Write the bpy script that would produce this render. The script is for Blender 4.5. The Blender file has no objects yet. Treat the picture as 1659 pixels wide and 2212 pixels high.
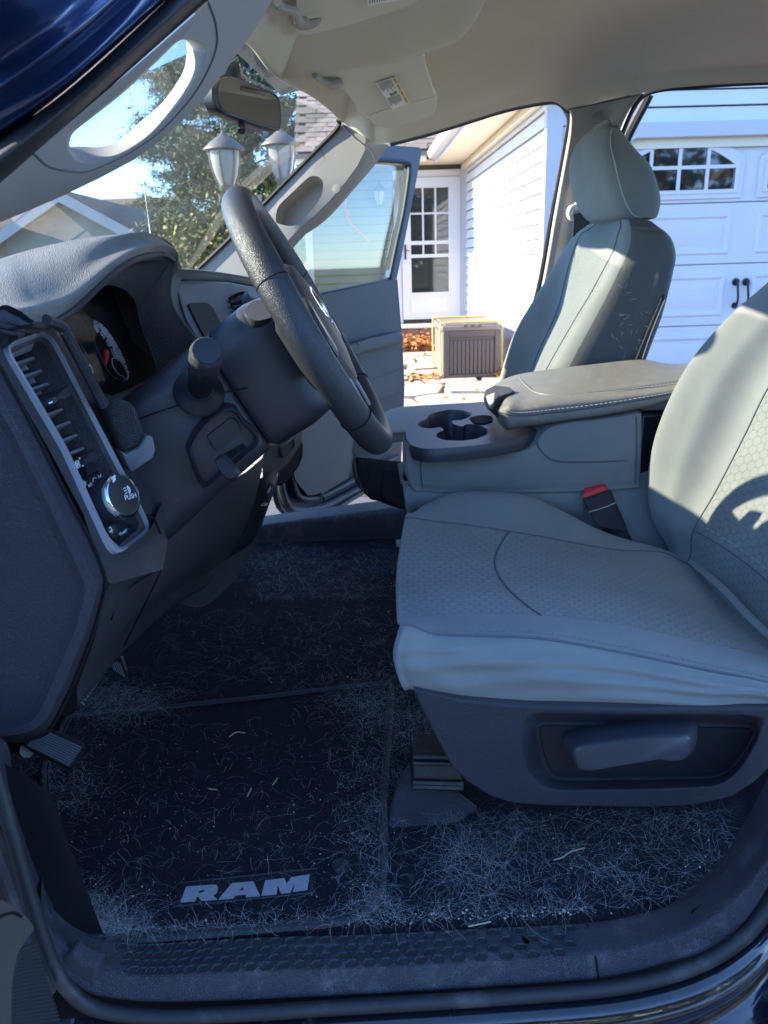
import bpy, bmesh, math, random
import numpy as np
from mathutils import Vector as V, Matrix
random.seed(7); np.random.seed(7)
R = math.radians
S = bpy.context.scene
COL = S.collection

# ---------------------------------------------------------------- camera, sky, sun, exposure
CAM = np.array([0, -1.45, 1.20]); FPX = 1662.; CX, CY = 829.5, 1106.
_p, _s, _r = R(18.05), R(1.5), R(1.8)
FWD = np.array([math.sin(_s)*math.cos(_p), math.cos(_s)*math.cos(_p), -math.sin(_p)])
_r0 = np.array([math.cos(_s), -math.sin(_s), 0]); _u0 = np.cross(_r0, FWD)
RT = _r0*math.cos(_r)-_u0*math.sin(_r); UP = _u0*math.cos(_r)+_r0*math.sin(_r)
cd = bpy.data.cameras.new('camera'); cam = bpy.data.objects.new('camera', cd); COL.objects.link(cam)
cd.sensor_fit = 'VERTICAL'; cd.sensor_height = 36; cd.lens = 36*FPX/2212; cd.clip_start = .02; cd.clip_end = 600
M = Matrix(((RT[0], UP[0], -FWD[0], CAM[0]), (RT[1], UP[1], -FWD[1], CAM[1]), (RT[2], UP[2], -FWD[2], CAM[2]), (0, 0, 0, 1)))
cam.matrix_world = M; S.camera = cam
cd.dof.use_dof = True; cd.dof.focus_distance = 1.15; cd.dof.aperture_fstop = 11

SUN_EL, SUN_AZ = 27.0, 6.0          # elevation; azimuth measured from -X (truck's nose) toward +Y (house)
sd = np.array([-math.cos(R(SUN_EL))*math.cos(R(SUN_AZ)), math.cos(R(SUN_EL))*math.sin(R(SUN_AZ)), math.sin(R(SUN_EL))])
wd = bpy.data.worlds.new('World'); S.world = wd; wd.use_nodes = True
nt = wd.node_tree; bg = nt.nodes['Background']
sky = nt.nodes.new('ShaderNodeTexSky'); sky.sky_type = 'NISHITA'; sky.sun_disc = False
sky.sun_elevation = R(SUN_EL); sky.sun_rotation = math.atan2(sd[0], sd[1]); sky.air_density = 1.0; sky.dust_density = .3; sky.ozone_density = 6.0; sky.altitude = 3000
nt.links.new(sky.outputs[0], bg.inputs[0]); bg.inputs[1].default_value = .15
sl = bpy.data.lights.new('sun', 'SUN'); sun = bpy.data.objects.new('sun', sl); COL.objects.link(sun)
sl.energy = 3.1; sl.angle = R(.53); sl.color = (1, .89, .73)
sun.rotation_euler = V((-sd[0], -sd[1], -sd[2])).to_track_quat('-Z', 'Y').to_euler(); sun.location = (-4, 0, 5)
S.view_settings.view_transform = 'Standard'; S.view_settings.look = 'None'
S.view_settings.exposure = 2.7; S.view_settings.gamma = 1; S.view_settings.use_curve_mapping = False
S.render.engine = 'CYCLES'
S.cycles.use_denoising = True; S.cycles.max_bounces = 10; S.cycles.diffuse_bounces = 6; S.cycles.transparent_max_bounces = 12
S.cycles.sample_clamp_indirect = 6

# ---------------------------------------------------------------- pixel -> point in the place
def ray(x, y): return FWD+RT*(x-CX)/FPX-UP*(y-CY)/FPX
def W(x, y, Y): d = ray(x, y); return CAM+d*((Y-CAM[1])/d[1])
def WZ(x, y, Z): d = ray(x, y); return CAM+d*((Z-CAM[2])/d[2])
def WX(x, y, X): d = ray(x, y); return CAM+d*((X-CAM[0])/d[0])
def PL(a, b, c):
    """plane through three points -> function (px, py, offset) -> point on it (offset along the normal, toward the camera)"""
    a, b, c = map(np.asarray, (a, b, c)); n = np.cross(b-a, c-a); n = n/np.linalg.norm(n)
    if n@(CAM-a) < 0: n = -n
    def f(x, y, off=0.): d = ray(x, y); return CAM+d*(((a+n*off-CAM)@n)/(d@n))
    f.n = n
    return f

# ---------------------------------------------------------------- materials
def lin(c): return tuple(((v/12.92) if v <= .04045 else ((v+.055)/1.055)**2.4) for v in c)
def nodes(m): m.use_nodes = True; return m.node_tree, m.node_tree.nodes['Principled BSDF']
def N(nt, t, **k):
    n = nt.nodes.new('ShaderNode'+t)
    for a, b in k.items():
        if a.startswith('i_'): n.inputs[a[2:].replace('_', ' ')].default_value = b
        elif a.startswith('n'): n.inputs[int(a[1:])].default_value = b
        else: setattr(n, a, b)
    return n
def mat(name, col, rough=.5, metal=0., grain=None, fine=None, mottle=None, dust=None, spec=.5, coat=0., sheen=0., hexa=None, stretch=None):
    """grain=(cells per metre, height m) leather cells; fine=(scale, height) noise; mottle=(scale, amount) tone; dust=(colour, scale, lo, hi)"""
    m = bpy.data.materials.new(name); t, b = nodes(m); L = t.links.new
    b.inputs['Roughness'].default_value = rough; b.inputs['Metallic'].default_value = metal
    b.inputs['Specular IOR Level'].default_value = spec; b.inputs['Coat Weight'].default_value = coat
    b.inputs['Sheen Weight'].default_value = sheen
    c4 = (*col, 1); b.inputs['Base Color'].default_value = c4
    tc = N(t, 'TexCoord'); vec = tc.outputs['Object']; base = None
    if stretch:
        mp = N(t, 'Mapping'); mp.inputs['Scale'].default_value = stretch; L(vec, mp.inputs[0]); vec = mp.outputs[0]
    if mottle:
        n1 = N(t, 'TexNoise', i_Scale=mottle[0], i_Detail=5., i_Roughness=.6); L(vec, n1.inputs['Vector'])
        mr = N(t, 'MapRange', n1=.25, n2=.75, n3=1-mottle[1], n4=1+mottle[1]); L(n1.outputs[0], mr.inputs[0])
        mx = N(t, 'Mix', data_type='RGBA', blend_type='MULTIPLY'); mx.inputs[0].default_value = 1; mx.inputs[6].default_value = c4
        L(mr.outputs[0], mx.inputs[7]); base = mx.outputs[2]
    if dust:
        n2 = N(t, 'TexNoise', i_Scale=dust[1], i_Detail=8., i_Roughness=.7); L(vec, n2.inputs['Vector'])
        mr = N(t, 'MapRange', n1=dust[2], n2=dust[3]); L(n2.outputs[0], mr.inputs[0])
        mx = N(t, 'Mix', data_type='RGBA'); mx.inputs[6].default_value = c4; mx.inputs[7].default_value = (*dust[0], 1)
        if base: L(base, mx.inputs[6])
        L(mr.outputs[0], mx.inputs[0]); base = mx.outputs[2]
    hs = []
    if grain:
        v1 = N(t, 'TexVoronoi', feature='DISTANCE_TO_EDGE', i_Scale=grain[0])
        w = N(t, 'TexNoise', i_Scale=grain[0]*.5, i_Detail=1.); L(vec, w.inputs['Vector'])
        va = N(t, 'VectorMath', operation='MULTIPLY_ADD'); L(w.outputs['Color'], va.inputs[0]); va.inputs[1].default_value = (.8/grain[0],)*3; L(vec, va.inputs[2])
        L(va.outputs[0], v1.inputs['Vector'])
        mr = N(t, 'MapRange', n1=0., n2=.3); L(v1.outputs['Distance'], mr.inputs[0]); hs.append((mr.outputs[0], grain[1]))
    if fine:
        n3 = N(t, 'TexNoise', i_Scale=fine[0], i_Detail=3.); L(vec, n3.inputs['Vector']); hs.append((n3.outputs[0], fine[1]))
    if hexa:
        u = tc.outputs['UV']; sc = N(t, 'VectorMath', operation='SCALE'); sc.inputs['Scale'].default_value = hexa[0]; L(u, sc.inputs[0])
        ds = []
        for off in (0., .5):
            a = N(t, 'VectorMath', operation='ADD'); a.inputs[1].default_value = (100+off, 173.2050808+off*1.7320508, 0); L(sc.outputs[0], a.inputs[0])
            md = N(t, 'VectorMath', operation='MODULO'); md.inputs[1].default_value = (1, 1.7320508, 1); L(a.outputs[0], md.inputs[0])
            sb = N(t, 'VectorMath', operation='SUBTRACT'); sb.inputs[1].default_value = (.5, .8660254, 0); L(md.outputs[0], sb.inputs[0])
            ln = N(t, 'VectorMath', operation='LENGTH'); L(sb.outputs[0], ln.inputs[0]); ds.append(ln.outputs['Value'])
        mn = N(t, 'Math', operation='MINIMUM'); L(ds[0], mn.inputs[0]); L(ds[1], mn.inputs[1])
        mr = N(t, 'MapRange', n1=.40, n2=.50, n3=1., n4=0.); mr.interpolation_type = 'SMOOTHSTEP'; L(mn.outputs[0], mr.inputs[0]); hs.append((mr.outputs[0], hexa[1]))
        m2 = N(t, 'MapRange', n1=0., n2=1., n3=1-hexa[2], n4=1.); L(mr.outputs[0], m2.inputs[0])
        mx = N(t, 'Mix', data_type='RGBA', blend_type='MULTIPLY'); mx.inputs[0].default_value = 1; mx.inputs[6].default_value = c4
        if base: L(base, mx.inputs[6])
        L(m2.outputs[0], mx.inputs[7]); base = mx.outputs[2]
    if base: L(base, b.inputs['Base Color'])
    prev = None
    for h, d in hs:
        bp = N(t, 'Bump', i_Strength=1., i_Distance=d); L(h, bp.inputs['Height'])
        if prev: L(prev, bp.inputs['Normal'])
        prev = bp.outputs[0]
    if prev: L(prev, b.inputs['Normal'])
    return m
def glass(name, tint, refl_rough=.02, dirt=.03, dirtcol=(.8, .8, .75), f0=.05, f1=.9):
    m = bpy.data.materials.new(name); t, b = nodes(m); L = t.links.new; out = t.nodes['Material Output']; t.nodes.remove(b)
    tr = N(t, 'BsdfTransparent'); tr.inputs[0].default_value = (*tint, 1)
    gl = N(t, 'BsdfGlossy'); gl.inputs['Roughness'].default_value = refl_rough
    ge = N(t, 'NewGeometry'); dt = N(t, 'VectorMath', operation='DOT_PRODUCT'); L(ge.outputs['Normal'], dt.inputs[0]); L(ge.outputs['Incoming'], dt.inputs[1])
    ab = N(t, 'Math', operation='ABSOLUTE'); L(dt.outputs['Value'], ab.inputs[0]); om = N(t, 'Math', operation='SUBTRACT', n0=1.); L(ab.outputs[0], om.inputs[1])
    pw_ = N(t, 'Math', operation='POWER', n1=5.); L(om.outputs[0], pw_.inputs[0]); fr = N(t, 'Math', operation='MULTIPLY_ADD', n1=f1, n2=f0); L(pw_.outputs[0], fr.inputs[0])
    mx = N(t, 'MixShader'); L(fr.outputs[0], mx.inputs[0]); L(tr.outputs[0], mx.inputs[1]); L(gl.outputs[0], mx.inputs[2])
    df = N(t, 'BsdfTranslucent'); df.inputs[0].default_value = (*dirtcol, 1); d2 = N(t, 'BsdfDiffuse'); d2.inputs[0].default_value = (*dirtcol, 1)
    md = N(t, 'MixShader'); md.inputs[0].default_value = .5; L(df.outputs[0], md.inputs[1]); L(d2.outputs[0], md.inputs[2])
    tc = N(t, 'TexCoord'); n = N(t, 'TexNoise', i_Scale=6., i_Detail=6.); L(tc.outputs['Object'], n.inputs['Vector'])
    mr = N(t, 'MapRange', n1=.3, n2=.7, n3=dirt*.4, n4=dirt*1.6); L(n.outputs[0], mr.inputs[0])
    m3 = N(t, 'MixShader'); L(mr.outputs[0], m3.inputs[0]); L(mx.outputs[0], m3.inputs[1]); L(md.outputs[0], m3.inputs[2]); L(m3.outputs[0], out.inputs[0])
    return m
def attr_mat(name, rough=.6):
    """tone from the mesh's own colour attribute (real colour of each leaf or hair)"""
    m = bpy.data.materials.new(name); t, b = nodes(m); a = N(t, 'VertexColor', layer_name='tone'); t.links.new(a.outputs[0], b.inputs['Base Color']); b.inputs['Roughness'].default_value = rough
    return m

DUSTC = (.30, .29, .27)
MT = dict(
    fabric=mat('seat cloth', (.182, .192, .180), .9, fine=(900, .0006), mottle=(14, .10), sheen=.15, spec=.2),
    insert=mat('seat insert cloth', (.172, .184, .172), .9, fine=(1100, .0003), mottle=(9, .12), sheen=.15, spec=.2, hexa=(66, .0006, .13)),
    vinyl=mat('seat side vinyl', (.075, .08, .078), .48, grain=(420, .0005), fine=(1500, .0002)),
    armrest=mat('armrest vinyl', (.185, .174, .15), .42, grain=(520, .0003), mottle=(30, .12), dust=((.30, .28, .23), 60, .56, .75)),
    piping=mat('seam thread', (.085, .09, .10), .8),
    thread=mat('pale stitching', (.36, .37, .35), .8),
    plastic=mat('black grained plastic', (.029, .027, .035), .47, grain=(600, .0006), fine=(2500, .00015), dust=((.065, .063, .07), 34, .58, .82)),
    plasticdk=mat('black smooth plastic', (.014, .015, .018), .38, fine=(3000, .00008)),
    dash=mat('dark grained dash pad', (.165, .155, .14), .5, grain=(400, .0007), fine=(2000, .0002), dust=((.20, .195, .18), 26, .5, .8)),
    dashlow=mat('charcoal dash plastic', (.031, .030, .034), .52, grain=(480, .0008), dust=((.075, .074, .076), 30, .55, .8)),
    shroud=mat('column shroud plastic', (.026, .025, .030), .42, fine=(2200, .00015), dust=((.06, .062, .065), 40, .6, .85)),
    wheel=mat('wheel leatherette', (.026, .027, .030), .46, grain=(480, .00022)),
    silver=mat('satin silver trim', (.31, .32, .35), .38, metal=.25, fine=(2500, .0001)),
    stack=mat('satin dash trim', (.17, .175, .19), .42, metal=.2, fine=(2500, .0001)), handle=mat('satin black handle', (.045, .046, .056), .42, fine=(2500, .0001)),
    chrome=mat('chrome', (.75, .76, .78), .10, metal=1.),
    headliner=mat('headliner felt', (.66, .575, .46), .95, fine=(1500, .0006), mottle=(5, .04), sheen=.1, spec=.15),
    visor=mat('visor cloth', (.70, .615, .50), .95, fine=(1600, .0005), sheen=.1, spec=.15),
    pillar=mat('pillar trim', (.30, .275, .25), .6, fine=(1400, .0003)),
    carpet=mat('black carpet', (.020, .019, .027), .95, fine=(700, .004), mottle=(260, .5), spec=.15, dust=((.075, .076, .082), 14, .56, .82)),
    matting=mat('floor mat pile', (.018, .017, .025), .95, fine=(900, .003), mottle=(400, .55), spec=.15, dust=((.06, .062, .068), 11, .58, .85)),
    binding=mat('mat binding', (.034, .034, .040), .8, fine=(1200, .001), stretch=(1, 1, 1)),
    patch=mat('label backing', (.006, .007, .009), .8, fine=(1500, .0004)),
    letter=mat('grey flocked letter', (.33, .335, .36), .85, fine=(1800, .0006), mottle=(200, .15)),
    sill=mat('scuffed sill plastic', (.046, .043, .054), .50, grain=(500, .0007), dust=((.16, .16, .165), 22, .52, .80)),
    dimple=mat('sill dimple', (.024, .025, .030), .55, dust=((.10, .10, .10), 30, .55, .8)),
    rubber=mat('door seal rubber', (.018, .019, .021), .55, fine=(600, .0003), dust=((.10, .10, .10), 18, .55, .8)),
    paint=mat('dark blue paint', (.012, .026, .085), .25, metal=.35, coat=1.0),
    paintblk=mat('dark sill paint', (.006, .008, .014), .14, coat=1.0, dust=((.10, .11, .12), 55, .60, .8)),
    steel=mat('seat rail steel', (.035, .034, .034), .5, metal=.5, dust=((.12, .11, .1), 40, .5, .8)),
    red=mat('red plastic', (.55, .03, .035), .4), needle=mat('red needle', (.75, .03, .03), .4),
    dialrim=mat('dial ring', (.42, .43, .46), .4, metal=.2), dialface=mat('dial face', (.012, .012, .013), .75, spec=.08), print=mat('white print', (.62, .63, .64), .6),
    dim=mat('dim lettering', (.09, .09, .09), .8, spec=.1), amber=mat('amber lettering', (.30, .20, .13), .6),
    lens=glass('gauge lens', (.92, .92, .92), .04, .003, (.35, .33, .3), .002, .012),
    windshield=glass('windshield glass', (.66, .71, .68), .02, .018, (.75, .78, .72)),
    doorglass=glass('door glass', (.68, .73, .70), .02, .02, (.60, .65, .56)),
    mirrorglass=mat('mirror silvering', (.55, .55, .52), .04, metal=1.),
    label=mat('white label', (.75, .74, .70), .6), yellow=mat('yellow print', (.72, .55, .12), .6), ink=mat('grey ink', (.16, .16, .17), .7),
    hook=mat('ivory plastic', (.62, .60, .54), .4), belt=mat('black webbing', (.02, .02, .023), .7, fine=(900, .0006)),
    doorfab=mat('door speaker grille', (.030, .031, .036), .6, fine=(400, .0004)),
    doortan=mat('door pull trim', (.085, .068, .055), .6, fine=(300, .0005)),
    doorframe=mat('dark door frame', (.014, .017, .034), .5), doorblue=mat('door trim plastic', (.040, .035, .035), .5, grain=(420, .0003)),
)
SUN_TAN = (.5, .45, .38)

# ---------------------------------------------------------------- mesh helpers
def catmull(P, n, closed=False):
    """resample a row of points (k,3) to n points with a Catmull-Rom curve"""
    P = np.asarray(P, float); k = len(P)
    if k == 2 and not closed: return P[0]+(P[1]-P[0])*np.linspace(0, 1, n)[:, None]
    if closed: idx = np.linspace(0, k, n, endpoint=False)
    else: idx = np.linspace(0, k-1, n)
    i = np.minimum(np.floor(idx).astype(int), (k-1) if closed else k-2); t = (idx-i)[:, None]
    if closed: g = lambda j: P[j % k]
    else:
        E = np.vstack([2*P[0]-P[1], P, 2*P[-1]-P[-2]]); g = lambda j: E[j+1]
    a, b, c, d = g(i-1), g(i), g(i+1), g(i+2)
    return .5*((2*b)+(c-a)*t+(2*a-5*b+4*c-d)*t*t+(3*b-a-3*c+d)*t**3)
def gridpts(ctrl, nu, nv):
    rows = np.array([catmull(r, nv) for r in ctrl])
    return np.stack([catmull(rows[:, j], nu) for j in range(nv)], 1)
class MB:
    def __init__(s): s.v = []; s.f = []; s.uv = {}; s.mi = []; s.cur = 0
    def add(s, vs, fs):
        o = len(s.v); s.v += [tuple(map(float, p)) for p in vs]; s.f += [tuple(i+o for i in f) for f in fs]; s.mi += [s.cur]*len(fs); return o
    def grid(s, G, closed=False, uv=True, flip=False):
        nu, nv = G.shape[:2]; fs = []
        for i in range(nu-1):
            for j in range(nv if closed else nv-1):
                a, b = i*nv+j, i*nv+(j+1) % nv; c, d = (i+1)*nv+(j+1) % nv, (i+1)*nv+j
                fs.append((a, d, c, b) if flip else (a, b, c, d))
        o = s.add(G.reshape(-1, 3), fs)
        if uv:
            du = np.linalg.norm(np.diff(G, axis=0), axis=2).mean(1); dv = np.linalg.norm(np.diff(G, axis=1), axis=2).mean(0)
            cu = np.concatenate([[0], np.cumsum(du)]); cv = np.concatenate([[0], np.cumsum(dv)])
            for i in range(nu):
                for j in range(nv): s.uv[o+i*nv+j] = (cu[i], cv[j])
        return s
    def ctrl(s, ctrl, nu=24, nv=24, **k): return s.grid(gridpts(ctrl, nu, nv), **k)
    def loft(s, loops, cap0=True, cap1=True):
        k = len(loops[0]); s.grid(np.array(loops, float), closed=True, uv=False); o = len(s.v)-k*len(loops)
        if cap0: s.f.append(tuple(o+i for i in range(k))); s.mi.append(s.cur)
        if cap1: o2 = len(s.v)-k; s.f.append(tuple(o2+k-1-i for i in range(k))); s.mi.append(s.cur)
        return s
    def slab(s, front, back): return s.loft([front, back])
    def plate(s, pts, vec): pts = np.asarray(pts, float); return s.loft([pts, pts+np.asarray(vec)])
    def tube(s, path, r, seg=8, n=None, closed=False, cap=True, flat=None):
        P = np.asarray(path, float)
        if n: P = catmull(P, n, closed)
        rr = np.interp(np.linspace(0, 1, len(P)), np.linspace(0, 1, len(r)), r) if hasattr(r, '__len__') else np.full(len(P), r)
        T = (np.roll(P, -1, 0)-np.roll(P, 1, 0)) if closed else np.gradient(P, axis=0)
        T = T/np.maximum(np.linalg.norm(T, axis=1), 1e-9)[:, None]
        ref = np.array([0, 0, 1.]) if abs(T[0][2]) < .9 else np.array([1., 0, 0]); a = np.cross(T[0], ref); a /= np.linalg.norm(a); loops = []
        for i in range(len(P)):
            a = a-T[i]*(a@T[i]); a /= max(np.linalg.norm(a), 1e-9); b = np.cross(T[i], a)
            loops.append([P[i]+rr[i]*(a*math.cos(w)+b*math.sin(w)*(flat or 1)) for w in np.linspace(0, 2*math.pi, seg, endpoint=False)])
        if closed: loops.append(loops[0]); return s.loft(loops, False, False)
        return s.loft(loops, cap, cap)
    def box(s, c, e, ax=None):
        A = np.eye(3) if ax is None else np.asarray(ax, float); c = np.asarray(c, float); h = np.asarray(e, float)/2
        vs = [c+A[0]*h[0]*i+A[1]*h[1]*j+A[2]*h[2]*k for i in (-1, 1) for j in (-1, 1) for k in (-1, 1)]
        s.add(vs, [(0, 1, 3, 2), (4, 6, 7, 5), (0, 4, 5, 1), (2, 3, 7, 6), (0, 2, 6, 4), (1, 5, 7, 3)]); return s
    def b2(s, lo, hi): lo = np.array(lo, float); hi = np.array(hi, float); return s.box((lo+hi)/2, hi-lo)
    def cyl(s, p0, p1, r0, r1=None, seg=24):
        p0, p1 = np.asarray(p0, float), np.asarray(p1, float); return s.tube([p0, p1], [r0, r0 if r1 is None else r1], seg)
    def lathe(s, prof, base, axis, seg=32):
        """prof: (radius, height) pairs along the axis"""
        ax = np.asarray(axis, float); ax /= np.linalg.norm(ax); ref = np.array([0, 0, 1.]) if abs(ax[2]) < .9 else np.array([1., 0, 0]); a = np.cross(ax, ref); a /= np.linalg.norm(a); b = np.cross(ax, a)
        return s.loft([[np.asarray(base)+ax*h+max(r, 1e-5)*(a*math.cos(w)+b*math.sin(w)) for w in np.linspace(0, 2*math.pi, seg, endpoint=False)] for r, h in prof])
    def holed(s, outer, inner, inner2=None, floor=True):
        """a flat face with a hole; the hole's wall runs down to inner2, which is closed by a floor"""
        bm = bmesh.new()
        def loop(pts):
            vs = [bm.verts.new(tuple(map(float, p))) for p in pts]; return vs, [bm.edges.new((vs[i], vs[(i+1) % len(vs)])) for i in range(len(vs))]
        vo, eo = loop(outer); vi, ei = loop(inner); bmesh.ops.triangle_fill(bm, use_beauty=True, use_dissolve=False, edges=eo+ei)
        bm.verts.index_update(); s.add([v.co[:] for v in bm.verts], [tuple(v.index for v in f.verts) for f in bm.faces]); bm.free()
        if inner2 is not None:
            s.loft([inner, inner2], False, floor)
        return s
    def build(s, name, m, parent=None, smooth=40, bevel=None, seg=2, subsurf=0, label=None, **props):
        me = bpy.data.meshes.new(name); me.from_pydata(s.v, [], s.f)
        if s.uv:
            ul = me.uv_layers.new(name='UVMap'); li = np.zeros(len(me.loops), int); me.loops.foreach_get('vertex_index', li)
            A = np.zeros((len(s.v), 2)); 
            for k, c in s.uv.items(): A[k] = c
            ul.data.foreach_set('uv', A[li].ravel())
        for x in (m if isinstance(m, (list, tuple)) else [m]): me.materials.append(MT[x] if isinstance(x, str) else x)
        if isinstance(m, (list, tuple)): me.polygons.foreach_set('material_index', s.mi)
        bm = bmesh.new(); bm.from_mesh(me); bmesh.ops.remove_doubles(bm, verts=bm.verts, dist=1e-6) if not s.uv else None
        bmesh.ops.recalc_face_normals(bm, faces=bm.faces); bm.to_mesh(me); bm.free()
        if smooth is not None: me.shade_smooth(); me.set_sharp_from_angle(angle=R(smooth))
        o = bpy.data.objects.new(name, me); COL.objects.link(o)
        if parent is not None: adopt(o, parent)
        if bevel:
            b = o.modifiers.new('bevel', 'BEVEL'); b.width = bevel; b.segments = seg; b.limit_method = 'ANGLE'; b.angle_limit = R(35); b.harden_normals = False
            me.shade_smooth()
            me.set_sharp_from_angle(angle=R(60))
        if subsurf: q = o.modifiers.new('subd', 'SUBSURF'); q.levels = q.render_levels = subsurf
        if label: o['label'] = label
        for k, v in props.items(): o[k] = v
        return o
ROOTS = {}
def adopt(o, parent):
    # parts are modelled where they stand; only a thing's Empty has a place of its own
    o.parent = parent; o.matrix_parent_inverse = Matrix.Translation(-V(ROOTS.get(parent.name, (0, 0, 0))))
def thing(name, label, cat, loc, group=None):
    o = bpy.data.objects.new(name, None); COL.objects.link(o); o.location = loc; o.empty_display_size = .1; ROOTS[o.name] = tuple(loc)
    o['label'] = label; o['category'] = cat
    if group: o['group'] = group
    return o
def tag(o, label, cat, group=None):
    o['label'] = label; o['category'] = cat
    if group: o['group'] = group
    return o
def text(name, s, p0, p1, nrm, m, parent, hscale=1., bold=0., ext=.0002, width=None):
    """p0 -> p1 is the baseline; nrm faces the reader. Size is set so the words fill the baseline."""
    p0, p1, nrm = (np.asarray(a, float) for a in (p0, p1, nrm)); x = p1-p0; Lw = np.linalg.norm(x); x /= Lw; nrm = nrm-x*(nrm@x); nrm /= np.linalg.norm(nrm); y = np.cross(nrm, x)
    c = bpy.data.curves.new(name, 'FONT'); c.body = s; c.size = 1; c.extrude = ext; c.offset = bold
    o = bpy.data.objects.new(name, c); COL.objects.link(o); c.materials.append(MT[m]); bpy.context.view_layer.update()
    w = max(o.dimensions.x, .01); k = Lw/w; c.size = k; c.offset = bold*k
    mw = Matrix(((x[0], y[0]*hscale, nrm[0], p0[0]), (x[1], y[1]*hscale, nrm[1], p0[1]), (x[2], y[2]*hscale, nrm[2], p0[2]), (0, 0, 0, 1)))
    dg = bpy.context.evaluated_depsgraph_get(); me = bpy.data.meshes.new_from_object(o.evaluated_get(dg)); me.transform(mw); me.materials.clear(); me.materials.append(MT[m])
    bpy.data.objects.remove(o); o = bpy.data.objects.new(name, me); COL.objects.link(o)
    if parent is not None: adopt(o, parent)
    return o
def PX(Y, *pts): return [W(x, y, Y) for x, y in pts]
def PP(f, *pts, off=0.): return [f(x, y, off) for x, y in pts]
def smoothloop(pts, n): return catmull(pts, n, True)
def shrink(pts, k, c=None):
    pts = np.asarray(pts, float); c = pts.mean(0) if c is None else np.asarray(c); return c+(pts-c)*k
# ================================================================ OUTSIDE: ground, house, trees
MT.update(
    asphalt=mat('driveway asphalt', (.085, .085, .085), .9, fine=(90, .004), mottle=(60, .3), dust=((.14, .135, .12), 2.2, .55, .85)),
    lawn=mat('lawn', (.075, .085, .03), .95, fine=(60, .02), mottle=(8, .35)),
    stone=mat('flagstone', (.38, .31, .23), .85, fine=(40, .006), mottle=(3.5, .22), dust=((.30, .24, .17), 9, .5, .75)),
    soil=mat('joint soil', (.16, .12, .08), .95, fine=(80, .01)),
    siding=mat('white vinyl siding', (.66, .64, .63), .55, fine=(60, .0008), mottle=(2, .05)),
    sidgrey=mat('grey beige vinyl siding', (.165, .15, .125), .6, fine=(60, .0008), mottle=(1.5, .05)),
    white=mat('white trim paint', (.50, .49, .50), .5), gwhite=mat('white garage paint', (.62, .585, .61), .5, mottle=(2.5, .05)), sheath=mat('dark gap shade', (.06, .055, .05), .9), cream=mat('cream aluminium', (.70, .63, .50), .5), soffit=mat('soffit panel', (.62, .53, .40), .6),
    shing=mat('brown roof shingle', (.20, .160, .135), .9, fine=(120, .003), mottle=(14, .3)), shing2=mat('tan roof shingle', (.24, .195, .16), .9, fine=(120, .003), mottle=(14, .3)),
    roofdk=mat('grey roof', (.11, .11, .11), .9, mottle=(6, .25)), roofbr=mat('brown roof', (.20, .15, .12), .9, mottle=(6, .25)),
    pane=mat('dark window pane', (.012, .013, .014), .03, spec=.9), green=mat('green door paint', (.035, .12, .075), .4), indoor=mat('dim room', (.05, .07, .11), .6),
    iron=mat('black iron', (.012, .012, .013), .45), brick=mat('brown brick', (.22, .12, .085), .9, fine=(120, .002), mottle=(20, .25)),
    resin=mat('brown resin', (.085, .066, .056), .5, fine=(300, .0006)), resinlt=mat('taupe resin lid', (.17, .14, .125), .5, fine=(300, .0006)),
    rope=mat('yellow rope', (.55, .45, .10), .6, fine=(400, .001)), redcord=mat('red cord', (.75, .10, .08), .5),
    bark=mat('bark', (.09, .07, .055), .95, fine=(30, .02)), foliage=attr_mat('foliage', .7), leaflitter=attr_mat('fallen leaves', .7),
    frost=mat('frosted lamp glass', (.33, .32, .29), .35), pewter=mat('pewter lamp metal', (.20, .175, .155), .5, metal=.4),
    nbwall=mat('pale green siding', (.30, .33, .30), .7), stormglass=glass('storm door glass', (.75, .8, .8), .02, .008),
)
def struct(name, mb, m, **k): o = mb.build(name, m, None, **k); o['kind'] = 'structure'; return o
m = MB(); m.ctrl([[(-150, -120, 0), (150, -120, 0)], [(-150, 150, 0), (150, 150, 0)]], 2, 2); struct('ground', m, 'lawn', smooth=None)
m = MB(); m.add([(-14, -9, .004), (9, -9, .004), (9, 5.6, .004), (2.2, 5.6, .004), (.3, 3.0, .004), (-14, 2.6, .004)], [(0, 1, 2, 3, 4, 5)]); struct('driveway', m, 'asphalt', smooth=None)
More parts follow.
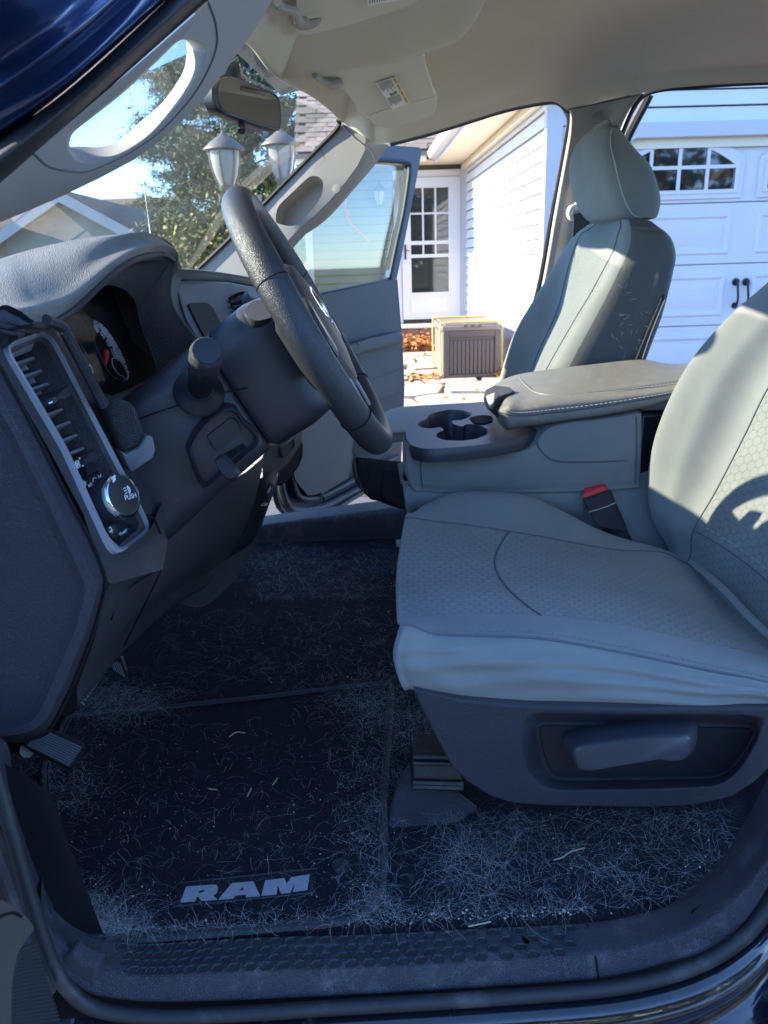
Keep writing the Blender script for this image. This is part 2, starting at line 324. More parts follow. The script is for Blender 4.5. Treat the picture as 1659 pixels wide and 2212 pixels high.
# --- flagstone path: irregular stones from a clipped cell pattern
m = MB(); m.add([(-2.2, 2.5, .008), (2.1, 2.5, .008), (1.62, 10.3, .008), (-1.2, 10.3, .008)], [(0, 1, 2, 3)]); path = struct('flagstone_path', m, 'soil', smooth=None)
rg = random.Random(3); seeds = []
for j in range(13):
    for i in range(6):
        seeds.append(np.array([-2.0+.70*(i+(.5 if j % 2 else 0))+rg.uniform(-.16, .16), 2.75+.6*j+rg.uniform(-.17, .17)]))
def clip(poly, mid, n):
    out = []
    for k in range(len(poly)):
        a, b = poly[k], poly[(k+1) % len(poly)]; da, db = (a-mid)@n, (b-mid)@n
        if da <= 0: out.append(a)
        if da*db < 0: out.append(a+(b-a)*(da/(da-db)))
    return out
for i, s0 in enumerate(seeds):
    poly = [np.array(p) for p in ((-2.1, 2.55), (1.62, 2.55), (1.60, 9.6), (-1.3, 9.6))]
    for j, s1 in enumerate(seeds):
        if j != i and np.linalg.norm(s1-s0) < 1.8 and len(poly) > 2: poly = clip(poly, (s0+s1)/2, s1-s0)
    if len(poly) < 3: continue
    P = np.array(poly); c = P.mean(0); ar = .5*abs(sum(P[k][0]*P[k-1][1]-P[k-1][0]*P[k][1] for k in range(len(P))))
    if ar < .05: continue
    Q = []
    for k in range(len(P)):
        a, b = P[k], P[(k+1) % len(P)]
        for t in (0.12, .5, .88): Q.append(a+(b-a)*t+np.array([rg.uniform(-.02, .02), rg.uniform(-.02, .02)]))
    Q = np.array([c+(q-c)*(1-.028/max(np.linalg.norm(q-c), .1)) for q in Q]); z = .03+rg.uniform(-.006, .01); tx, ty = rg.uniform(-.012, .012), rg.uniform(-.012, .012)
    top = [(q[0], q[1], z+tx*(q[0]-c[0])+ty*(q[1]-c[1])) for q in Q]; mb = MB(); mb.plate(top, (0, 0, -.03)); mb.build('stone', 'stone', path, smooth=30)

# --- the house
XW, YF, YE = 1.65, 5.5, 10.4
house = thing('house', 'white sided house with attached garage, brown shingle roof and white storm door', 'house', (3, 8, 0))
def planks(axis, a0, a1, z0, z1, exp, at, out, m, par, skip=None, cuts=None):
    """clapboards: wedge boards along an axis; out is the outward direction sign"""
    k = 0; z = z0; cache = {}
    while z < z1-.01:
        h = min(exp, z1-z); spans = [(a0, a1)] if not skip else skip(z, z+h)
        for s0, s1 in spans:
            key = (round(s1-s0, 3), round(h, 3)); mb = None
            if key not in cache:
                mb = MB(); Lh = s1-s0
                prof = [(0, 0), (.030, 0), (.030, .008), (.010, h-.013), (0, h-.013)]
                lp = [[(u, out*d, v) if axis == 'x' else (out*d, u, v) for d, v in prof] for u in (0, Lh)]
                mb.loft(lp); o = mb.build('siding_plank', m, None, smooth=None); cache[key] = o.data
            else: o = bpy.data.objects.new('siding_plank', cache[key]); COL.objects.link(o)
            o.location = (s0, at, z) if axis == 'x' else (at, s0, z); adopt(o, par)
        z += exp
# walls behind the boards, coloured dark so the gaps read as shadow lines
m = MB(); m.b2((-.62, YE+.004, 0), (XW+.3, YE+.25, 2.6)); m.b2((XW+.004, YF+.1, 0), (XW+.2, YE, 2.62)); m.b2((XW+.004, YF+.06, 2.30), (7.2, YF+.25, 3.5)); m.b2((XW+.004, YF+.06, 0), (2.16, YF+.25, 2.32)); m.b2((2.1, YF+.9, 0), (7.2, YF+1.0, 2.4)); m.build('wall', 'sheath', house, smooth=None)
DX0, DX1, DZ0, DZ1 = .69, 1.54, .36, 2.31
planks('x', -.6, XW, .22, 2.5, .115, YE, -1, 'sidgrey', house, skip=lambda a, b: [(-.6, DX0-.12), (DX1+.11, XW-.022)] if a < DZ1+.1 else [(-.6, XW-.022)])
planks('y', YF+.01, YE-.02, .10, 2.46, .125, XW, -1, 'siding', house)
planks('x', XW+.12, W(1306, 400, YF)[0]-.105, .10, 2.43, .125, YF+.055, -1, 'siding', house)
planks('x', XW+.11, 7.2, W(1500, 280, YF)[2]+.062, 3.5, .125, YF+.055, -1, 'siding', house)
for lo, hi in (((XW-.04, YF-.035, 0), (XW+.10, YF+.05, 3.4)), ((XW-.04, YE-.06, .1), (XW-.006, YE-.036, 2.46)), ((-.70, YE-.04, .1), (-.60, YE+.1, 2.5))): m = MB(); m.b2(lo, hi); m.build('corner_board', 'white', house, bevel=.004)
# foundation under the boards
m = MB(); m.b2((-.6, YE-.02, 0), (XW-.03, YE+.003, .2)); m.build('foundation', 'soil', house, smooth=None)
# eaves: soffit panels, fascia, gutter along the garage side; eave of the entry
m = MB(); xs = 1.12
for k in range(12): y0 = YF-.25+k*.4; m.b2((xs+.02, y0+.003, 2.465), (XW+.05, min(y0+.397, 9.95), 2.48))
m.build('soffit', 'soffit', house, smooth=None)
m = MB(); m.b2((XW-.10, YF-.2, 2.40), (XW-.024, YE-.06, 2.463)); m.build('frieze_board', 'cream', house, bevel=.003)
m = MB(); gp = [(0, 0), (-.09, .02), (-.12, .10), (-.115, .105), (-.10, .10), (-.08, .03), (-.01, .015), (-.01, .10), (0, .10)]
m.loft([[(xs+.015+a, y, 2.46+b) for a, b in gp] for y in (YF-.3, 9.72)]); m.b2((xs+.015, YF-.3, 2.44), (xs+.04, 9.9, 2.60)); m.build('gutter', 'white', house, smooth=30)
m = MB(); m.b2((-.75, 9.86, 2.47), (xs-.1, 9.90, 2.60)); m.build('fascia', 'cream', house, bevel=.004)
m = MB()
for k in range(6): m.b2((-.75+k*.4, 9.9, 2.475), (-.753+(k+1)*.4, YE, 2.488))
m.build('soffit', 'soffit', house, smooth=None)
# roofs
sl_ = math.tan(R(33)); 
m = MB(); m.add([(-.75, 9.8, 2.585), (5.5, 9.8, 2.585), (5.5, 14, 2.585+4.2*sl_), (-.75, 14, 2.585+4.2*sl_), (-.75, 9.8, 2.53), (5.5, 9.8, 2.53), (5.5, 14, 2.53+4.2*sl_), (-.75, 14, 2.53+4.2*sl_)], [(0, 1, 2, 3), (7, 6, 5, 4), (0, 4, 5, 1), (3, 2, 6, 7), (0, 3, 7, 4), (1, 5, 6, 2)])
m.add([(xs-.02, YF-.3, 2.60), (4.4, YF-.3, 2.60+3.3*sl_), (4.4, 11.5, 2.60+3.3*sl_), (xs-.02, 11.5, 2.60), (xs-.02, YF-.3, 2.56), (4.4, YF-.3, 2.56+3.3*sl_), (4.4, 11.5, 2.56+3.3*sl_), (xs-.02, 11.5, 2.56)], [(0, 1, 2, 3), (7, 6, 5, 4), (0, 4, 5, 1), (3, 2, 6, 7), (0, 3, 7, 4), (1, 5, 6, 2)])
rf = m.build('roof', 'shing', house, smooth=None)
mb = MB(); mb.b2((0, 0, 0), (.292, .20, .012)); sh = [mb.build('shingle', t, None, smooth=None).data for t in ('shing', 'shing2')]
for o in [o for o in bpy.data.objects if o.name.startswith('shingle')]: bpy.data.objects.remove(o)
rg = random.Random(5)
for j in range(17):
    for i in range(8):
        d = .02+.14*j; x = -.76+i*.3+(.15 if j % 2 else 0)
        if x > 1.5: continue
        o = bpy.data.objects.new('shingle', sh[rg.random() < .35]); COL.objects.link(o); a = math.atan(sl_)
        o.rotation_euler = (a-.05, 0, rg.uniform(-.006, .006)); o.location = (x, 9.8+d*math.cos(a)-rg.uniform(0, .02), 2.597+d*math.sin(a)+rg.uniform(0, .003)); adopt(o, rf)
# --- storm door
def at(n): return house
m = MB(); m.b2((DX0-.11, YE-.035, DZ0-.06), (DX0-.002, YE+.05, DZ1+.10)); m.b2((DX1+.002, YE-.035, DZ0-.06), (DX1+.10, YE+.05, DZ1+.10)); m.b2((DX0-.002, YE-.035, DZ1+.004), (DX1+.002, YE+.05, DZ1+.10)); m.build('door_casing', 'white', house, bevel=.006)
dz = lambda py: W(930, py, YE)[2]; dx = lambda px: W(px, 520, YE)[0]
m = MB(); gx0, gx1 = dx(887), dx(968); z_ = [dz(v) for v in (406, 520, 528, 549, 556, 631)]
yo, yi = YE-.06, YE-.02
for lo, hi in (((DX0, DZ0), (gx0, DZ1)), ((gx1, DZ0), (DX1, DZ1)), ((gx0, z_[0]), (gx1, DZ1)), ((gx0, DZ0), (gx1, z_[5]))): m.b2((lo[0], yo, lo[1]), (hi[0], yi, hi[1]))
m.b2((gx0, yo, z_[2]), (gx1, yi, z_[1])); m.b2((gx0, yo, z_[4]), (gx1, yi, z_[3]))
sd_ = m.build('storm_door', 'white', house, smooth=None)
m = MB(); kx0, kx1 = gx0-.02, gx1+.02; kz0, kz1 = DZ0+.08, z_[5]-.06
m.holed([(kx0, yo-.008, kz0), (kx1, yo-.008, kz0), (kx1, yo-.008, kz1), (kx0, yo-.008, kz1)], [(kx0+.03, yo-.008, kz0+.03), (kx1-.03, yo-.008, kz0+.03), (kx1-.03, yo-.008, kz1-.03), (kx0+.03, yo-.008, kz1-.03)], [(kx0+.045, yo-.002, kz0+.045), (kx1-.045, yo-.002, kz0+.045), (kx1-.045, yo-.002, kz1-.045), (kx0+.045, yo-.002, kz1-.045)]); m.build('kick_panel', 'white', sd_, smooth=None)
for z0, z1, nm in ((z_[1], z_[0], 'pane'), (z_[3], z_[2], 'pane'), (z_[5], z_[4], 'pane')):
    m = MB(); m.b2((gx0+.001, yi-.012, z0), (gx1-.001, yi-.006, z1)); m.build(nm, 'stormglass', sd_, smooth=None)
m = MB()
for fx in (.33, .66): m.b2((gx0+(gx1-gx0)*fx-.012, yi-.020, z_[3]), (gx0+(gx1-gx0)*fx+.012, yi-.0135, z_[0]))
m.b2((gx0, yi-.0205, dz(461)-.012), (gx1, yi-.0138, dz(461)+.012)); m.build('muntin', 'white', sd_, smooth=None)
m = MB(); m.b2((DX0+.035, yo-.03, dz(556)-.02), (DX0+.06, yo, dz(535)+.05)); m.cyl((DX0+.048, yo-.045, dz(540)), (DX0+.10, yo-.045, dz(540)), .008, seg=8); m.build('door_handle', 'iron', sd_, bevel=.004)
m = MB(); m.b2((DX0+.02, YE+.06, DZ0), (DX1-.02, YE+.10, DZ1)); idr = m.build('inner_door', 'green', house, smooth=None)
m = MB(); m.b2((gx0, YE+.053, z_[3]-.02), (gx1-.18, YE+.06, z_[0]+.02)); m.build('pane', 'indoor', idr, smooth=None)
m = MB()
for x0 in (gx0+.03, gx0+.27): m.holed([(x0, YE+.057, z_[5]+.02), (x0+.2, YE+.057, z_[5]+.02), (x0+.2, YE+.057, z_[4]-.04), (x0, YE+.057, z_[4]-.04)], [(x0+.03, YE+.05, z_[5]+.05), (x0+.17, YE+.05, z_[5]+.05), (x0+.17, YE+.05, z_[4]-.07), (x0+.03, YE+.05, z_[4]-.07)], [(x0+.04, YE+.058, z_[5]+.06), (x0+.16, YE+.058, z_[5]+.06), (x0+.16, YE+.058, z_[4]-.08), (x0+.04, YE+.058, z_[4]-.08)])
m.build('door_panel', 'green', idr, smooth=None)
# step of bricks and a cap
m = MB(); m.b2((.15, 9.95, .262), (XW-.08, YE-.03, .30)); stp = m.build('doorstep', 'cream', house, bevel=.006)
m = MB(); m.b2((.2, 10.02, 0), (XW-.1, YE-.03, .26)); m.build('step_core', 'soil', house, smooth=None)
for j in range(3):
    for i in range(7):
        x = .2+i*.2+(0 if j % 2 else -.1); x0, x1 = max(x, .2), min(x+.19, XW-.1)
        if x1-x0 > .04: mb = MB(); mb.b2((x0, 9.985, .015+j*.083), (x1, 10.03, .088+j*.083)); mb.build('brick', 'brick', house, smooth=None)
# --- garage door
GX0, GX1, GZ0 = W(1306, 400, YF)[0], 7.0, .03
yd = YF+.11; gd = None; zz = [GZ0, .558, 1.087, 1.595, 2.12]
gz = lambda px, py: W(px, py, yd-.02)
mb = MB(); mb.b2((GX0-.06, yd+.03, GZ0), (GX1, yd+.05, 2.2)); gd = mb.build('garage_door', 'gwhite', house, smooth=None)
unit = gz(1655, 400)[0]-gz(1341, 405)[0]; wx0 = gz(1341, 400)[0]; wx1 = gz(1584, 400)[0]; wz = gz(1462, 412)[2]; WWD = wx1-wx0
for k in range(4):
    mb = MB(); z0, z1 = zz[k]+.004, zz[k+1]-.004; mb.b2((GX0-.05, yd-.012, z0), (GX1, yd+.029, z1))
    mb.build('door_section', 'gwhite', gd, bevel=.006)
def arch(x, w, hs, ht): return hs+(ht-hs)*(1-(2*x/w)**2)
for k in range(4):
    x0 = wx0+k*unit; cx = x0+WWD/2
    for z0, z1 in ((.558, 1.087), (1.087, 1.595), (GZ0, .558)):
        a, b, c, d = x0-.02, x0+WWD, z0+.10, z1-.10
        mb = MB(); y1, y2 = yd-.013, yd-.024; rect = lambda e, y: [(a-e, y, c-e), (b+e, y, c-e), (b+e, y, d+e), (a-e, y, d+e)]
        mb.loft([rect(.02, y1), rect(.006, y2), rect(-.012, y2), rect(-.03, y1)], False, False); mb.loft([rect(-.06, y1), rect(-.08, y1-.006)], False, True); mb.build('door_panel', 'gwhite', gd, smooth=30)
    if k > 2: continue
    hs, ht = .185, .362; n = 24; xs_ = np.linspace(-WWD/2, WWD/2, n)
    def outl(e, y): return [(cx-WWD/2-e, y, wz-e), (cx+WWD/2+e, y, wz-e)]+[(cx+x*(1+2*e/WWD), y, wz+arch(x, WWD, hs, ht)+e) for x in xs_[::-1]]
    mb = MB(); mb.loft([outl(.075, yd-.013), outl(.07, yd-.034), outl(.03, yd-.034), outl(.03, yd-.046), outl(0, yd-.046), outl(0, yd-.03)], False, False); wf = mb.build('window_frame', 'gwhite', gd, smooth=30)
    for c in range(4):
        xa, xb = -WWD/2+c*WWD/4+.014, -WWD/2+(c+1)*WWD/4-.014
        for lo, hi in ((.004, .165), (.195, None)):
            q = [(cx+xa, yd-.0305, wz+lo), (cx+xb, yd-.0305, wz+lo)]
            q += [(cx+x, yd-.0305, wz+(hi if hi else arch(x, WWD, hs, ht)-.002)) for x in (np.linspace(xb, xa, 6) if not hi else (xb, xa))]
            mb = MB(); mb.plate(q, (0, .006, 0)); mb.build('pane', 'pane', gd, smooth=None)
    mb = MB()
    for c in (1, 2, 3): x = -WWD/2+c*WWD/4; mb.b2((cx+x-.014, yd-.044, wz), (cx+x+.014, yd-.025, wz+arch(x, WWD, hs, ht)))
    mb.b2((cx-WWD/2, yd-.0435, wz+.166), (cx+WWD/2, yd-.0245, wz+.194)); mb.build('muntin', 'gwhite', gd, smooth=None)
for px in (1590, 1612):
    p0, p1 = gz(px, 609), gz(px-3, 660); mb = MB(); q = np.array([0, -.03, 0])
    mb.tube([p0+(0, .02, 0), p0+q*.9+(0, 0, -.004), p0+q*1.6+(-.0, 0, -.06), p1+q*1.6+(0, 0, .06), p1+q*.9+(0, 0, .004), p1+(0, .02, 0)], [.012, .013, .011, .010, .012, .012], 8, n=24)
    mb.lathe([(.0, .0), (.035, 0), (.03, .012), (.0, .014)], p0+(0, .006, 0), (0, -1, 0), 12); mb.lathe([(.0, .0), (.028, 0), (.024, .012), (.0, .014)], p1+(0, .006, 0), (0, -1, 0), 12); mb.build('door_handle', 'iron', gd, smooth=50)
# header trim with clipped corner, beige stop strip below it
hz = W(1500, 280, YF)[2]; hx = W(1370, 300, YF)[0]
mb = MB(); fr = [(GX0-.10, 1.9), (GX0-.10, 2.05), (hx-.02, hz+.06), (7.2, hz+.06), (7.2, hz-.055), (hx+.015, hz-.055), (GX0+.0, 1.98), (GX0+.0, 1.9)]
mb.plate([(x, YF-.02, z) for x, z in fr], (0, .07, 0)); mb.b2((GX0-.10, YF-.02, 0), (GX0, YF+.05, 1.9)); mb.build('door_trim', 'white', house, bevel=.006)
mb = MB(); mb.plate([(x, YF+.051, z) for x, z in [(GX0-.02, 1.9), (GX0-.02, 2.05), (hx-.02, hz+.0), (7.2, hz), (7.2, hz-.13), (hx, hz-.13), (GX0+.03, 1.98), (GX0+.03, 1.9)]], (0, .035, 0)); mb.build('stop_strip', 'cream', house, smooth=None)

# --- wall lantern, red reflection
def lantern(name, base, h, par, gl, metal, roof=1.0):
    """coach lantern: finial, bell cap, tapered glass with four ribs, foot"""
    b = np.asarray(base, float); r = h*.24
    mb = MB(); mb.lathe([(0, h), (r*.10, h*.99), (r*.12, h*.93), (r*.05, h*.90), (r*.16, h*.86), (r*.3, h*.83), (r*.55, h*.79), (r*.85, h*.74), (r*1.35, h*.64), (r*1.38, h*.62), (r*1.0, h*.61)], b, (0, 0, 1), 18); mb.build('cap', metal, par, smooth=40); mb = MB(); mb.lathe([(0, 0), (r*.25, h*.02), (r*.5, h*.06), (r*.55, h*.10), (0, h*.11)], b, (0, 0, 1), 16); mb.build('foot', metal, par, smooth=40)
    mb = MB(); mb.lathe([(r*.48, h*.10), (r*.75, h*.25), (r*.93, h*.45), (r*.97, h*.60)], b, (0, 0, 1), 18); mb.build('glass', gl, par, smooth=40)
    mb = MB()
    for k in range(6):
        w = k*math.pi/3+.3; d = np.array([math.cos(w), math.sin(w), 0]); mb.tube([b+d*r*.52+(0, 0, h*.09), b+d*r*.80+(0, 0, h*.25), b+d*r*.98+(0, 0, h*.45), b+d*r*1.02+(0, 0, h*.62)], h*.014, 6, n=8)
    mb.build('rib', metal, par)
pt = W(821, 449, YE-.16); ln = thing('wall_lantern', 'black coach lantern on grey siding left of the storm door', 'lantern', pt)
lantern('lantern', pt, .36, ln, 'frost', 'iron'); mb = MB(); mb.tube([pt+(0, 0, .26), pt+(0, .05, .36), pt+(0, .13, .30), pt+(0, .14, .2)], .012, 6, n=12); mb.b2(pt+(-.05, .118, .08), pt+(.05, .138, .3)); mb.build('bracket', 'iron', ln)
mb = MB(); cp = [W(x, y, YE-.035) for x, y in ((775, 352), (765, 378), (752, 410), (746, 435), (748, 460), (757, 482), (775, 500), (797, 522))]; mb.tube(cp, .013, 6, n=40)  # tube put in for a red reflection in the window glass
o = mb.build('reflection', 'redcord'); tag(o, 'thin red bow modelled on the grey siding for a reflection in the door window', 'reflection')
# --- storage box
b0, b1 = WZ(958, 818, .03), WZ(1080, 813, .03); yb = (b0[1]+b1[1])/2; bx0, bx1 = b0[0], b1[0]; bh = W(960, 702, yb)[2]; bd = .95
box = thing('storage_box', 'brown ribbed resin storage box with taupe lid beside the white wall', 'storage box', ((bx0+bx1)/2, yb+bd/2, .03))
mb = MB(); mb.b2((bx0+.012, yb+.012, .03), (bx1-.012, yb+bd-.012, bh-.06)); body = mb.build('body', 'resin', box, bevel=.01)
rib = None; nx = 11
for k in range(nx):
    w = (bx1-bx0-.13)/nx; x = bx0+.065+k*w
    if rib is None: mb = MB(); mb.b2((0, 0, .07), (w-.008, .02, bh-.16)); o = mb.build('rib', 'resin', box, bevel=.004); rib = o
    else: o = rib.copy(); COL.objects.link(o); o.parent = None
    if k: adopt(o, box)
    o.location = (x, yb-.004, 0)
mb = MB(); mb.b2((bx0, yb-.012, .03), (bx0+.06, yb+.03, bh-.06)); mb.b2((bx1-.06, yb-.012, .03), (bx1, yb+.03, bh-.06)); mb.b2((bx0+.06, yb-.010, bh-.125), (bx1-.06, yb+.03, bh-.0605)); mb.b2((bx0+.06, yb-.010, .03), (bx1-.06, yb+.03, .065)); mb.build('corner_post', 'resin', box, bevel=.006)
mb = MB(); mb.b2((bx0-.012, yb-.02, bh-.06), (bx1+.012, yb+bd+.01, bh-.012)); mb.b2((bx0+.02, yb+.02, bh-.012), (bx1-.02, yb+bd-.03, bh+.004)); mb.build('lid', 'resinlt', box, bevel=.012, seg=3)
mb = MB(); mb.b2((bx0+.012, yb+.03, .04), (bx0+.0119, yb+.031, .05)); 
for k in range(3): y0 = yb+.05+k*.29; mb.b2((bx0+.002, y0, .06), (bx0+.013, y0+.26, bh-.09))
mb.build('side_panel', 'resinlt', box, bevel=.006)
cxm = (bx0+bx1)/2; mb = MB()
for dx_ in (-.07, 0, .07): mb.b2((cxm+dx_-.02, yb-.03, bh-.03), (cxm+dx_+.02, yb-.014, bh+.0))
mb.build('latch', 'resin', box, bevel=.004)
mb = MB()
for yy in (yb+.07, yb+bd-.1):
    mb.tube([(bx0-.016, yy, .03), (bx0-.022, yy+.01, bh*.5), (bx0-.022, yy, bh-.02), (bx0+.02, yy, bh+.012), ((bx0+bx1)/2, yy+.02, bh+.014), (bx1-.0, yy, bh+.012), (bx1+.022, yy, bh-.02), (bx1+.02, yy, .05)], .010, 6, n=60)
o = mb.build('rope', 'rope'); tag(o, 'bright yellow rope strung twice over the brown storage box', 'rope')
# --- leaf litter
def cards(n, centre, tones, size, wide=.5, flat=False):
    """n small bent leaves (two triangles each) at centre(k); returns verts, faces, tones"""
    vs, fs, cs = [], [], []
    for k in range(n):
        c = np.asarray(centre(k), float); a = np.random.normal(size=3); a /= np.linalg.norm(a); b = np.random.normal(size=3)
        if flat: a[2] *= .25; b[2] *= .25
        b = np.cross(a, np.cross(b, a)); b /= max(np.linalg.norm(b), 1e-6); s_ = size*np.random.uniform(.6, 1.4); i = len(vs)
        vs += [c-a*s_, c+b*s_*wide, c+a*s_, c-b*s_*wide]; fs += [(i, i+1, i+2, i+3)]; t = tones[np.random.randint(len(tones))]; f = np.random.uniform(.75, 1.25); cs += [(t[0]*f, t[1]*f, t[2]*f, 1)]*4
    return vs, fs, cs
def card_obj(name, data, m, parent=None):
    mb = MB(); mb.add(data[0], data[1]); o = mb.build(name, m, parent, smooth=None); ca = o.data.color_attributes.new('tone', 'FLOAT_COLOR', 'POINT'); ca.data.foreach_set('color', np.array(data[2], np.float32).ravel()); return o
OR = [(.42, .16, .04), (.34, .12, .035), (.50, .24, .07), (.26, .11, .05), (.45, .20, .04)]
def lf(k):
    if k < 1500: x = np.random.uniform(.15, 1.05); return (x, np.random.uniform(9.0, 9.93), .05+abs(np.random.normal(0, .05))+max(0, (np.random.uniform(9., 9.9)-9.4))*.1)
    if k < 1580: return (bx1+np.random.uniform(-.05, .12), yb+np.random.uniform(-.15, .1), .05+np.random.uniform(0, .05))
    if k < 1640: return (bx0+np.random.uniform(-.35, .0), yb+np.random.uniform(-.1, .3), .045)
    return (np.random.uniform(-1.2, 1.5), np.random.uniform(3, 9), .046)
o = card_obj('fallen_leaves', cards(1720, lf, OR, .045, flat=True), 'leaflitter'); o['kind'] = 'stuff'; o['label'] = 'drift of orange brown fallen leaves against the brick step'

# --- trees
def conifer(name, base, h, rad, label, seed, n_tier=34, tones=None, cl=150):
    rs = np.random.RandomState(seed); np.random.seed(seed); base = np.asarray(base, float); tr = thing(name, label, 'tree', base, None)
    mb = MB(); mb.tube([base, base+(0, 0, h*.5), base+(0, 0, h)], [rad*.09, rad*.06, .02], 10, n=8); mb.build('trunk', 'bark', tr)
    br = MB(); ctr = []; tns = []
    for t in range(n_tier):
        f = (t+.5)/n_tier; z = h*(.06+.93*f); Lb = rad*(1-f)**.75*rs.uniform(.8, 1.15)+.15
        for k in range(rs.randint(5, 8)):
            w = rs.uniform(0, 2*math.pi); Lk = Lb*rs.uniform(.7, 1.15); d = np.array([math.cos(w), math.sin(w), 0]); p0 = base+(0, 0, z); droop = rs.uniform(-.05, .25)
            pts = [p0, p0+d*Lk*.5+(0, 0, Lk*(.10-droop*.4)), p0+d*Lk+(0, 0, Lk*(.22-droop))]; br.tube(pts, [.022, .005], 5, n=5); cv = catmull(pts, 12)
            for q in range(int(cl*Lk/rad)+8):
                u = rs.uniform(.15, 1.02)**.8; c = cv[min(int(u*11), 11)]+d*0; side = np.array([-d[1], d[0], 0])*rs.normal(0, .16*Lk*(1.15-u)); ctr.append(c+side+rs.normal(0, .06, 3)+(0, 0, -.05*abs(rs.normal())))
    br.build('branch', 'bark', tr); T = tones or [(.055, .092, .055), (.075, .115, .062), (.10, .13, .055), (.15, .15, .048), (.045, .075, .050)]
    card_obj('crown', cards(len(ctr)*6, lambda k: ctr[k//6]+np.random.normal(0, .05, 3), T, .062, .2), 'foliage', tr); return tr
tb = W(545, 560, 16.0); conifer('conifer_tree', (tb[0], 16.0, 0), 10.0, 2.9, 'tall loose spruce with blue green needles behind the lamp post', 11, 42)
tb = W(420, 560, 22.0); conifer('conifer_tree', (tb[0]-.3, 23.0, 0), 8.5, 2.4, 'smaller dark spruce standing behind the tall loose spruce', 12, 24, cl=60)
def bush(name, c, rx, ry, rz, n, size, tones, label, seed, stem=True):
    np.random.seed(seed); c = np.asarray(c, float); t = thing(name, label, 'shrub' if rz < 1.6 else 'tree', (c[0], c[1], 0))
    cl = [np.random.normal(0, .42, 3) for _ in range(26)]
    def f(k):
        a = cl[k % 26]+np.random.normal(0, .17, 3); r_ = np.linalg.norm(a)
        return c+a*(rx, ry, rz)
    card_obj('crown', cards(n, f, tones, size), 'foliage', t); mb = MB(); mb.tube([(c[0], c[1], 0), c], [.06*rx+.02, .03], 7, n=4)
    for q in cl[:9]: mb.tube([c-(0, 0, rz*.5), c+q*(rx, ry, rz)*.9], [.025, .008], 5)
    mb.build('trunk', 'bark', t); return t
YG = [(.20, .17, .04), (.26, .21, .05), (.15, .15, .04), (.11, .12, .035)]
p = W(455, 530, 13.0); bush('bush', (p[0], 13.0, p[2]-.25), 1.0, .8, 1.0, 2600, .05, YG, 'yellow green shrub at the foot of the spruce beyond the windshield', 21)
p = W(560, 440, 14.5); bush('bush', (p[0], 14.5, p[2]-.1), .9, .7, 1.3, 2200, .055, YG+[(.07, .09, .03)], 'taller olive shrub by the tan house corner seen past the mirror', 22)
# woods on the far side of the street, behind the camera: they mirror in the garage panes
np.random.seed(4); wc = [np.array([np.random.uniform(-26, 30), -26+np.random.normal(0, 2.0), 0]) for _ in range(34)]; wh = [np.random.uniform(4.5, 8) for _ in wc]
def wf_(k): i = k % 34; a = np.random.normal(0, .4, 3); return wc[i]+(a[0]*3.0, a[1]*3.0, wh[i]*.52+a[2]*wh[i]*.55)
o = card_obj('woods', cards(15000, wf_, [(.07, .075, .035), (.11, .10, .05), (.05, .06, .03), (.16, .12, .06)], .30), 'foliage'); o['kind'] = 'stuff'; o['label'] = 'wood across the street, mirrored in the garage door panes'
# --- neighbour house beyond the windshield
nb = W(140, 425, 15); ne = W(282, 502, 15); Yn = 15.0
hx_ = nb[0]; sl2 = (nb[2]-ne[2])/(ne[0]-nb[0]); ex = ne[0]+.6; ez = ne[2]-.6*sl2; lx = 2*hx_-ex
nh = thing('neighbour_house', 'pale green gabled house with white rake board beyond the windshield', 'house', (hx_, Yn+3, 0))
mb = MB(); mb.plate([(lx+.5, Yn, 0), (ex-.5, Yn, 0), (ex-.5, Yn, ez+.3), (hx_, Yn, nb[2]-.12), (lx+.5, Yn, ez+.3)], (0, 7, 0)); nw = mb.build('wall', 'nbwall', nh, smooth=None)
mb = MB()
for a, b in (((hx_, nb[2]), (ex, ez)), ((hx_, nb[2]), (lx, ez))): mb.plate([(a[0], Yn-.35, a[1]), (b[0], Yn-.35, b[1]), (b[0], Yn-.35, b[1]+.12), (a[0], Yn-.35, a[1]+.12)], (0, 7.6, 0))
mb.build('roof', 'roofdk', nh, smooth=None)
mb = MB()
for a, b in (((hx_, nb[2]), (ex, ez)), ((hx_, nb[2]), (lx, ez))): mb.plate([(a[0], Yn-.40, a[1]-.12), (b[0], Yn-.40, b[1]-.12), (b[0], Yn-.40, b[1]+.10), (a[0], Yn-.40, a[1]+.10)], (0, .045, 0))
mb.build('rake_board', 'white', nh, smooth=None)
mb = MB(); mb.b2((hx_-.1, Yn-.03, nb[2]-1.6), (hx_+.7, Yn-.002, nb[2]-.9)); nwf = mb.build('window', 'white', nh, smooth=None); mb = MB(); mb.b2((hx_-.04, Yn-.036, nb[2]-1.54), (hx_+.64, Yn-.031, nb[2]-.96)); mb.build('pane', 'pane', nh, smooth=None)
q0, q1 = W(205, 433, 27), W(285, 427, 27)
n2 = thing('neighbour_house', 'brown roofed house farther off, left of the spruce', 'house', (q0[0], 30, 0))
mb = MB(); mb.plate([(q0[0]-6, 26, 2.6), (q1[0]+2, 26, 2.6), (q1[0]+1.6, 27, q1[2]), (q0[0]-6, 27, q0[2])], (0, .3, 0)); mb.plate([(q0[0]-6, 34, 2.6), (q1[0]+2, 34, 2.6), (q1[0]+1.6, 27.3, q1[2]), (q0[0]-6, 27.3, q0[2])], (0, .3, 0)); mb.build('roof', 'roofbr', n2, smooth=None)
mb = MB(); mb.b2((q0[0]-5.6, 26.4, 0), (q1[0]+1.5, 33.5, 2.62)); mb.build('wall', 'sidgrey', n2, smooth=None)
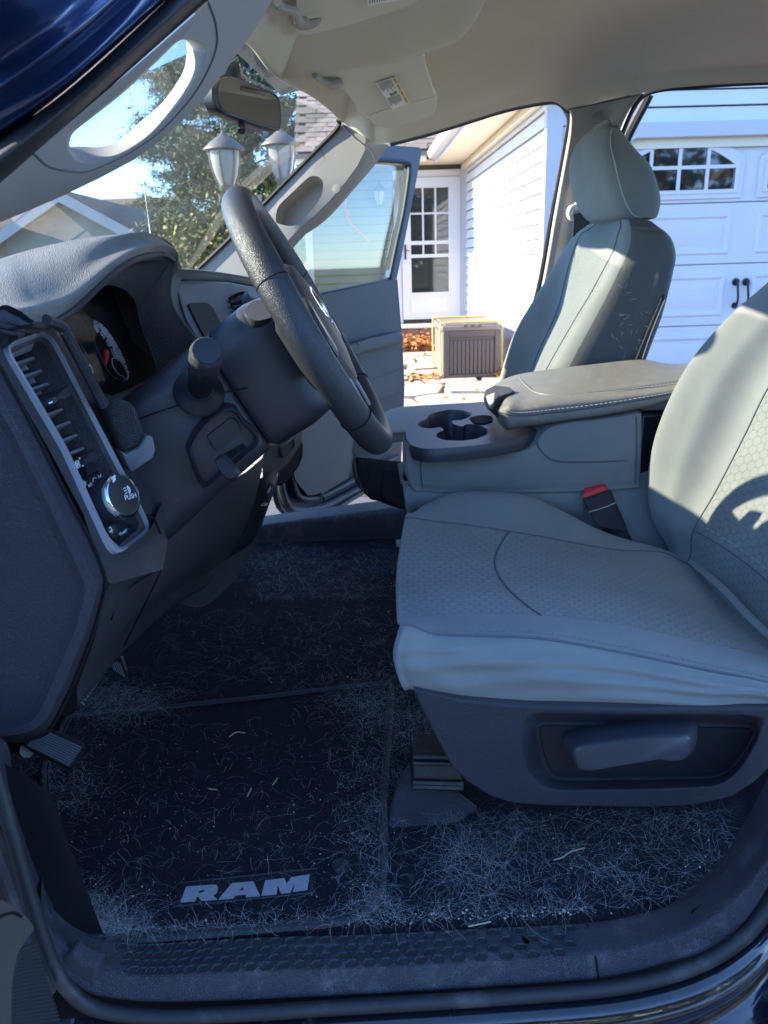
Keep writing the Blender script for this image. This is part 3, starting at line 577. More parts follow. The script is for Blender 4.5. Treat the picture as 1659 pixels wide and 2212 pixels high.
# --- lamp post with two lanterns
lp0 = W(492, 416, 4.3); lp1 = W(612, 400, 4.3); pm = (lp0+lp1)/2
lp = thing('lamp_post', 'double lamp post with two frosted pewter lanterns beyond the windshield', 'lamp post', (pm[0], 4.3, 0))
mb = MB(); mb.tube([(pm[0], 4.3, 0), (pm[0], 4.3, .25), (pm[0], 4.3, lp0[2]-.02)], [.06, .04, .035], 12); mb.tube([lp0+(0, 0, -.0), lp0+(.06, 0, -.09), pm+(0, 0, -.10), lp1+(-.06, 0, -.09), lp1], .014, 8, n=24); mb.build('post', 'pewter', lp)
lantern('lantern', lp0, .43, lp, 'frost', 'pewter'); lantern('lantern', lp1, .40, lp, 'frost', 'pewter')
# ================================================================ THE TRUCK
truck = thing('pickup_truck', 'dark blue pickup truck seen through its open driver door, grey cloth seats and black carpet', 'pickup truck', (0, 0, 0))
T3 = lambda *a: [W(x, y, Y) for x, y, Y in a]
def line(name, pts, r, m, par, n=40, seg=6, closed=False): mb = MB(); mb.tube(pts, r, seg, n=n, closed=closed); return mb.build(name, m, par)

# --- body outside the cabin: nose, firewall, floor pan, rockers, roof skin
mb = MB()
sec = lambda x, w, z0, z1, rr: [(x, -w, z0), (x, -w-.03, (z0+z1)/2), (x, -w+.02, z1-rr), (x, -w+.12, z1), (x, 0, z1+.03), (x, w-.12, z1), (x, w-.02, z1-rr), (x, w+.03, (z0+z1)/2), (x, w, z0)]
mb.loft([sec(-2.6, .86, .45, .92, .10), sec(-2.45, .92, .35, 1.03, .10), sec(-1.5, .95, .33, 1.09, .10), sec(-.72, .95, .33, 1.12, .10)]); nose = mb.build('nose', 'paint', truck, smooth=50)
mb = MB(); mb.b2((-.72, -.84, .30), (-.66, .84, 1.14)); mb.build('firewall', 'plasticdk', truck, smooth=None)
mb = MB(); mb.b2((-.74, -.86, 1.08), (-.52, .86, 1.158)); mb.b2((-.74, -.86, .9), (-.60, .86, 1.079)); mb.build('cowl', 'plasticdk', truck, smooth=None)
mb = MB(); mb.b2((-.70, -.80, .40), (2.0, .58, .485)); mb.build('floor_pan', 'plasticdk', truck, smooth=None)
G = [[(-.18, -.66, 1.585), (-.26, 0, 1.62), (-.16, .62, 1.585)], [(.35, -.72, 1.70), (.30, 0, 1.745), (.35, .72, 1.70)], [(1.2, -.72, 1.71), (1.2, 0, 1.755), (1.2, .72, 1.71)], [(2.0, -.70, 1.67), (2.0, 0, 1.72), (2.0, .70, 1.67)]]
mb = MB(); mb.ctrl(G, 16, 16); mb.build('roof', 'paint', truck, smooth=60)
mb = MB(); mb.b2((1.95, -.74, .45), (2.0, .74, 1.2)); mb.build('rear_panel', 'dashlow', truck, smooth=None)
# --- headliner: flat in the middle, rolling down to the door rails
far = T3((735, 260, .640), (800, 303, .610), (842, 308, .69), (930, 286, .72), (1020, 258, .73), (1100, 234, .735), (1190, 219, .74), (1230, 236, .75), (1300, 222, .755), (1390, 200, .755), (1450, 190, .755), (1659, 178, .755), (1900, 172, .755), (2400, 160, .755))
rows = []
for i, e in enumerate(far):
    x = e[0]; k = min(1, max(0, (x+.10)/.42)); zt = 1.535+.125*k**.7
    lip = max(0, .05-.0*k)
    rows.append([e, (x, e[1]-.035, e[2]+.030*(.4+.6*k)), (x-.01*(1-k), e[1]-.12, e[2]+(zt-e[2])*.62), (x-.04*(1-k), .42, e[2]+(zt-e[2])*.95), (x-.09*(1-k), .1, zt), (x-.10*(1-k), -.3, zt), (x-.03*(1-k), -.60, zt-.03), (x, -.71, 1.56)])
mb = MB(); mb.ctrl(rows, 70, 40); mb.build('headliner', 'headliner', truck, smooth=60)
# black gasket along the door openings
line('door_seal', T3((842, 312, .715), (930, 289, .735), (1020, 261, .745), (1100, 237, .75), (1180, 222, .755), (1207, 224, .76), (1222, 240, .765), (1228, 262, .765), (1222, 300, .77), (1208, 380, .775), (1190, 470, .78), (1165, 610, .785), (1135, 720, .79)), .006, 'rubber', truck, 80)
line('door_seal', T3((1330, 330, .79), (1352, 270, .78), (1372, 228, .775), (1392, 206, .77), (1420, 196, .765), (1470, 190, .76), (1659, 179, .76), (2200, 166, .76)), .006, 'rubber', truck, 60)
# --- overhead swell and the two visors
E_ = T3((545, 85, -.17), (568, 108, -.09), (600, 152, .03), (628, 173, .07), (682, 165, .07), (752, 150, .07), (848, 131, .07), (912, 112, .07), (973, 92, .06), (1005, 68, .04), (1027, 36, 0), (1040, 0, -.06))
rows = [[p+(.03, -.55, .05), p+(.02, -.33, .045), p+(.01, -.15, .016), p+(.003, -.03, -.002), p, p+(0, .022, .012), p+(0, .04, .14)] for p in E_]
mb = MB(); mb.ctrl(rows, 60, 24); mb.build('overhead_console', 'headliner', truck, smooth=60)
def visor(outline, pl, th, lab):
    mb = MB(); o0 = smoothloop(PP(pl, *outline), 90); mb.loft([shrink(o0, .985)+pl.n*0.0, o0-pl.n*th*.25, o0-pl.n*th*.7, shrink(o0, .985)-pl.n*th]); v = mb.build('sun_visor', 'visor', truck, smooth=50, label=lab); return v
vp = PL(W(645, 70, -.17), W(880, 10, -.17), W(642, 0, -.36))
dv = visor([(634, -60), (638, -10), (641, 25), (652, 42), (668, 44), (664, 52), (640, 50), (637, 62), (648, 74), (668, 75), (720, 64), (785, 45), (850, 25), (890, 10), (915, -10), (930, -60)], vp, .02, 'driver sun visor, only its end in view')
mb = MB(); mb.loft([smoothloop(PP(vp, (637, 52), (652, 46), (672, 43), (693, 40), (690, 52), (675, 62), (655, 66), (641, 62), off=.001), 32), smoothloop(PP(vp, (640, 54), (655, 50), (672, 46), (688, 43), (686, 51), (672, 59), (655, 62), (644, 60), off=-.006), 32)]); mb.build('hinge_cover', 'pillar', dv)
mb = MB(); mb.tube(PP(vp, (598, 2), (606, 14), (622, 20), (638, 26), (646, 44), (662, 48), off=.005), .0055, 8, n=24); mb.build('visor_arm', 'pillar', dv)
mb = MB(); mb.plate(PP(vp, (790, -8), (870, -25), (875, -3), (794, 11), off=.0015), vp.n*.0008); mb.build('label', 'label', dv, smooth=None)
mb = MB()
for k in range(14): x = 798+k*5.2; mb.plate(PP(vp, (x, 7-k*.95), (x+2.2, 6.6-k*.95), (x+1.8, 1-k*.95), (x-.4, 1.4-k*.95), off=.0026), vp.n*.0003)
mb.build('print', 'ink', dv, smooth=None)
vq = PL(W(700, 178, .10), W(790, 252, .42), W(940, 214, .42))
pv = visor([(672, 162), (690, 172), (720, 176), (738, 190), (765, 222), (775, 246), (792, 253), (840, 243), (935, 214), (939, 206), (922, 150), (905, 112), (800, 135), (700, 155)], vq, .02, 'passenger sun visor with a white and yellow warning label')
mb = MB(); o0 = smoothloop(PP(vq, (797, 250), (800, 264), (815, 273), (838, 276), (870, 270), (925, 254), (942, 238), (944, 222), (938, 211), (860, 230), off=.002), 48); mb.loft([shrink(o0, .97), o0-vq.n*.004, shrink(o0, .98)-vq.n*.012]); mb.build('visor_flap', 'visor', pv, smooth=50)
mb = MB(); mb.loft([smoothloop(PP(vq, (694, 172), (712, 168), (735, 170), (742, 180), (736, 190), (718, 194), (704, 188), off=.003), 32), smoothloop(PP(vq, (699, 173), (713, 171), (732, 172), (737, 180), (732, 187), (718, 190), (707, 185), off=-.008), 32)]); mb.build('hinge_cover', 'pillar', pv)
mb = MB(); mb.tube(PP(vq, (680, 163), (690, 172), (706, 178), (722, 177), (735, 176), off=.006), .0045, 8, n=20); mb.build('visor_arm', 'pillar', pv)
LB = lambda u, v, off: (lambda p: vq(p[0], p[1], off))((812+(855-812)*u+(847-812)*v+((885-855)-(847-812))*u*v, 179+(165-179)*u+(235-179)*v+((222-165)-(235-179))*u*v))
mb = MB(); mb.plate([LB(0, 0, .003), LB(1, 0, .003), LB(1, 1, .003), LB(0, 1, .003)], vq.n*.0008); mb.build('label', 'label', pv, smooth=None)
mb = MB(); mb.plate([LB(.80, .01, .0042), LB(.985, .01, .0042), LB(.985, .99, .0042), LB(.80, .99, .0042)], vq.n*.0004); mb.build('label_band', 'yellow', pv, smooth=None)
mb = MB(); rg = random.Random(9)
for (v0, v1) in ((.04, .44), (.62, .96)):
    for k in range(9): u = .07+k*.075; ve = v0+(v1-v0)*rg.uniform(.6, 1); mb.plate([LB(u, v0, .0042), LB(u+.035, v0, .0042), LB(u+.035, ve, .0042), LB(u, ve, .0042)], vq.n*.0003)
for a, b, c, d in ((.3, .47, .38, .6), (.42, .50, .5, .58), (.55, .46, .66, .56), (.36, .52, .60, .55)): mb.plate([LB(a, b, .0042), LB(c, b, .0042), LB(c, d, .0042), LB(a, d, .0042)], vq.n*.0003)
for k in range(4): v = .06+k*.24; mb.plate([LB(.86, v, .005), LB(.92, v, .005), LB(.92, v+.16, .005), LB(.86, v+.16, .005)], vq.n*.0002)
mb.build('print', 'ink', pv, smooth=None)
# --- windshield, its black border, mirror
gl = [[(-.50, -.75, 1.17), (-.60, -.35, 1.165), (-.63, 0, 1.165), (-.60, .35, 1.165), W(405, 600, .67)+(-.01, 0, 0)], None, [W(560, 45, -.66), (-.19, -.3, 1.525), (-.215, 0, 1.53), (-.17, .3, 1.545), W(737, 255, .65)+(-.012, 0, 0)]]
gl[1] = [(np.asarray(a)+np.asarray(b))/2+(-.02, 0, .015) for a, b in zip(gl[0], gl[2])]
mb = MB(); mb.ctrl(gl, 14, 20); mb.build('windshield', 'windshield', truck, smooth=60)
line('windshield_gasket', T3((400, 606, .66), (430, 579, .66), (500, 512, .655), (600, 410, .65), (690, 318, .645), (722, 285, .64), (733, 268, .638), (730, 258, .63)), .0055, 'rubber', truck, 40)
mp = W(540, 215, -.02); mo = [(474, 164), (500, 162), (545, 178), (590, 198), (606, 212), (611, 245), (611, 272), (604, 282), (570, 276), (510, 256), (478, 242), (466, 226), (462, 200), (464, 175)]
pm_ = PL(W(470, 200, -.10), W(610, 245, .07), W(606, 280, .060)); o0 = smoothloop(PP(pm_, *mo), 60)
mb = MB(); mb.loft([shrink(o0, .94)-pm_.n*.0, o0-pm_.n*.004, o0-pm_.n*.02, shrink(o0, .7)-pm_.n*.04]); mir = mb.build('rear_view_mirror', 'plasticdk', truck, smooth=50)
g0 = smoothloop(PP(pm_, (480, 171), (502, 170), (544, 185), (586, 204), (600, 217), (604, 245), (604, 268), (598, 275), (568, 269), (514, 250), (484, 238), (474, 222), (471, 202), (473, 182), off=.0015), 60)
mb = MB(); mb.loft([g0, g0-pm_.n*.003]); mb.build('mirror_glass', 'mirrorglass', mir, smooth=None)
mb = MB(); mb.tube([pm_(524, 258, -.01), pm_(522, 268, -.008), pm_(521, 284, -.004)], [.006, .006, .0065], 8); mb.tube([pm_(525, 200, -.03), pm_(515, 170, -.05), W(505, 150, -.05)], .011, 8, n=8); mb.build('mirror_arm', 'plasticdk', mir)
mb = MB(); q = smoothloop(T3((478, 176, -.07), (492, 148, -.07), (500, 138, -.07), (497, 160, -.07), (486, 176, -.07)), 24); mb.loft([q, q+(0, .05, 0)]); mb.build('mirror_mount', 'plasticdk', mir, smooth=30)
# antenna whip on the far fender
mb = MB(); q = [WX(275, 160, -.93), WX(290, 255, -.93), WX(303, 340, -.93), WX(314, 420, -.93), WX(326, 512, -.93)]; q += [q[-1]+(0, .0, -.25)]; mb.tube(q, [.0022, .0026, .003, .0034], 6, n=30); mb.build('antenna', 'chrome', truck)
# --- driver's A-pillar: inner trim with the pull-handle opening, door seal, painted frame
pa = PL(W(0, 480, -.765), W(592, 0, -.685), W(0, 395, -.795))
outer = [(-60, 500), (0, 480), (60, 456), (140, 421), (215, 385), (290, 345), (350, 300), (400, 255), (440, 213), (490, 148), (520, 106), (560, 48), (592, -5), (612, -45), (500, -45), (450, 5), (330, 110), (150, 265), (80, 325), (0, 395), (-60, 448)]
Fh = [(146, 320), (149, 293), (163, 275), (200, 248), (270, 192), (338, 128), (378, 90), (402, 82), (436, 92), (446, 112), (430, 162), (385, 225), (325, 290), (262, 333), (215, 352), (170, 350)]
Bh = [(151, 316), (154, 295), (166, 280), (202, 252), (271, 197), (340, 132), (380, 93), (397, 86), (403, 92), (403, 115), (394, 158), (352, 220), (300, 265), (258, 303), (215, 317), (170, 316)]
mb = MB(); fo = PP(pa, *outer); fi = smoothloop(PP(pa, *Fh), 64); bi = smoothloop(PP(pa, *Bh, off=-.045), 64); fi1 = smoothloop(PP(pa, *[(x*.93+y2*.07, y*.93+w*.07) for (x, y), (y2, w) in zip(Fh, Bh)], off=-.004), 64)
mb.holed(fo, fi); mb.loft([fi, fi1, fi1*.35+bi*.65, bi], False, False); bo = PP(pa, *outer, off=-.045); mb.loft([fo, bo], False, False)
pil = mb.build('pillar_trim', 'pillar', truck, smooth=40, label='driver windshield pillar trim with an open pull handle')
line('trim_seam', PP(pa, (72, 330), (107, 360), (160, 371), (200, 367), (280, 330), (350, 280), (410, 215), (445, 160), (468, 100), (466, 50), (450, 4), off=.0002), .0008, 'piping', pil, 50)
rows = [T3((-60, 452, -.795), (150, 267, -.772), (520, -60, -.720)), T3((-60, 432, -.825), (150, 252, -.802), (500, -60, -.750)), T3((-60, 392, -.845), (150, 228, -.820), (470, -60, -.770)), T3((-60, 352, -.835), (150, 203, -.810), (440, -60, -.760)), T3((-60, 338, -.810), (150, 190, -.795), (424, -60, -.750))]
mb = MB(); mb.ctrl(rows, 30, 24); mb.build('door_seal', 'rubber', truck, smooth=60, label='rubber seal along the driver windshield pillar')
rows = [T3((-60, 346, -.800), (150, 196, -.785), (430, -60, -.740)), T3((-60, 330, -.825), (150, 180, -.808), (418, -60, -.760)), T3((-60, 318, -.835), (150, 172, -.817), (408, -60, -.770)), T3((-60, 300, -.825), (150, 160, -.810), (390, -60, -.760)), T3((-60, 262, -.830), (150, 118, -.820), (345, -60, -.770)), T3((-60, 236, -.860), (140, 92, -.845), (312, -60, -.800)), T3((-60, 214, -.860), (130, 74, -.845), (286, -60, -.800)), T3((-60, 165, -.850), (120, 40, -.840), (235, -60, -.795)), T3((-60, 120, -.880), (80, 10, -.870), (165, -60, -.830)), T3((-60, 60, -.920), (30, -10, -.910), (90, -60, -.870)), T3((-60, 0, -.960), (0, -40, -.960), (20, -60, -.940))]
mb = MB(); mb.ctrl(rows, 60, 20); mb.build('door_frame', 'paint', truck, smooth=60, label='dark blue painted frame of the driver door opening')
# --- far A-pillar trim with its grip pocket
pb = PL(W(430, 580, .665), W(735, 270, .645), W(820, 310, .605))
outer = [(360, 650), (432, 578), (500, 510), (600, 408), (690, 316), (720, 287), (737, 266), (762, 280), (790, 297), (788, 325), (772, 358), (745, 395), (715, 430), (680, 465), (650, 490), (635, 505), (600, 545), (540, 610), (480, 680)]
Fh = [(596, 478), (598, 455), (606, 440), (630, 417), (664, 385), (680, 380), (694, 386), (698, 400), (692, 428), (672, 455), (650, 480), (630, 488), (608, 485)]
fi = smoothloop(PP(pb, *Fh, off=.003), 52); fo = smoothloop(PP(pb, *outer), 19); fo = np.array(PP(pb, *outer)); mb = MB(); mb.holed(fo, fi); f2 = shrink(fi, .97)-pb.n*.016; f3 = shrink(fi, .86)-pb.n*.045+np.array([0, 0, 0]); mb.loft([fi, f2, f3], False, True)
mb.loft([fo, fo-pb.n*.05], False, False); E1 = PP(pb, (790, 297), (788, 325), (772, 358), (745, 395), (715, 430), (680, 465), (650, 490), (635, 505), (600, 545)); E2 = T3((839, 314, .70), (818, 346, .70), (795, 374, .70), (768, 405, .70), (738, 440, .70), (702, 477, .70), (662, 505, .70), (640, 515, .70), (610, 560, .70)); mb.ctrl([E1, [a*.55+b*.45+np.array((.0, -.012, .0)) for a, b in zip(E1, E2)], E2], 12, 30)
fp = mb.build('pillar_trim', 'pillar', truck, smooth=40, label='passenger windshield pillar trim with a grip pocket')
line('trim_seam', PP(pb, (690, 317), (700, 340), (704, 375), (700, 410), (690, 438), off=.0003), .001, 'piping', fp, 24); line('trim_seam', PP(pb, (742, 270), (765, 296), (785, 312), (804, 331), (812, 350), off=.001), .0014, 'piping', fp, 24)
mb = MB(); mb.lathe([(.0, 0), (.011, 0), (.011, .0012), (.009, .0016), (0, .0016)], pb(727, 407), pb.n, 20); mb.build('trim_cap', 'pillar', fp, smooth=30)
# --- far B-pillar
q = T3((1229, 234, .752), (1226, 290, .755), (1212, 370, .76), (1194, 470, .765), (1174, 587, .77), (1150, 700, .775), (1120, 830, .78)); s_ = T3((1392, 201, .757), (1366, 235, .76), (1344, 282, .76), (1325, 350, .765), (1300, 470, .77), (1270, 600, .775), (1200, 830, .78))
mb = MB(); mb.ctrl([[a+(.016, .075, 0), a+(.002, .03, 0), a+(.006, .004, 0), a+(.02, 0, 0), (a+b)/2+(0, -.008, 0), b+(-.02, 0, 0), b+(-.004, .006, 0), b+(.004, .06, 0)] for a, b in zip(q, s_)], 30, 30); bp_ = mb.build('pillar_trim', 'pillar', truck, smooth=60, label='passenger door pillar trim stamped SRS AIRBAG, behind the headrest')
line('trim_seam', T3((1227, 237, .75), (1300, 222, .742), (1388, 203, .752)), .0016, 'piping', bp_, 20)
pbp = PL(W(1270, 250, .748), W(1320, 240, .748), W(1290, 290, .752)); mb = MB(); mb.tube(PP(pbp, (1275, 246), (1318, 240), (1315, 256), (1300, 266), (1284, 266), (1275, 256), (1275, 246), off=.002), .0011, 6, n=40); mb.build('stamp_outline', 'pillar', bp_)
text('stamp', 'SRS', pbp(1285, 252, .003), pbp(1308, 249, .003), pbp.n, 'pillar', bp_, ext=.0008); text('stamp', 'AIRBAG', pbp(1281, 261, .003), pbp(1311, 257, .003), pbp.n, 'pillar', bp_, ext=.0008)
# coat hook, belt webbing
hk = MB(); hk.tube(T3((1256, 432, .73), (1247, 446, .715), (1235, 450, .71), (1230, 460, .71), (1233, 470, .71), (1240, 474, .71)), [.012, .010, .009, .008, .007], 8, n=24); hk.build('coat_hook', 'hook', truck)
mb = MB(); a, b = T3((1240, 462, .70), (1275, 455, .71)); c, d = T3((1236, 540, .70), (1275, 540, .71)); mb.plate([a, b, d, c], (0, .004, 0)); mb.build('seat_belt', 'belt', truck)
# --- open rear door beyond: only its window frame shows
hz_ = T3((1402, 204, .95), (1392, 225, .96), (1368, 270, .98), (1345, 318, 1.0), (1290, 440, 1.0)); mb = MB(); mb.tube(hz_, .014, 8, n=24); rdoor = mb.build('rear_door_frame', 'rubber', truck); mb = MB(); mb.tube([p+(-.022, .03, 0) for p in hz_], .011, 8, n=24); mb.build('door_trim', 'hook', rdoor)
# --- passenger door, swung open
H0, H1, HR = np.array((-.30, .86, .6)), np.array((-.30, .86, 1.3)), np.array((.226, 1.70, 1.0)); pd = PL(H0, H1, HR)
dr = []
mb = MB(); sk = [(560, 660), (800, 640), (858, 600), (868, 720), (874, 830), (872, 900), (866, 1010), (773, 1069), (699, 1118), (634, 1123), (606, 1100), (594, 1060), (585, 900)]
mb.slab(PP(pd, *sk, off=-.03), PP(pd, *sk, off=-.09)); door = mb.build('door', 'doorframe', truck, smooth=None, bevel=.01, label='open passenger door with its window up')
pn = [(560, 665), (640, 646), (700, 631), (800, 612), (853, 603), (858, 640), (863, 705), (866, 760), (868, 830), (860, 846), (840, 852), (795, 868), (760, 885), (762, 960), (752, 1033), (697, 1066), (665, 1070), (640, 1040), (600, 900)]
r1 = [(700, 672), (760, 655), (830, 640), (838, 648), (842, 690), (842, 712), (760, 735), (690, 755)]
mb = MB(); fi = smoothloop(PP(pd, *r1), 40); mb.holed(PP(pd, *pn), fi); f1 = shrink(fi, .97)-pd.n*.012; f2 = shrink(fi, .90)-pd.n*.02; mb.loft([fi, f1, f2]); mb.loft([PP(pd, *pn), PP(pd, *pn, off=-.03)], False, False); mb.build('door_panel', 'doorblue', door, smooth=35)
mb = MB(); i1 = smoothloop(PP(pd, (735, 690), (770, 678), (815, 668), (823, 674), (824, 700), (815, 706), (760, 720), (735, 726), off=-.019), 40); mb.loft([i1, shrink(i1, .97)+pd.n*.004, shrink(i1, .9)+pd.n*.004]); mb.build('panel_inset', 'doorblue', door, smooth=35)
ar = [(690, 770), (770, 738), (862, 715), (870, 722), (871, 738), (864, 745), (790, 762), (690, 796)]
mb = MB(); mb.slab(PP(pd, *ar, off=.055), PP(pd, *ar, off=-.01)); mb.build('armrest', 'doorblue', door, bevel=.012, seg=3)
mb = MB(); mb.plate(PP(pd, (770, 741), (800, 730), (815, 728), (812, 735), (775, 746), off=.056), pd.n*.002); mb.build('switch', 'plasticdk', door)
pk = smoothloop(PP(pd, (770, 785), (815, 772), (829, 776), (832, 800), (826, 812), (790, 824), off=.001), 36); mb = MB(); mb.loft([pk, shrink(pk, .95)-pd.n*.006, shrink(pk, .86)-pd.n*.008], True, True); mb.build('map_pocket', 'doorblue', door, smooth=30)
line('panel_seam', PP(pd, (760, 838), (800, 822), (845, 806), (866, 796), off=.001), .002, 'piping', door, 16)
for pts, r in (([(628, 1000), (632, 1031), (639, 1062), (656, 1077), (697, 1071), (766, 1036), (860, 985)], .010), ([(604, 1010), (608, 1052), (620, 1088), (641, 1101), (700, 1093), (771, 1057), (864, 1005)], .012), ([(592, 1030), (596, 1074), (608, 1101), (634, 1117), (699, 1113), (773, 1069), (866, 1018)], .010)):
    line('door_seal', PP(pd, *pts, off=-.012), r, 'rubber', door, 40, 8)
mb = MB(); mb.tube(PP(pd, (693, 1066), (698, 1072), (700, 1080), off=.004), .004, 6, n=8); mb.build('drain_plug', 'plasticdk', door)
fo = [(560, 665), (580, 560), (620, 470), (700, 380), (790, 322), (850, 314), (905, 318), (911, 327), (890, 440), (870, 540), (857, 602)]; fin = [(600, 653), (612, 560), (640, 485), (715, 395), (800, 347), (850, 345), (882, 349), (890, 362), (878, 455), (862, 530), (845, 602)]
mb = MB(); O = np.array(PP(pd, *fo)); I = np.array(PP(pd, *fin)); mb.loft([O, I, I-pd.n*.035, O-pd.n*.035, O]); 
mb.v = mb.v; mb.f = [f for f in mb.f if len(f) == 4]; mb.mi = mb.mi[:len(mb.f)]; mb.build('window_frame', 'doorframe', door, smooth=35)
line('window_channel', PP(pd, (600, 653), (612, 560), (640, 485), (715, 397), (800, 350), (850, 348), (878, 352), (885, 366), (873, 455), (857, 530), (842, 602), off=.002), .009, 'rubber', door, 60)
mb = MB(); mb.plate(PP(pd, *[(560, 665)]+fin[1:]+[(700, 640)], off=-.02), -pd.n*.004); mb.build('window_pane', 'doorglass', door, smooth=None)
mb = MB(); mb.tube(PP(pd, (836, 600), (838, 585), off=.0), .006, 6); mb.build('lock_knob', 'chrome', door)
# --- far rocker and threshold
e0 = T3((380, 1165, .50), (560, 1139, .50), (600, 1133, .50), (700, 1120, .50), (850, 1101, .50), (1100, 1078, .50))
mb = MB(); mb.ctrl([[(p[0], .465, .488) for p in e0], [(p[0], .485, p[2]-.022) for p in e0], e0, [p+(0, .02, .004) for p in e0], [p+(0, .09, -.002) for p in e0], [p+(0, .105, -.03) for p in e0], [p+(0, .11, -.25) for p in e0]], 24, 20); mb.build('threshold', 'sill', truck, smooth=60, label='passenger side threshold under a film of pet hair')
# header trim above the glass
H_ = T3((470, 60, -.42), (505, 78, -.33), (545, 104, -.18), (588, 158, .0), (630, 186, .16), (672, 208, .34), (715, 240, .52), (738, 264, .64))
mb = MB(); mb.ctrl([[p+(-.01, 0, .012) for p in H_], H_, [p+(.02, .0, .006) for p in H_], [p+(.07, 0, .035) for p in H_], [p+(.16, -.02, .09) for p in H_]], 20, 40); mb.build('header_trim', 'headliner', truck, smooth=60)
# ================================================================ DASHBOARD
def sheetpx(name, rows, m, par, nu=30, nv=30, smooth=60, **k): mb = MB(); mb.ctrl([T3(*r) for r in rows], nu, nv); return mb.build(name, m, par, smooth=smooth, **k)
# pad and cluster hood: back edge, crown, lip, underside
cols = [((-90, 600, -.55), (-50, 664, -.69), (-10, 695, -.71)), ((0, 569, -.50), (36, 652, -.665), (60, 693, -.69)), ((50, 556, -.47), (78, 638, -.62), (102, 694, -.645)), ((110, 536, -.45), (135, 622, -.57), (163, 658, -.575)), ((175, 520, -.43), (195, 572, -.50), (247, 581, -.49)), ((240, 509, -.40), (255, 537, -.43), (302, 551, -.41)), ((310, 506, -.34), (322, 517, -.35), (352, 545, -.30)), ((366, 530, -.235), (369, 540, -.24), (373, 557, -.23)), ((376, 560, -.225), (377, 580, -.222), (372, 600, -.222))]
rows = [[], [], [], [], [], []]
for a, b, c in cols:
    A, B_, C_ = W(*a), W(*b), W(*c); rows[0].append(A+(-.20, .02, -.05)); rows[1].append(A+(-.05, .01, -.006)); rows[2].append(A); rows[3].append((A+B_)/2+(0, 0, .005)); rows[4].append(B_); rows[5].append(C_)
rows.insert(5, [a*.45+b*.55+np.array((.008, 0, .004)) for a, b in zip(rows[4], rows[5])])
mb = MB(); mb.ctrl(rows, 50, 60); dash = mb.build('dashboard', 'dash', truck, smooth=60)
lip = [W(*c) for _, _, c in cols[1:]]; inn = T3((118, 692, -.60), (158, 650, -.55), (205, 622, -.47), (250, 618, -.40), (285, 640, -.32), (300, 680, -.27), (306, 720, -.262))
mb = MB(); mb.ctrl([lip, [p+(-.006, .0, -.010) for p in lip], [a*.5+b*.5+np.array((0, 0, .012)) for a, b in zip(lip, inn)], inn], 20, 40); mb.build('cluster_hood', 'dashlow', dash, smooth=60)
line('hood_edge', [p+(.001, 0, -.003) for p in lip[:-1]], .0035, 'dashlow', dash, 60, 8)
for x, y in ((330, 612), (400/1.45, 640/1.0)): pass
# right cheek of the hood
sheetpx('hood_cheek', [[(373, 556, -.228), (366, 657, -.24), (420, 742, -.235), (432, 775, -.235)], [(345, 600, -.25), (338, 680, -.262), (380, 755, -.25), (400, 795, -.245)], [(300, 640, -.275), (300, 690, -.275), (330, 770, -.27), (341, 815, -.268)]], 'dashlow', dash, 16, 16)
hs_ = T3((374, 552, -.224), (368, 656, -.235), (434, 745, -.232), (475, 770, -.23)); mb = MB(); mb.ctrl([[p+(-.10, .015, 0) for p in hs_], [p+(-.004, .001, 0) for p in hs_], hs_, [p+(.001, .012, 0) for p in hs_], T3((392, 575, -.20), (396, 650, -.195), (455, 735, -.195), (500, 760, -.19))], 20, 24); mb.build('hood_side', 'dash', dash, smooth=50)
# instrument cluster
pc = PL(W(142, 692, -.585), W(300, 690, -.275), W(215, 868, -.585))
pc0 = pc; cl = [(104, 693), (146, 660), (210, 612), (280, 618), (305, 690), (345, 812), (300, 840), (222, 874), (180, 820)]
mb = MB(); mb.plate(PP(pc, *cl, off=-.035), -pc.n*.004); clu = mb.build('gauge_panel', 'dialface', dash, smooth=None)
mb = MB(); mb.plate(PP(pc, *[(108, 694), (150, 660), (212, 618), (275, 624), (298, 690), (338, 811), (300, 836), (220, 868), (172, 800)], off=.0), -pc.n*.002); mb.build('gauge_lens', 'lens', dash, smooth=None)
lb = PP(pc, (100, 692), (132, 705), (150, 735), (200, 830), (225, 878), off=.006); line('lens_rim', lb, .006, 'dashlow', dash, 40, 8)
line('lens_rim', PP(pc, (222, 872), (280, 848), (345, 814), (372, 800), off=.004), .005, 'dashlow', dash, 24, 8)
def dialpt(u, v): return pc(99.5+u*.18, 663.6+v*.18, -.030)
# dial ring: outer and inner arc from the photographed ellipse
oa = catmull([dialpt(*p) for p in ((560, 150), (640, 190), (720, 270), (800, 380), (870, 500), (930, 630), (975, 750), (990, 820), (975, 875), (945, 890))], 60); ia = catmull([dialpt(*p) for p in ((558, 185), (630, 240), (700, 325), (770, 430), (830, 540), (875, 640), (905, 720), (925, 790), (935, 840), (935, 885))], 60)
mb = MB(); mb.grid(np.stack([oa, oa*.7+ia*.3+pc.n*.003, ia]), uv=False); mb.build('dial_ring', 'dialrim', dash)
mb = MB(); o2 = catmull([dialpt(*p) for p in ((553, 145), (570, 300), (600, 470), (660, 600), (750, 770), (840, 850), (940, 893))], 40); mb.tube(o2, .0008, 5); mb.build('dial_ring', 'dim', dash)
mb = MB()
for i, k in enumerate(np.linspace(4, 52, 10)):
    j = int(k); mb.tube([oa[j]*.72+ia[j]*.28+pc.n*.0035, oa[j]*(.30 if i % 2 == 0 else .45)+ia[j]*(.70 if i % 2 == 0 else .55)+pc.n*.003], .0007, 4)
mb.build('tick', 'dialface', dash, smooth=None)
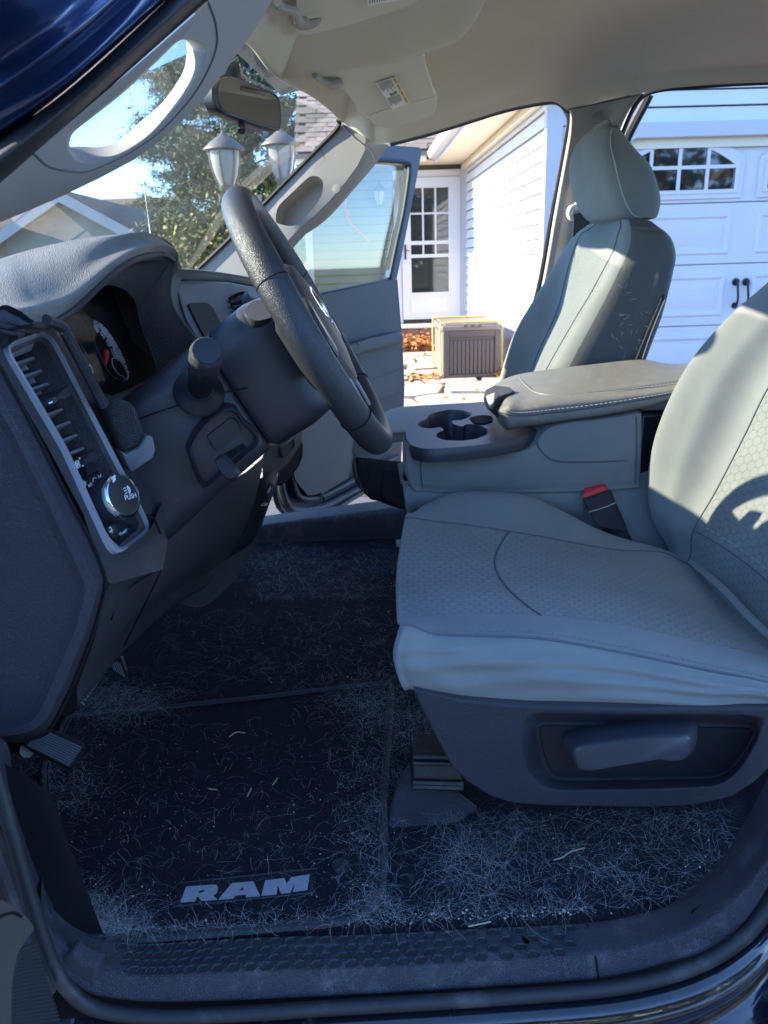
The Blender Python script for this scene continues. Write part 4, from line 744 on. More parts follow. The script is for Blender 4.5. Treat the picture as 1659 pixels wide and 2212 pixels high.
for s_, a, b in (('80', (610, 310), (645, 295)), ('90', (682, 385), (715, 370)), ('100', (745, 480), (790, 462)), ('110', (800, 580), (838, 562)), ('120', (835, 665), (878, 648))): text('numeral', s_, dialpt(*a), dialpt(*b), pc.n, 'print', dash)
mb = MB(); mb.tube([dialpt(715, 690), dialpt(716, 610), dialpt(717, 535)], [.0014, .0038, .0042], 6); mb.build('needle', 'needle', dash)
mb = MB(); mb.tube([dialpt(790, 738), dialpt(830, 758), dialpt(882, 782)], [.0016, .003, .0042], 6); mb.build('needle', 'needle', dash)
sb = catmull([dialpt(*p) for p in ((755, 650), (770, 625), (810, 625), (860, 665), (905, 730), (940, 800), (950, 850), (930, 870), (880, 840), (820, 800), (770, 720))], 50, True); mb = MB(); mb.loft([sb+pc.n*.004, shrink(sb, .97)+pc.n*.004, shrink(sb, .96)]); mb.build('small_dial', 'dialface', dash); mb = MB(); mb.tube(sb+pc.n*.004, .0009, 5, closed=True); mb.build('dial_ring', 'dialrim', dash)
text('lettering', 'PRND', dialpt(435, 838), dialpt(575, 798), pc.n, 'print', dash); text('lettering', '3', dialpt(590, 797), dialpt(603, 792), pc.n, 'dim', dash); text('lettering', '80mi', dialpt(345, 588), dialpt(402, 575), pc.n, 'amber', dash)
for a in (((235, 185), (380, 380), (520, 640)), ((100, 190), (260, 400), (390, 740)), ((200, 100), (420, 150), (510, 320))): line('dial_ring', [dialpt(*p) for p in a], .0007, 'dim', dash, 14, 5)
# --- left end: dash body behind the bezel (facing the seat), then the bezel itself
pf = PL(W(12, 752, -.685), W(92, 722, -.60), W(312, 1145, -.60))
body = [(-40, 690), (0, 668), (75, 690), (108, 690), (135, 715), (210, 855), (290, 1010), (345, 1110), (362, 1170), (352, 1230), (240, 1262), (226, 1250), (180, 1110), (100, 960), (0, 785), (-40, 720)]
hole = [(12, 770), (84, 736), (99, 748), (190, 915), (300, 1128), (300, 1141), (246, 1188), (238, 1178), (138, 974), (76, 866)]
bz = [(3, 757), (11, 744), (80, 718), (97, 723), (112, 742), (212, 935), (314, 1134), (316, 1152), (246, 1202), (236, 1196), (226, 1180), (131, 972)]
mb = MB(); hi = np.array(PP(pf, *hole)); mb.holed(PP(pf, *body), hi); mb.loft([hi, hi-pf.n*.05], False, True); mb.loft([PP(pf, *body), PP(pf, *body, off=-.1)], False, False); mb.build('dash_face', 'dashlow', dash, smooth=35)
def dense(p, n): 
    p = np.asarray(p, float); q = np.vstack([p, p[:1]]); L_ = np.concatenate([[0], np.cumsum(np.linalg.norm(np.diff(q, axis=0), axis=1))]); t = np.linspace(0, L_[-1], n, endpoint=False); return np.stack([np.interp(t, L_, q[:, i]) for i in range(3)], 1)
def rnd(p, n, it=2):
    q = dense(p, n)
    for _ in range(it): q = (np.roll(q, 1, 0)+2*q+np.roll(q, -1, 0))/4
    return q
OB = rnd(PP(pf, *bz), 120, 3); c_ = OB.mean(0)
op = [(12, 776), (84, 752), (93, 757), (150, 848), (214, 958), (252, 1020), (291, 1124), (288, 1134), (243, 1178), (238, 1170), (143, 972), (80, 866)]
IB = rnd(PP(pf, *op, off=-.016), 120, 3)
k0 = np.argmin(np.linalg.norm(OB-pf(3, 757), axis=1)); k1 = np.argmin(np.linalg.norm(IB-pf(12, 776, -.016), axis=1)); OB = np.roll(OB, -k0, 0); IB = np.roll(IB, -k1, 0)
mb = MB(); mb.loft([OB, OB*.97+IB*.03+pf.n*.005, OB*.86+IB*.14+pf.n*.007, IB, IB-pf.n*.03], False, False); mb.build('vent_bezel', 'silver', dash, smooth=40)
# vent: dark throat, slats, guide vanes, tab
L0, L1 = np.array((12, 776.)), np.array((150, 990.)); R0, R1 = np.array((86, 754.)), np.array((218, 966.))
def vp_(s, t, off): p = (L0+(L1-L0)*t)*(1-s)+(R0+(R1-R0)*t)*s; return pf(p[0], p[1], off)
mb = MB(); mb.plate([vp_(-.1, -.05, -.046), vp_(1.1, -.05, -.046), vp_(1.1, 1.02, -.046), vp_(-.1, 1.02, -.046)], -pf.n*.002); mb.build('vent_throat', 'plasticdk', dash, smooth=None)
sl0 = None
for k in range(8):
    t = .055+k*.128; mb = MB(); a, b = vp_(-.02, t, -.018), vp_(1.03, t-.012, -.018); d = vp_(.5, t+.03, -.018)-vp_(.5, t, -.018); d /= np.linalg.norm(d); q = [a, a-pf.n*.022+d*.004, a-pf.n*.021+d*.0075, a+d*.0028+pf.n*.001]
    mb.loft([q, [p+(b-a) for p in q]]); mb.build('vent_slat', 'stack', dash, smooth=None)
for s_ in (.36, .62, .86):
    mb = MB()
    for k in range(8):
        t0, t1 = .09+k*.128, .145+k*.128
        if t1 < 1: mb.plate([vp_(s_, t0, -.030), vp_(s_+.05, t0, -.030), vp_(s_+.05, t1, -.030), vp_(s_, t1, -.030)], -pf.n*.01)
    mb.build('vent_vane', 'silver' if s_ != .86 else 'plastic', dash, smooth=None)
tb0 = [vp_(.55, .50, .004), vp_(1.12, .43, .004)]; mb = MB(); q = smoothloop(PP(pf, (105, 858), (125, 842), (134, 838), (140, 843), (138, 855), (128, 866), (112, 873), (105, 870), off=.004), 32); mb.loft([shrink(q, .85)+pf.n*.012, q+pf.n*.006, q-pf.n*.02]); tabm = mb.build('vent_tab', 'plastic', dash, smooth=50)
mb = MB(); q = shrink(smoothloop(PP(pf, (105, 862), (113, 858), (119, 862), (118, 872), (110, 876), (104, 872), off=.012), 20), .85); mb.loft([q, shrink(q, .8)+pf.n*.004]); mb.build('tab_tip', 'chrome', dash)
# switch panel
sw = [(176, 1004), (218, 980), (226, 986), (250, 1034), (292, 1128), (250, 1170), (238, 1166), (200, 1080)]
mb = MB(); q = rnd(PP(pf, *sw, off=-.019), 60, 1); mb.loft([shrink(q, .99)+pf.n*.003, q, q-pf.n*.01]); mb.build('switch_panel', 'plasticdk', dash, smooth=30)
pw = PL(pf(176, 1004, -.0155), pf(218, 980, -.0155), pf(250, 1170, -.0155))
line('panel_seam', PP(pw, (192, 1030), (236, 1006), off=.0005), .0008, 'dialface', dash, 8)
mb = MB(); q = smoothloop(PP(pw, (172, 996), (176, 987), (196, 978), (206, 977), (208, 984), (204, 994), (186, 1006), (176, 1006)), 40); mb.loft([shrink(q, .9)+pw.n*.008, q+pw.n*.004, q]); mb.build('thumb_wheel', 'plastic', dash, smooth=40)
for a in (((172, 990), (185, 981), (200, 977)), ((179, 1006), (190, 1001), (203, 994))): line('wheel_edge', PP(pw, *a, off=.007), .0012, 'chrome', dash, 10)
# headlight knob
kb = pw(226, 1087, 0); kt = W(251, 1073, -.672)
ax = pf.n*1.0+np.array((.0, -.35, .0)); ax /= np.linalg.norm(ax); kr = .0262; kb = pw(228, 1082, 0)
mb = MB(); mb.lathe([(0, 0), (kr*1.0, 0), (kr*1.0, .020), (kr*.98, .0215)], kb, ax, 40); kn = mb.build('knob', 'plastic', dash, smooth=40)
mb = MB(); mb.lathe([(kr*.98, .0215), (kr*1.0, .0225), (kr*.96, .027), (kr*.86, .0285), (kr*.84, .0275)], kb, ax, 40); mb.build('knob_ring', 'chrome', dash, smooth=50)
mb = MB(); mb.lathe([(kr*.86, .0276), (kr*.5, .0285), (0, .0288)], kb, ax, 40); mb.build('knob_face', 'plasticdk', dash, smooth=50)
rx = np.array(pw(250, 1080)-pw(226, 1087)); rx -= ax*(rx@ax); rx /= np.linalg.norm(rx); ry = np.cross(ax, rx); 
if ry[2] < 0: ry = -ry
kp = lambda u, v, h=.0292: kb+ax*h+rx*u*kr+ry*v*kr
mb = MB(); mb.plate([kp(-.42, .62), kp(-.22, .70), kp(-.16, .93), kp(-.38, .86)], ax*.0006); mb.build('knob_mark', 'print', dash, smooth=None)
text('lettering', 'PUSH', kp(-.05, -.22), kp(.62, -.22), ax, 'print', dash)
def icon(par, pts_list, r, m='print'):
    mb = MB()
    for p in pts_list: mb.tube(p, r, 4)
    return mb.build('icon', m, par, smooth=None)
icon(dash, [[kp(.30+.10*math.cos(w), .18+.16*math.sin(w)) for w in np.linspace(-1.57, 1.57, 8)], [kp(.30, .02), kp(.30, .34)], [kp(.2, .08), kp(.05, .04)], [kp(.2, .18), kp(.05, .16)], [kp(.2, .28), kp(.05, .28)]], .0007)
I = lambda x, y: pw(x, y, .0012)
icon(dash, [[I(205, 1031), I(209, 1033), I(209, 1039), I(205, 1043), I(201, 1040), I(201, 1034), I(205, 1031)]], .0006)
icon(dash, [[I(212, 1027), I(214, 1031), I(212, 1034)], [I(218, 1024), I(216, 1028), I(218, 1032)], [I(206+5, 1027), I(213, 1029)], [I(219, 1027), I(222, 1026)], [I(219, 1030), I(222, 1030)]], .0006)
icon(dash, [[I(226, 1026), I(230, 1022), I(233, 1026), I(231, 1031), I(228, 1033), I(226, 1026)], [I(225, 1028), I(222, 1030)], [I(226, 1031), I(224, 1033)]], .0006)
icon(dash, [[I(181+3*math.cos(w), 1046+4*math.sin(w)) for w in np.linspace(0, 6.3, 9)]]+[[I(181+4.5*math.cos(w), 1046+5.5*math.sin(w)), I(181+6*math.cos(w), 1046+7.5*math.sin(w))] for w in np.linspace(0, 5.5, 8)], .0006)
text('lettering', 'AUTO', I(192, 1053), I(202, 1047), pw.n, 'print', dash)
icon(dash, [[I(162, 998), I(169, 994), I(173, 1008), I(166, 1012), I(162, 998)], [I(163, 999), I(172, 1007)], [I(169, 996), I(166, 1010)]], .0007)
icon(dash, [[I(210, 975+k*5), I(213, 974+k*5), I(215, 976+k*5), I(218, 974+k*5)] for k in range(3)], .0007)
mb = MB(); q = rnd(PP(pw, (227, 1140), (240, 1130), (250, 1148), (236, 1158)), 30, 1); mb.loft([shrink(q, .85)+pw.n*.004, q+pw.n*.002, q]); mb.build('switch', 'plastic', dash, smooth=40)
icon(dash, [[pw(238+3*math.cos(w), 1143+4*math.sin(w), .0045) for w in np.linspace(-2.6, 1.2, 7)], [pw(236, 1147, .0045), pw(243, 1150, .0045)], [pw(238, 1150, .0045), pw(244, 1145, .0045)]], .0006)
mb = MB(); q = rnd(PP(pw, (249, 1122), (265, 1111), (270, 1120), (255, 1132)), 30, 1); mb.loft([shrink(q, .8)+pw.n*.006, q+pw.n*.003, q]); mb.build('thumb_wheel', 'plastic', dash, smooth=40)
icon(dash, [[I(260, 1150), I(262, 1153), I(260, 1157), I(257, 1154), I(260, 1150)]], .0006); mb = MB()
for a in (((263, 1151), (272, 1142), (274, 1147), (264, 1155)), ((275, 1141), (278, 1139), (280, 1145), (277, 1147)), ((280, 1138), (283, 1136), (285, 1141), (282, 1144))): mb.plate(PP(pw, *a, off=.001), pw.n*.0004)
mb.build('icon', 'print', dash, smooth=None)
# round top vent by the pillar
rv = smoothloop(T3((-40, 690, -.72), (0, 664, -.715), (30, 672, -.71), (60, 692, -.70), (72, 704, -.70), (40, 712, -.715), (0, 722, -.72), (-40, 735, -.73)), 40); mb = MB(); mb.loft([rv, shrink(rv, .93)+(.004, -.003, .003), shrink(rv, .84), shrink(rv, .8)+(-.03, .02, -.02)]); ev = mb.build('round_vent', 'plasticdk', dash, smooth=40)
for k in range(3): line('vent_slat', T3((-30, 690+k*12, -.725), (10, 692+k*12, -.72), (52, 706+k*9, -.708)), .0022, 'plastic', dash, 16)
line('bezel_top', T3((-40, 740, -.715), (0, 722, -.705), (40, 705, -.69), (76, 692, -.66), (104, 696, -.635)), .006, 'dashlow', dash, 24, 8)
# end cap of the dash, facing the open door
def ecp(Y): return [W(x, y, Y) for x, y in ecap]
O1 = [(-120, 700), (-40, 735), (0, 790), (60, 900), (135, 1050), (195, 1165), (224, 1235), (228, 1262), (222, 1295), (198, 1378), (156, 1482), (112, 1570), (80, 1594), (30, 1603), (-60, 1610), (-120, 1612)]
O2 = [(-120, 740), (-40, 790), (0, 850), (42, 930), (118, 1075), (172, 1185), (206, 1255), (210, 1272), (204, 1300), (182, 1372), (142, 1468), (102, 1552), (74, 1578), (30, 1588), (-60, 1595), (-120, 1597)]
O3 = [(-120, 790), (-40, 835), (-2, 885), (28, 935), (100, 1080), (155, 1198), (182, 1260), (186, 1276), (180, 1300), (160, 1368), (122, 1456), (88, 1535), (66, 1560), (30, 1572), (-60, 1578), (-120, 1580)]
O4 = [(-120, 810), (-40, 855), (-14, 900), (14, 945), (86, 1090), (140, 1204), (168, 1264), (171, 1277), (165, 1298), (146, 1360), (108, 1450), (74, 1525), (56, 1548), (30, 1558), (-60, 1562), (-120, 1564)]
mb = MB(); mb.loft([PX(-.700, *O1), PX(-.728, *O1), PX(-.742, *O2), PX(-.742, *O3), PX(-.733, *O4)], False, True); mb.build('end_cap', 'plastic', dash, smooth=30)
line('cap_gap', PX(-.731, *O1[2:14]), .0016, 'dialface', dash, 60)
# knee panel, glovebox-side trims
KC = [[(236, 1205, -.70), (229, 1262, -.70), (206, 1375, -.695), (170, 1475, -.69), (140, 1545, -.68)], [(318, 1150, -.62), (300, 1225, -.62), (255, 1345, -.615), (215, 1430, -.61), (180, 1500, -.60)], [(345, 1095, -.55), (345, 1170, -.55), (305, 1290, -.545), (262, 1375, -.54), (225, 1445, -.53)], [(372, 1045, -.47), (392, 1130, -.47), (362, 1245, -.46), (320, 1320, -.45), (285, 1385, -.44)], [(430, 1062, -.40), (440, 1120, -.38), (418, 1210, -.36), (385, 1270, -.35), (355, 1320, -.34)], [(515, 1030, -.32), (500, 1100, -.29), (470, 1180, -.27), (430, 1245, -.26), (400, 1290, -.25)], [(572, 985, -.18), (553, 1070, -.17), (528, 1140, -.16), (495, 1205, -.15), (470, 1260, -.15)]]
mb = MB(); kc = [[W(*p) for p in c] for c in KC]; kc = [c+[c[-1]+(-.12, 0, .0)] for c in kc]; mb.ctrl(kc, 50, 40); mb.build('knee_panel', 'dashlow', dash, smooth=60)
line('panel_seam', T3((318, 1112, -.60), (336, 1125, -.585), (349, 1165, -.56), (352, 1205, -.555), (352, 1222, -.555), (330, 1270, -.556), (268, 1395, -.55)), .0012, 'dialface', dash, 40)
line('panel_seam', T3((352, 1222, -.555), (300, 1255, -.612), (258, 1288, -.645), (240, 1340, -.655)), .0012, 'dialface', dash, 20)
# cover next to the wheel, left of the column: two-tone block
mb = MB(); q0 = [(222, 872), (250, 862), (284, 868), (296, 884), (316, 940), (300, 968), (272, 980), (262, 972)]; q1 = [(262, 974), (272, 982), (300, 968), (318, 940), (330, 944), (336, 972), (330, 990), (285, 1020), (278, 1010)]
mb.slab(PX(-.585, *q0), [p+(-.06, .09, 0) for p in PX(-.585, *q0)]); mb.build('side_pod', 'dashlow', dash, bevel=.006); mb = MB(); mb.slab(PX(-.588, *q1), [p+(-.06, .09, 0) for p in PX(-.588, *q1)]); mb.build('side_pod', 'stack', dash, bevel=.005, label='silver lower half of the pod beside the vents')
# --- centre stack
ps = PL(W(385, 622, -.20), W(560, 628, .02), W(480, 745, -.17))
r0_ = T3((372, 582, -.21), (400, 580, -.19), (440, 583, -.10), (500, 592, .02), (560, 604, .14))+[np.array((-.215, .30, 1.175)), np.array((-.25, .48, 1.175)), np.array((-.32, .66, 1.17))]
r1_ = T3((372, 600, -.21), (385, 604, -.20), (430, 606, -.12), (490, 609, 0), (545, 618, .10))+[np.array((-.195, .30, 1.14)), np.array((-.23, .48, 1.14)), np.array((-.30, .66, 1.14))]
mb = MB(); mb.ctrl([[p+(-.24, 0, -.012) for p in r0_], [p+(-.1, 0, .004) for p in r0_], r0_, [p*.4+q_*.6+(.006, 0, .003) for p, q_ in zip(r0_, r1_)], r1_, [p+(-.02, 0, -.02) for p in r1_], [p+(-.02, 0, -.25) for p in r1_]], 24, 40); mb.build('dash_top', 'dash', dash, smooth=60)
st = [(374, 602), (430, 606), (490, 609), (560, 622), (600, 700), (640, 800), (600, 960), (520, 960), (480, 800), (440, 755), (400, 690)]
mb = MB(); mb.slab(PP(ps, *st), PP(ps, *st, off=-.08)); mb.build('centre_stack', 'stack', dash, bevel=.008, seg=3)
mb = MB(); q = rnd(PP(ps, (402, 657), (442, 655), (455, 664), (478, 712), (482, 740), (446, 742), (425, 705)), 50, 2); mb.loft([q, q+pf.n*0+ps.n*.004, shrink(q, .95)+ps.n*.004]); mb.build('radio_screen', 'plasticdk', dash, smooth=30)
vq2 = rnd(PP(ps, (490, 644), (515, 632), (560, 634), (570, 690), (520, 694)), 50, 2); mb = MB(); mb.loft([vq2, shrink(vq2, 1.0)+ps.n*.006, shrink(vq2, .88)+ps.n*.004, shrink(vq2, .84)-ps.n*.0]); mb.build('centre_vent', 'dialface', dash, smooth=30)
for k in range(4): line('vent_slat', PP(ps, (496+k*4, 652+k*11), (520+k*4, 650+k*11), (552+k*4, 652+k*11), off=.006), .0025, 'plastic', dash, 10)
mb = MB(); mb.tube(T3((533, 652, -.06), (541, 640, -.07), (548, 632, -.08)), [.010, .012, .011], 10); mb.build('shift_lever_tip', 'silver', dash)
# lower centre: pocket face, outlet panel, glovebox
mb = MB(); q = [(566, 985), (600, 945), (655, 925), (652, 955), (620, 1005), (590, 1030), (568, 1045)]; pz = PL(W(566, 985, -.12), W(655, 925, .12), W(568, 1045, -.12)); mb.slab(PP(pz, *q), PP(pz, *q, off=-.1)); mb.build('storage_bin', 'dashlow', dash, bevel=.006)
mb = MB(); q = rnd(PP(pz, (602, 965), (632, 945), (635, 965), (610, 992), (604, 985), off=.002), 30, 1); mb.loft([q, shrink(q, .9)+pz.n*.004, shrink(q, .8)-pz.n*.002]); mb.build('bin_door', 'dashlow', dash, smooth=30)
sheetpx('outlet_panel', [[(530, 1050, -.14), (568, 1030, -.12), (600, 1010, -.05)], [(520, 1110, -.15), (572, 1080, -.11), (596, 1040, -.04)], [(505, 1180, -.16), (552, 1150, -.12), (585, 1080, -.06)], [(480, 1250, -.17), (525, 1220, -.14), (560, 1150, -.10)]], 'plasticdk', dash, 20, 20)
pz2 = PL(W(530, 1090, -.145), W(590, 1060, -.075), W(520, 1200, -.16)); mb = MB(); q = rnd(PP(pz2, (578, 1052), (588, 1042), (592, 1055), (582, 1082), (574, 1085), off=.012), 30, 1); mb.loft([q-pz2.n*.01, q, shrink(q, .85)+pz2.n*.004]); mb.build('outlet_cap', 'plastic', dash, smooth=40)
text('lettering', '12V', pz2(579, 1068, .018), pz2(586, 1056, .018), pz2.n, 'print', dash)
mb = MB(); q = rnd(PP(pz2, (562, 1092), (572, 1084), (578, 1086), (574, 1092), (564, 1094), off=.012), 24, 1); mb.loft([q, shrink(q, .8)+pz2.n*.004]); mb.build('bin_latch', 'pillar', dash, smooth=40)
mb = MB(); gb = [(640, 932, .28), (655, 960, .30), (654, 985, .30), (645, 1010, .30), (625, 1035, .29), (608, 1050, .27), (596, 1052, .25), (604, 1005, .22)]; mb.loft([T3(*gb), [p+(-.01, .16, .0) for p in T3(*gb)], [p+(-.05, .3, 0) for p in T3(*gb)]]); mb.build('glovebox', 'dashlow', dash, bevel=.02, seg=4)
sheetpx('console_nose', [[(380, 1292, -.24), (430, 1255, -.22), (480, 1215, -.18), (540, 1175, -.14), (560, 1150, -.12)], [(395, 1305, -.24), (425, 1300, -.22), (470, 1275, -.19), (520, 1235, -.15), (552, 1180, -.12)], [(420, 1311, -.23), (440, 1309, -.215), (462, 1296, -.20), (505, 1252, -.16), (530, 1210, -.13)]], 'dashlow', dash, 16, 24)
# --- steering column
wc = np.array([-.058, -.415, 1.123]); wn = np.array([.881, 0, .473]); wn /= np.linalg.norm(wn); wd_ = np.array([-wn[2], 0, wn[0]]); wy = np.array([0, 1., 0])
def csec(k, up, dn, hw, top=.72, y0=0): 
    pts = [(-hw, up*.15), (-hw*.96, up*.7), (-hw*top, up), (0, up*1.04), (hw*top, up), (hw*.96, up*.7), (hw, up*.15), (hw, -dn*.5), (hw*.92, -dn*.9), (hw*.6, -dn), (0, -dn*1.03), (-hw*.6, -dn), (-hw*.92, -dn*.9), (-hw, -dn*.5)]
    return catmull([wc-wn*k+wy*(a+y0)+wd_*b for a, b in pts], 56, True)
colm = thing; mb = MB(); mb.loft([csec(.118, .052, .098, .092), csec(.122, .055, .102, .096), csec(.20, .05, .115, .112), csec(.27, .04, .13, .125), csec(.36, .03, .15, .13)]); colm = mb.build('steering_column', 'shroud', truck, smooth=50)
mb = MB(); mb.loft([csec(.018, .045, .085, .070), csec(.026, .060, .098, .080), csec(.06, .064, .104, .088), csec(.108, .058, .104, .094), csec(.116, .052, .098, .090)]); mb.build('column_shroud', 'shroud', colm, smooth=50)
mb = MB(); q = smoothloop(T3((523, 684, -.485), (545, 660, -.485), (575, 668, -.49), (588, 690, -.50), (560, 702, -.505), (540, 700, -.50)), 30); mb.loft([q+(.004, -.006, .006), shrink(q, 1.02), q+(-.02, .02, -.015)]); mb.build('hazard_cover', 'shroud', colm, smooth=40)
line('shroud_seam', T3((292, 908, -.535), (340, 890, -.54), (396, 872, -.54), (416, 866, -.54)), .001, 'dialface', colm, 16); line('shroud_seam', T3((455, 860, -.53), (490, 846, -.525), (535, 838, -.515)), .001, 'dialface', colm, 16)
# stalk
s0, s1 = W(430, 848, -.535), W(447, 757, -.632); sa = s1-s0; sL = np.linalg.norm(sa)
mb = MB(); mb.lathe([(.024, -.004), (.030, .0), (.027, .005), (.017, .010), (.0155, .014)], s0, sa, 32); mb.build('stalk_boot', 'plasticdk', colm, smooth=50)
mb = MB(); mb.lathe([(.012, .0), (.0145, .015), (.0150, sL*.40), (.0158, sL*.42), (.0158, sL*.55), (.0150, sL*.57), (.0150, sL*.60)], s0, sa, 32); stk = mb.build('turn_stalk', 'plasticdk', colm, smooth=40)
mb = MB(); mb.lathe([(.0155, sL*.60), (.0172, sL*.62), (.0178, sL*.80), (.0178, sL*.93), (.0165, sL*.975), (.0150, sL*.99)], s0, sa, 36); mb.build('stalk_collar', 'plastic', colm, smooth=40)
mb = MB(); mb.lathe([(.0150, sL*.985), (.0145, sL*1.0), (.0, sL*1.004)], s0, sa, 36); mb.build('stalk_button', 'plasticdk', colm, smooth=40)
mb = MB(); a = s0+sa*.66+(.0125, -.0125, 0); mb.tube([a, a+(.004, .002, .002)], .0016, 5); a = s0+sa*.68+(.015, -.008, 0); mb.tube([a, a+(.003, .002, 0)], .0016, 5); mb.build('icon', 'print', colm)
# lower column cover with the tilt lever
pt_ = PL(W(415, 955, -.548), W(560, 905, -.528), W(440, 1050, -.545))
rc = [(404, 975), (420, 940), (450, 905), (490, 880), (515, 885), (522, 905), (560, 940), (560, 960), (500, 1010), (470, 1035), (440, 1060), (425, 1035)]
mb = MB(); q = rnd(PP(pt_, *rc, off=.004), 70, 2); mb.loft([shrink(q, 1.04)-pt_.n*.03, q, shrink(q, .95)+pt_.n*.003, shrink(q, .88)-pt_.n*.012]); mb.build('column_cover', 'shroud', colm, smooth=40)
mb = MB(); q = rnd(PP(pt_, (446, 942), (500, 900), (510, 906), (522, 930), (468, 975), (462, 970), off=-.006), 40, 1); mb.loft([q-pt_.n*.006, q, shrink(q, .96)+pt_.n*.002]); mb.build('cover_patch', 'plasticdk', colm, smooth=30)
mb = MB(); mb.plate(PP(pt_, (478, 984), (524, 958), (532, 966), (486, 998), off=-.007), pt_.n*.001); mb.build('lever_slot', 'dialface', colm, smooth=None)
l0, l1 = W(470, 990, -.535), W(505, 1020, -.555); mb = MB(); q = smoothloop(T3((466, 992, -.565), (480, 984, -.565), (492, 992, -.565), (512, 1014, -.565), (516, 1028, -.565), (506, 1036, -.565), (492, 1034, -.565), (474, 1012, -.565)), 36); mb.loft([shrink(q, .82)+(.0, -.010, .002), q+(0, -.004, 0), q+(0, .008, 0), shrink(q, .8)+(0, .012, 0)]); mb.build('tilt_lever', 'plastic', colm, smooth=50)
# --- steering wheel
Rw = .1735; wheel = None
def wp(a, r, h=0): return wc+wd_*math.cos(a)*r+wy*math.sin(a)*r*1.03+wn*h
mb = MB(); ang = np.linspace(0, 2*math.pi, 128, endpoint=False); loops = []
for a in ang:
    g = 1.0+.10*max(0, math.cos(2*(abs(math.sin(a))*1.0-.9)*2))*0; rr = .0178*(1+.06*math.exp(-((abs(((a+math.pi) % (2*math.pi))-math.pi)-1.05)/.35)**2)); c = wp(a, Rw); rad = (wp(a, Rw+.01)-c)/.01; rad /= np.linalg.norm(rad)
    loops.append([c+rad*math.cos(w)*rr*.95+wn*math.sin(w)*rr*1.06 for w in np.linspace(0, 2*math.pi, 24, endpoint=False)])
loops.append(loops[0]); mb.loft(loops, False, False); wheel = mb.build('steering_wheel', 'wheel', truck, smooth=70)
for a in (1.18, -1.18, 2.25, -2.25):
    c = wp(a, Rw); rad = wp(a, Rw+.01)-c; rad /= np.linalg.norm(rad); mb = MB(); mb.tube([c+rad*math.cos(w)*.0175+wn*math.sin(w)*.0196 for w in np.linspace(0, 2*math.pi, 40, endpoint=False)], .0009, 5, closed=True); mb.build('rim_seam', 'dialface', wheel)
# spokes: broad leather ends at three and nine o'clock, twin spokes at six
def spoke(a0, a1, w0, w1, h0, h1, name, m):
    mb = MB(); L_ = []
    for f in np.linspace(0, 1, 10):
        r = Rw*.985*(1-f)+.045*f; w = w0*(1-f)+w1*f; w = w*(1+.35*(1-f)**4); h = h0*(1-f)+h1*f-.012*math.sin(f*math.pi); a = a0*(1-f)+a1*f; c = wp(a, r, h); t = wp(a+.01, r, h)-c; t /= np.linalg.norm(t)
        L_.append([c+t*w*.5*x+wn*.011*y for x, y in ((-1, .2), (-.9, .8), (0, 1), (.9, .8), (1, .2), (1, -.6), (.8, -1), (-.8, -1), (-1, -.6))])
    mb.loft(L_); return mb.build(name, m, wheel, smooth=50)
spoke(-1.72, -1.62, .085, .075, -.004, -.012, 'spoke', 'wheel'); spoke(1.72, 1.62, .085, .075, -.004, -.012, 'spoke', 'wheel'); spoke(-2.85, -2.75, .030, .03, -.006, -.012, 'spoke', 'plasticdk'); spoke(2.85, 2.75, .030, .03, -.006, -.012, 'spoke', 'plasticdk')
line('spoke_trim', [wp(math.pi-.42, .15, .006), wp(math.pi-.40, .11, .008), wp(math.pi-.5, .075, .008)], .003, 'silver', wheel, 12); line('spoke_trim', [wp(math.pi+.42, .15, .006), wp(math.pi+.40, .11, .008), wp(math.pi+.5, .075, .008)], .003, 'silver', wheel, 12)
mb = MB(); hb = [(.082, -.03), (.088, -.012), (.086, .004), (.075, .016), (.045, .022), (0, .024)]
mb.loft([[wc+wd_*math.cos(w)*r*(1.02 if math.cos(w) > 0 else 1.15)+wy*math.sin(w)*r*.98+wn*h for w in np.linspace(0, 2*math.pi, 48, endpoint=False)] for r, h in hb]); mb.build('horn_pad', 'doorblue', wheel, smooth=50)
line('pad_gap', [wc+wd_*math.cos(w)*.0885*(1.02 if math.cos(w) > 0 else 1.15)+wy*math.sin(w)*.0885*.98+wn*-.010 for w in np.linspace(0, 2*math.pi, 60, endpoint=False)], .0014, 'dialface', wheel, None, closed=True)
# badge on the pad: chrome shield outline with a curled horn either side
bp2 = lambda u, v: wc+wd_*(v*.030+.012)+wy*u*.030+wn*(.0245-.006*(u*u+v*v)*.6)
mb = MB()
for s_ in (-1, 1):
    mb.tube([bp2(s_*u, v) for u, v in ((.0, .75), (.45, 1.0), (.95, .75), (1.1, .15), (.85, -.35), (.5, -.30), (.45, .1), (.7, .25))], [.0022, .0034, .0034, .003, .0024, .0018], 6, n=40)
    mb.tube([bp2(s_*u, v) for u, v in ((.0, .75), (.28, .35), (.22, -.4), (.16, -1.0), (0, -1.15))], [.002, .0028, .0024, .002], 6, n=24)
mb.build('badge', 'chrome', wheel)
sp = [(1.0, .035), (1.35, .05)]
for s_ in (1, -1):
    mb = MB(); q = [wp(s_*a, r, .012) for a, r in ((1.15, .095), (1.35, .12), (1.7, .125), (1.95, .118), (1.95, .095), (1.5, .09))]; q = rnd(q, 40, 2); mb.loft([q-wn*.006, q+wn*.004, shrink(q, .85)+wn*.007]); mb.build('wheel_switch', 'plasticdk', wheel, smooth=40)
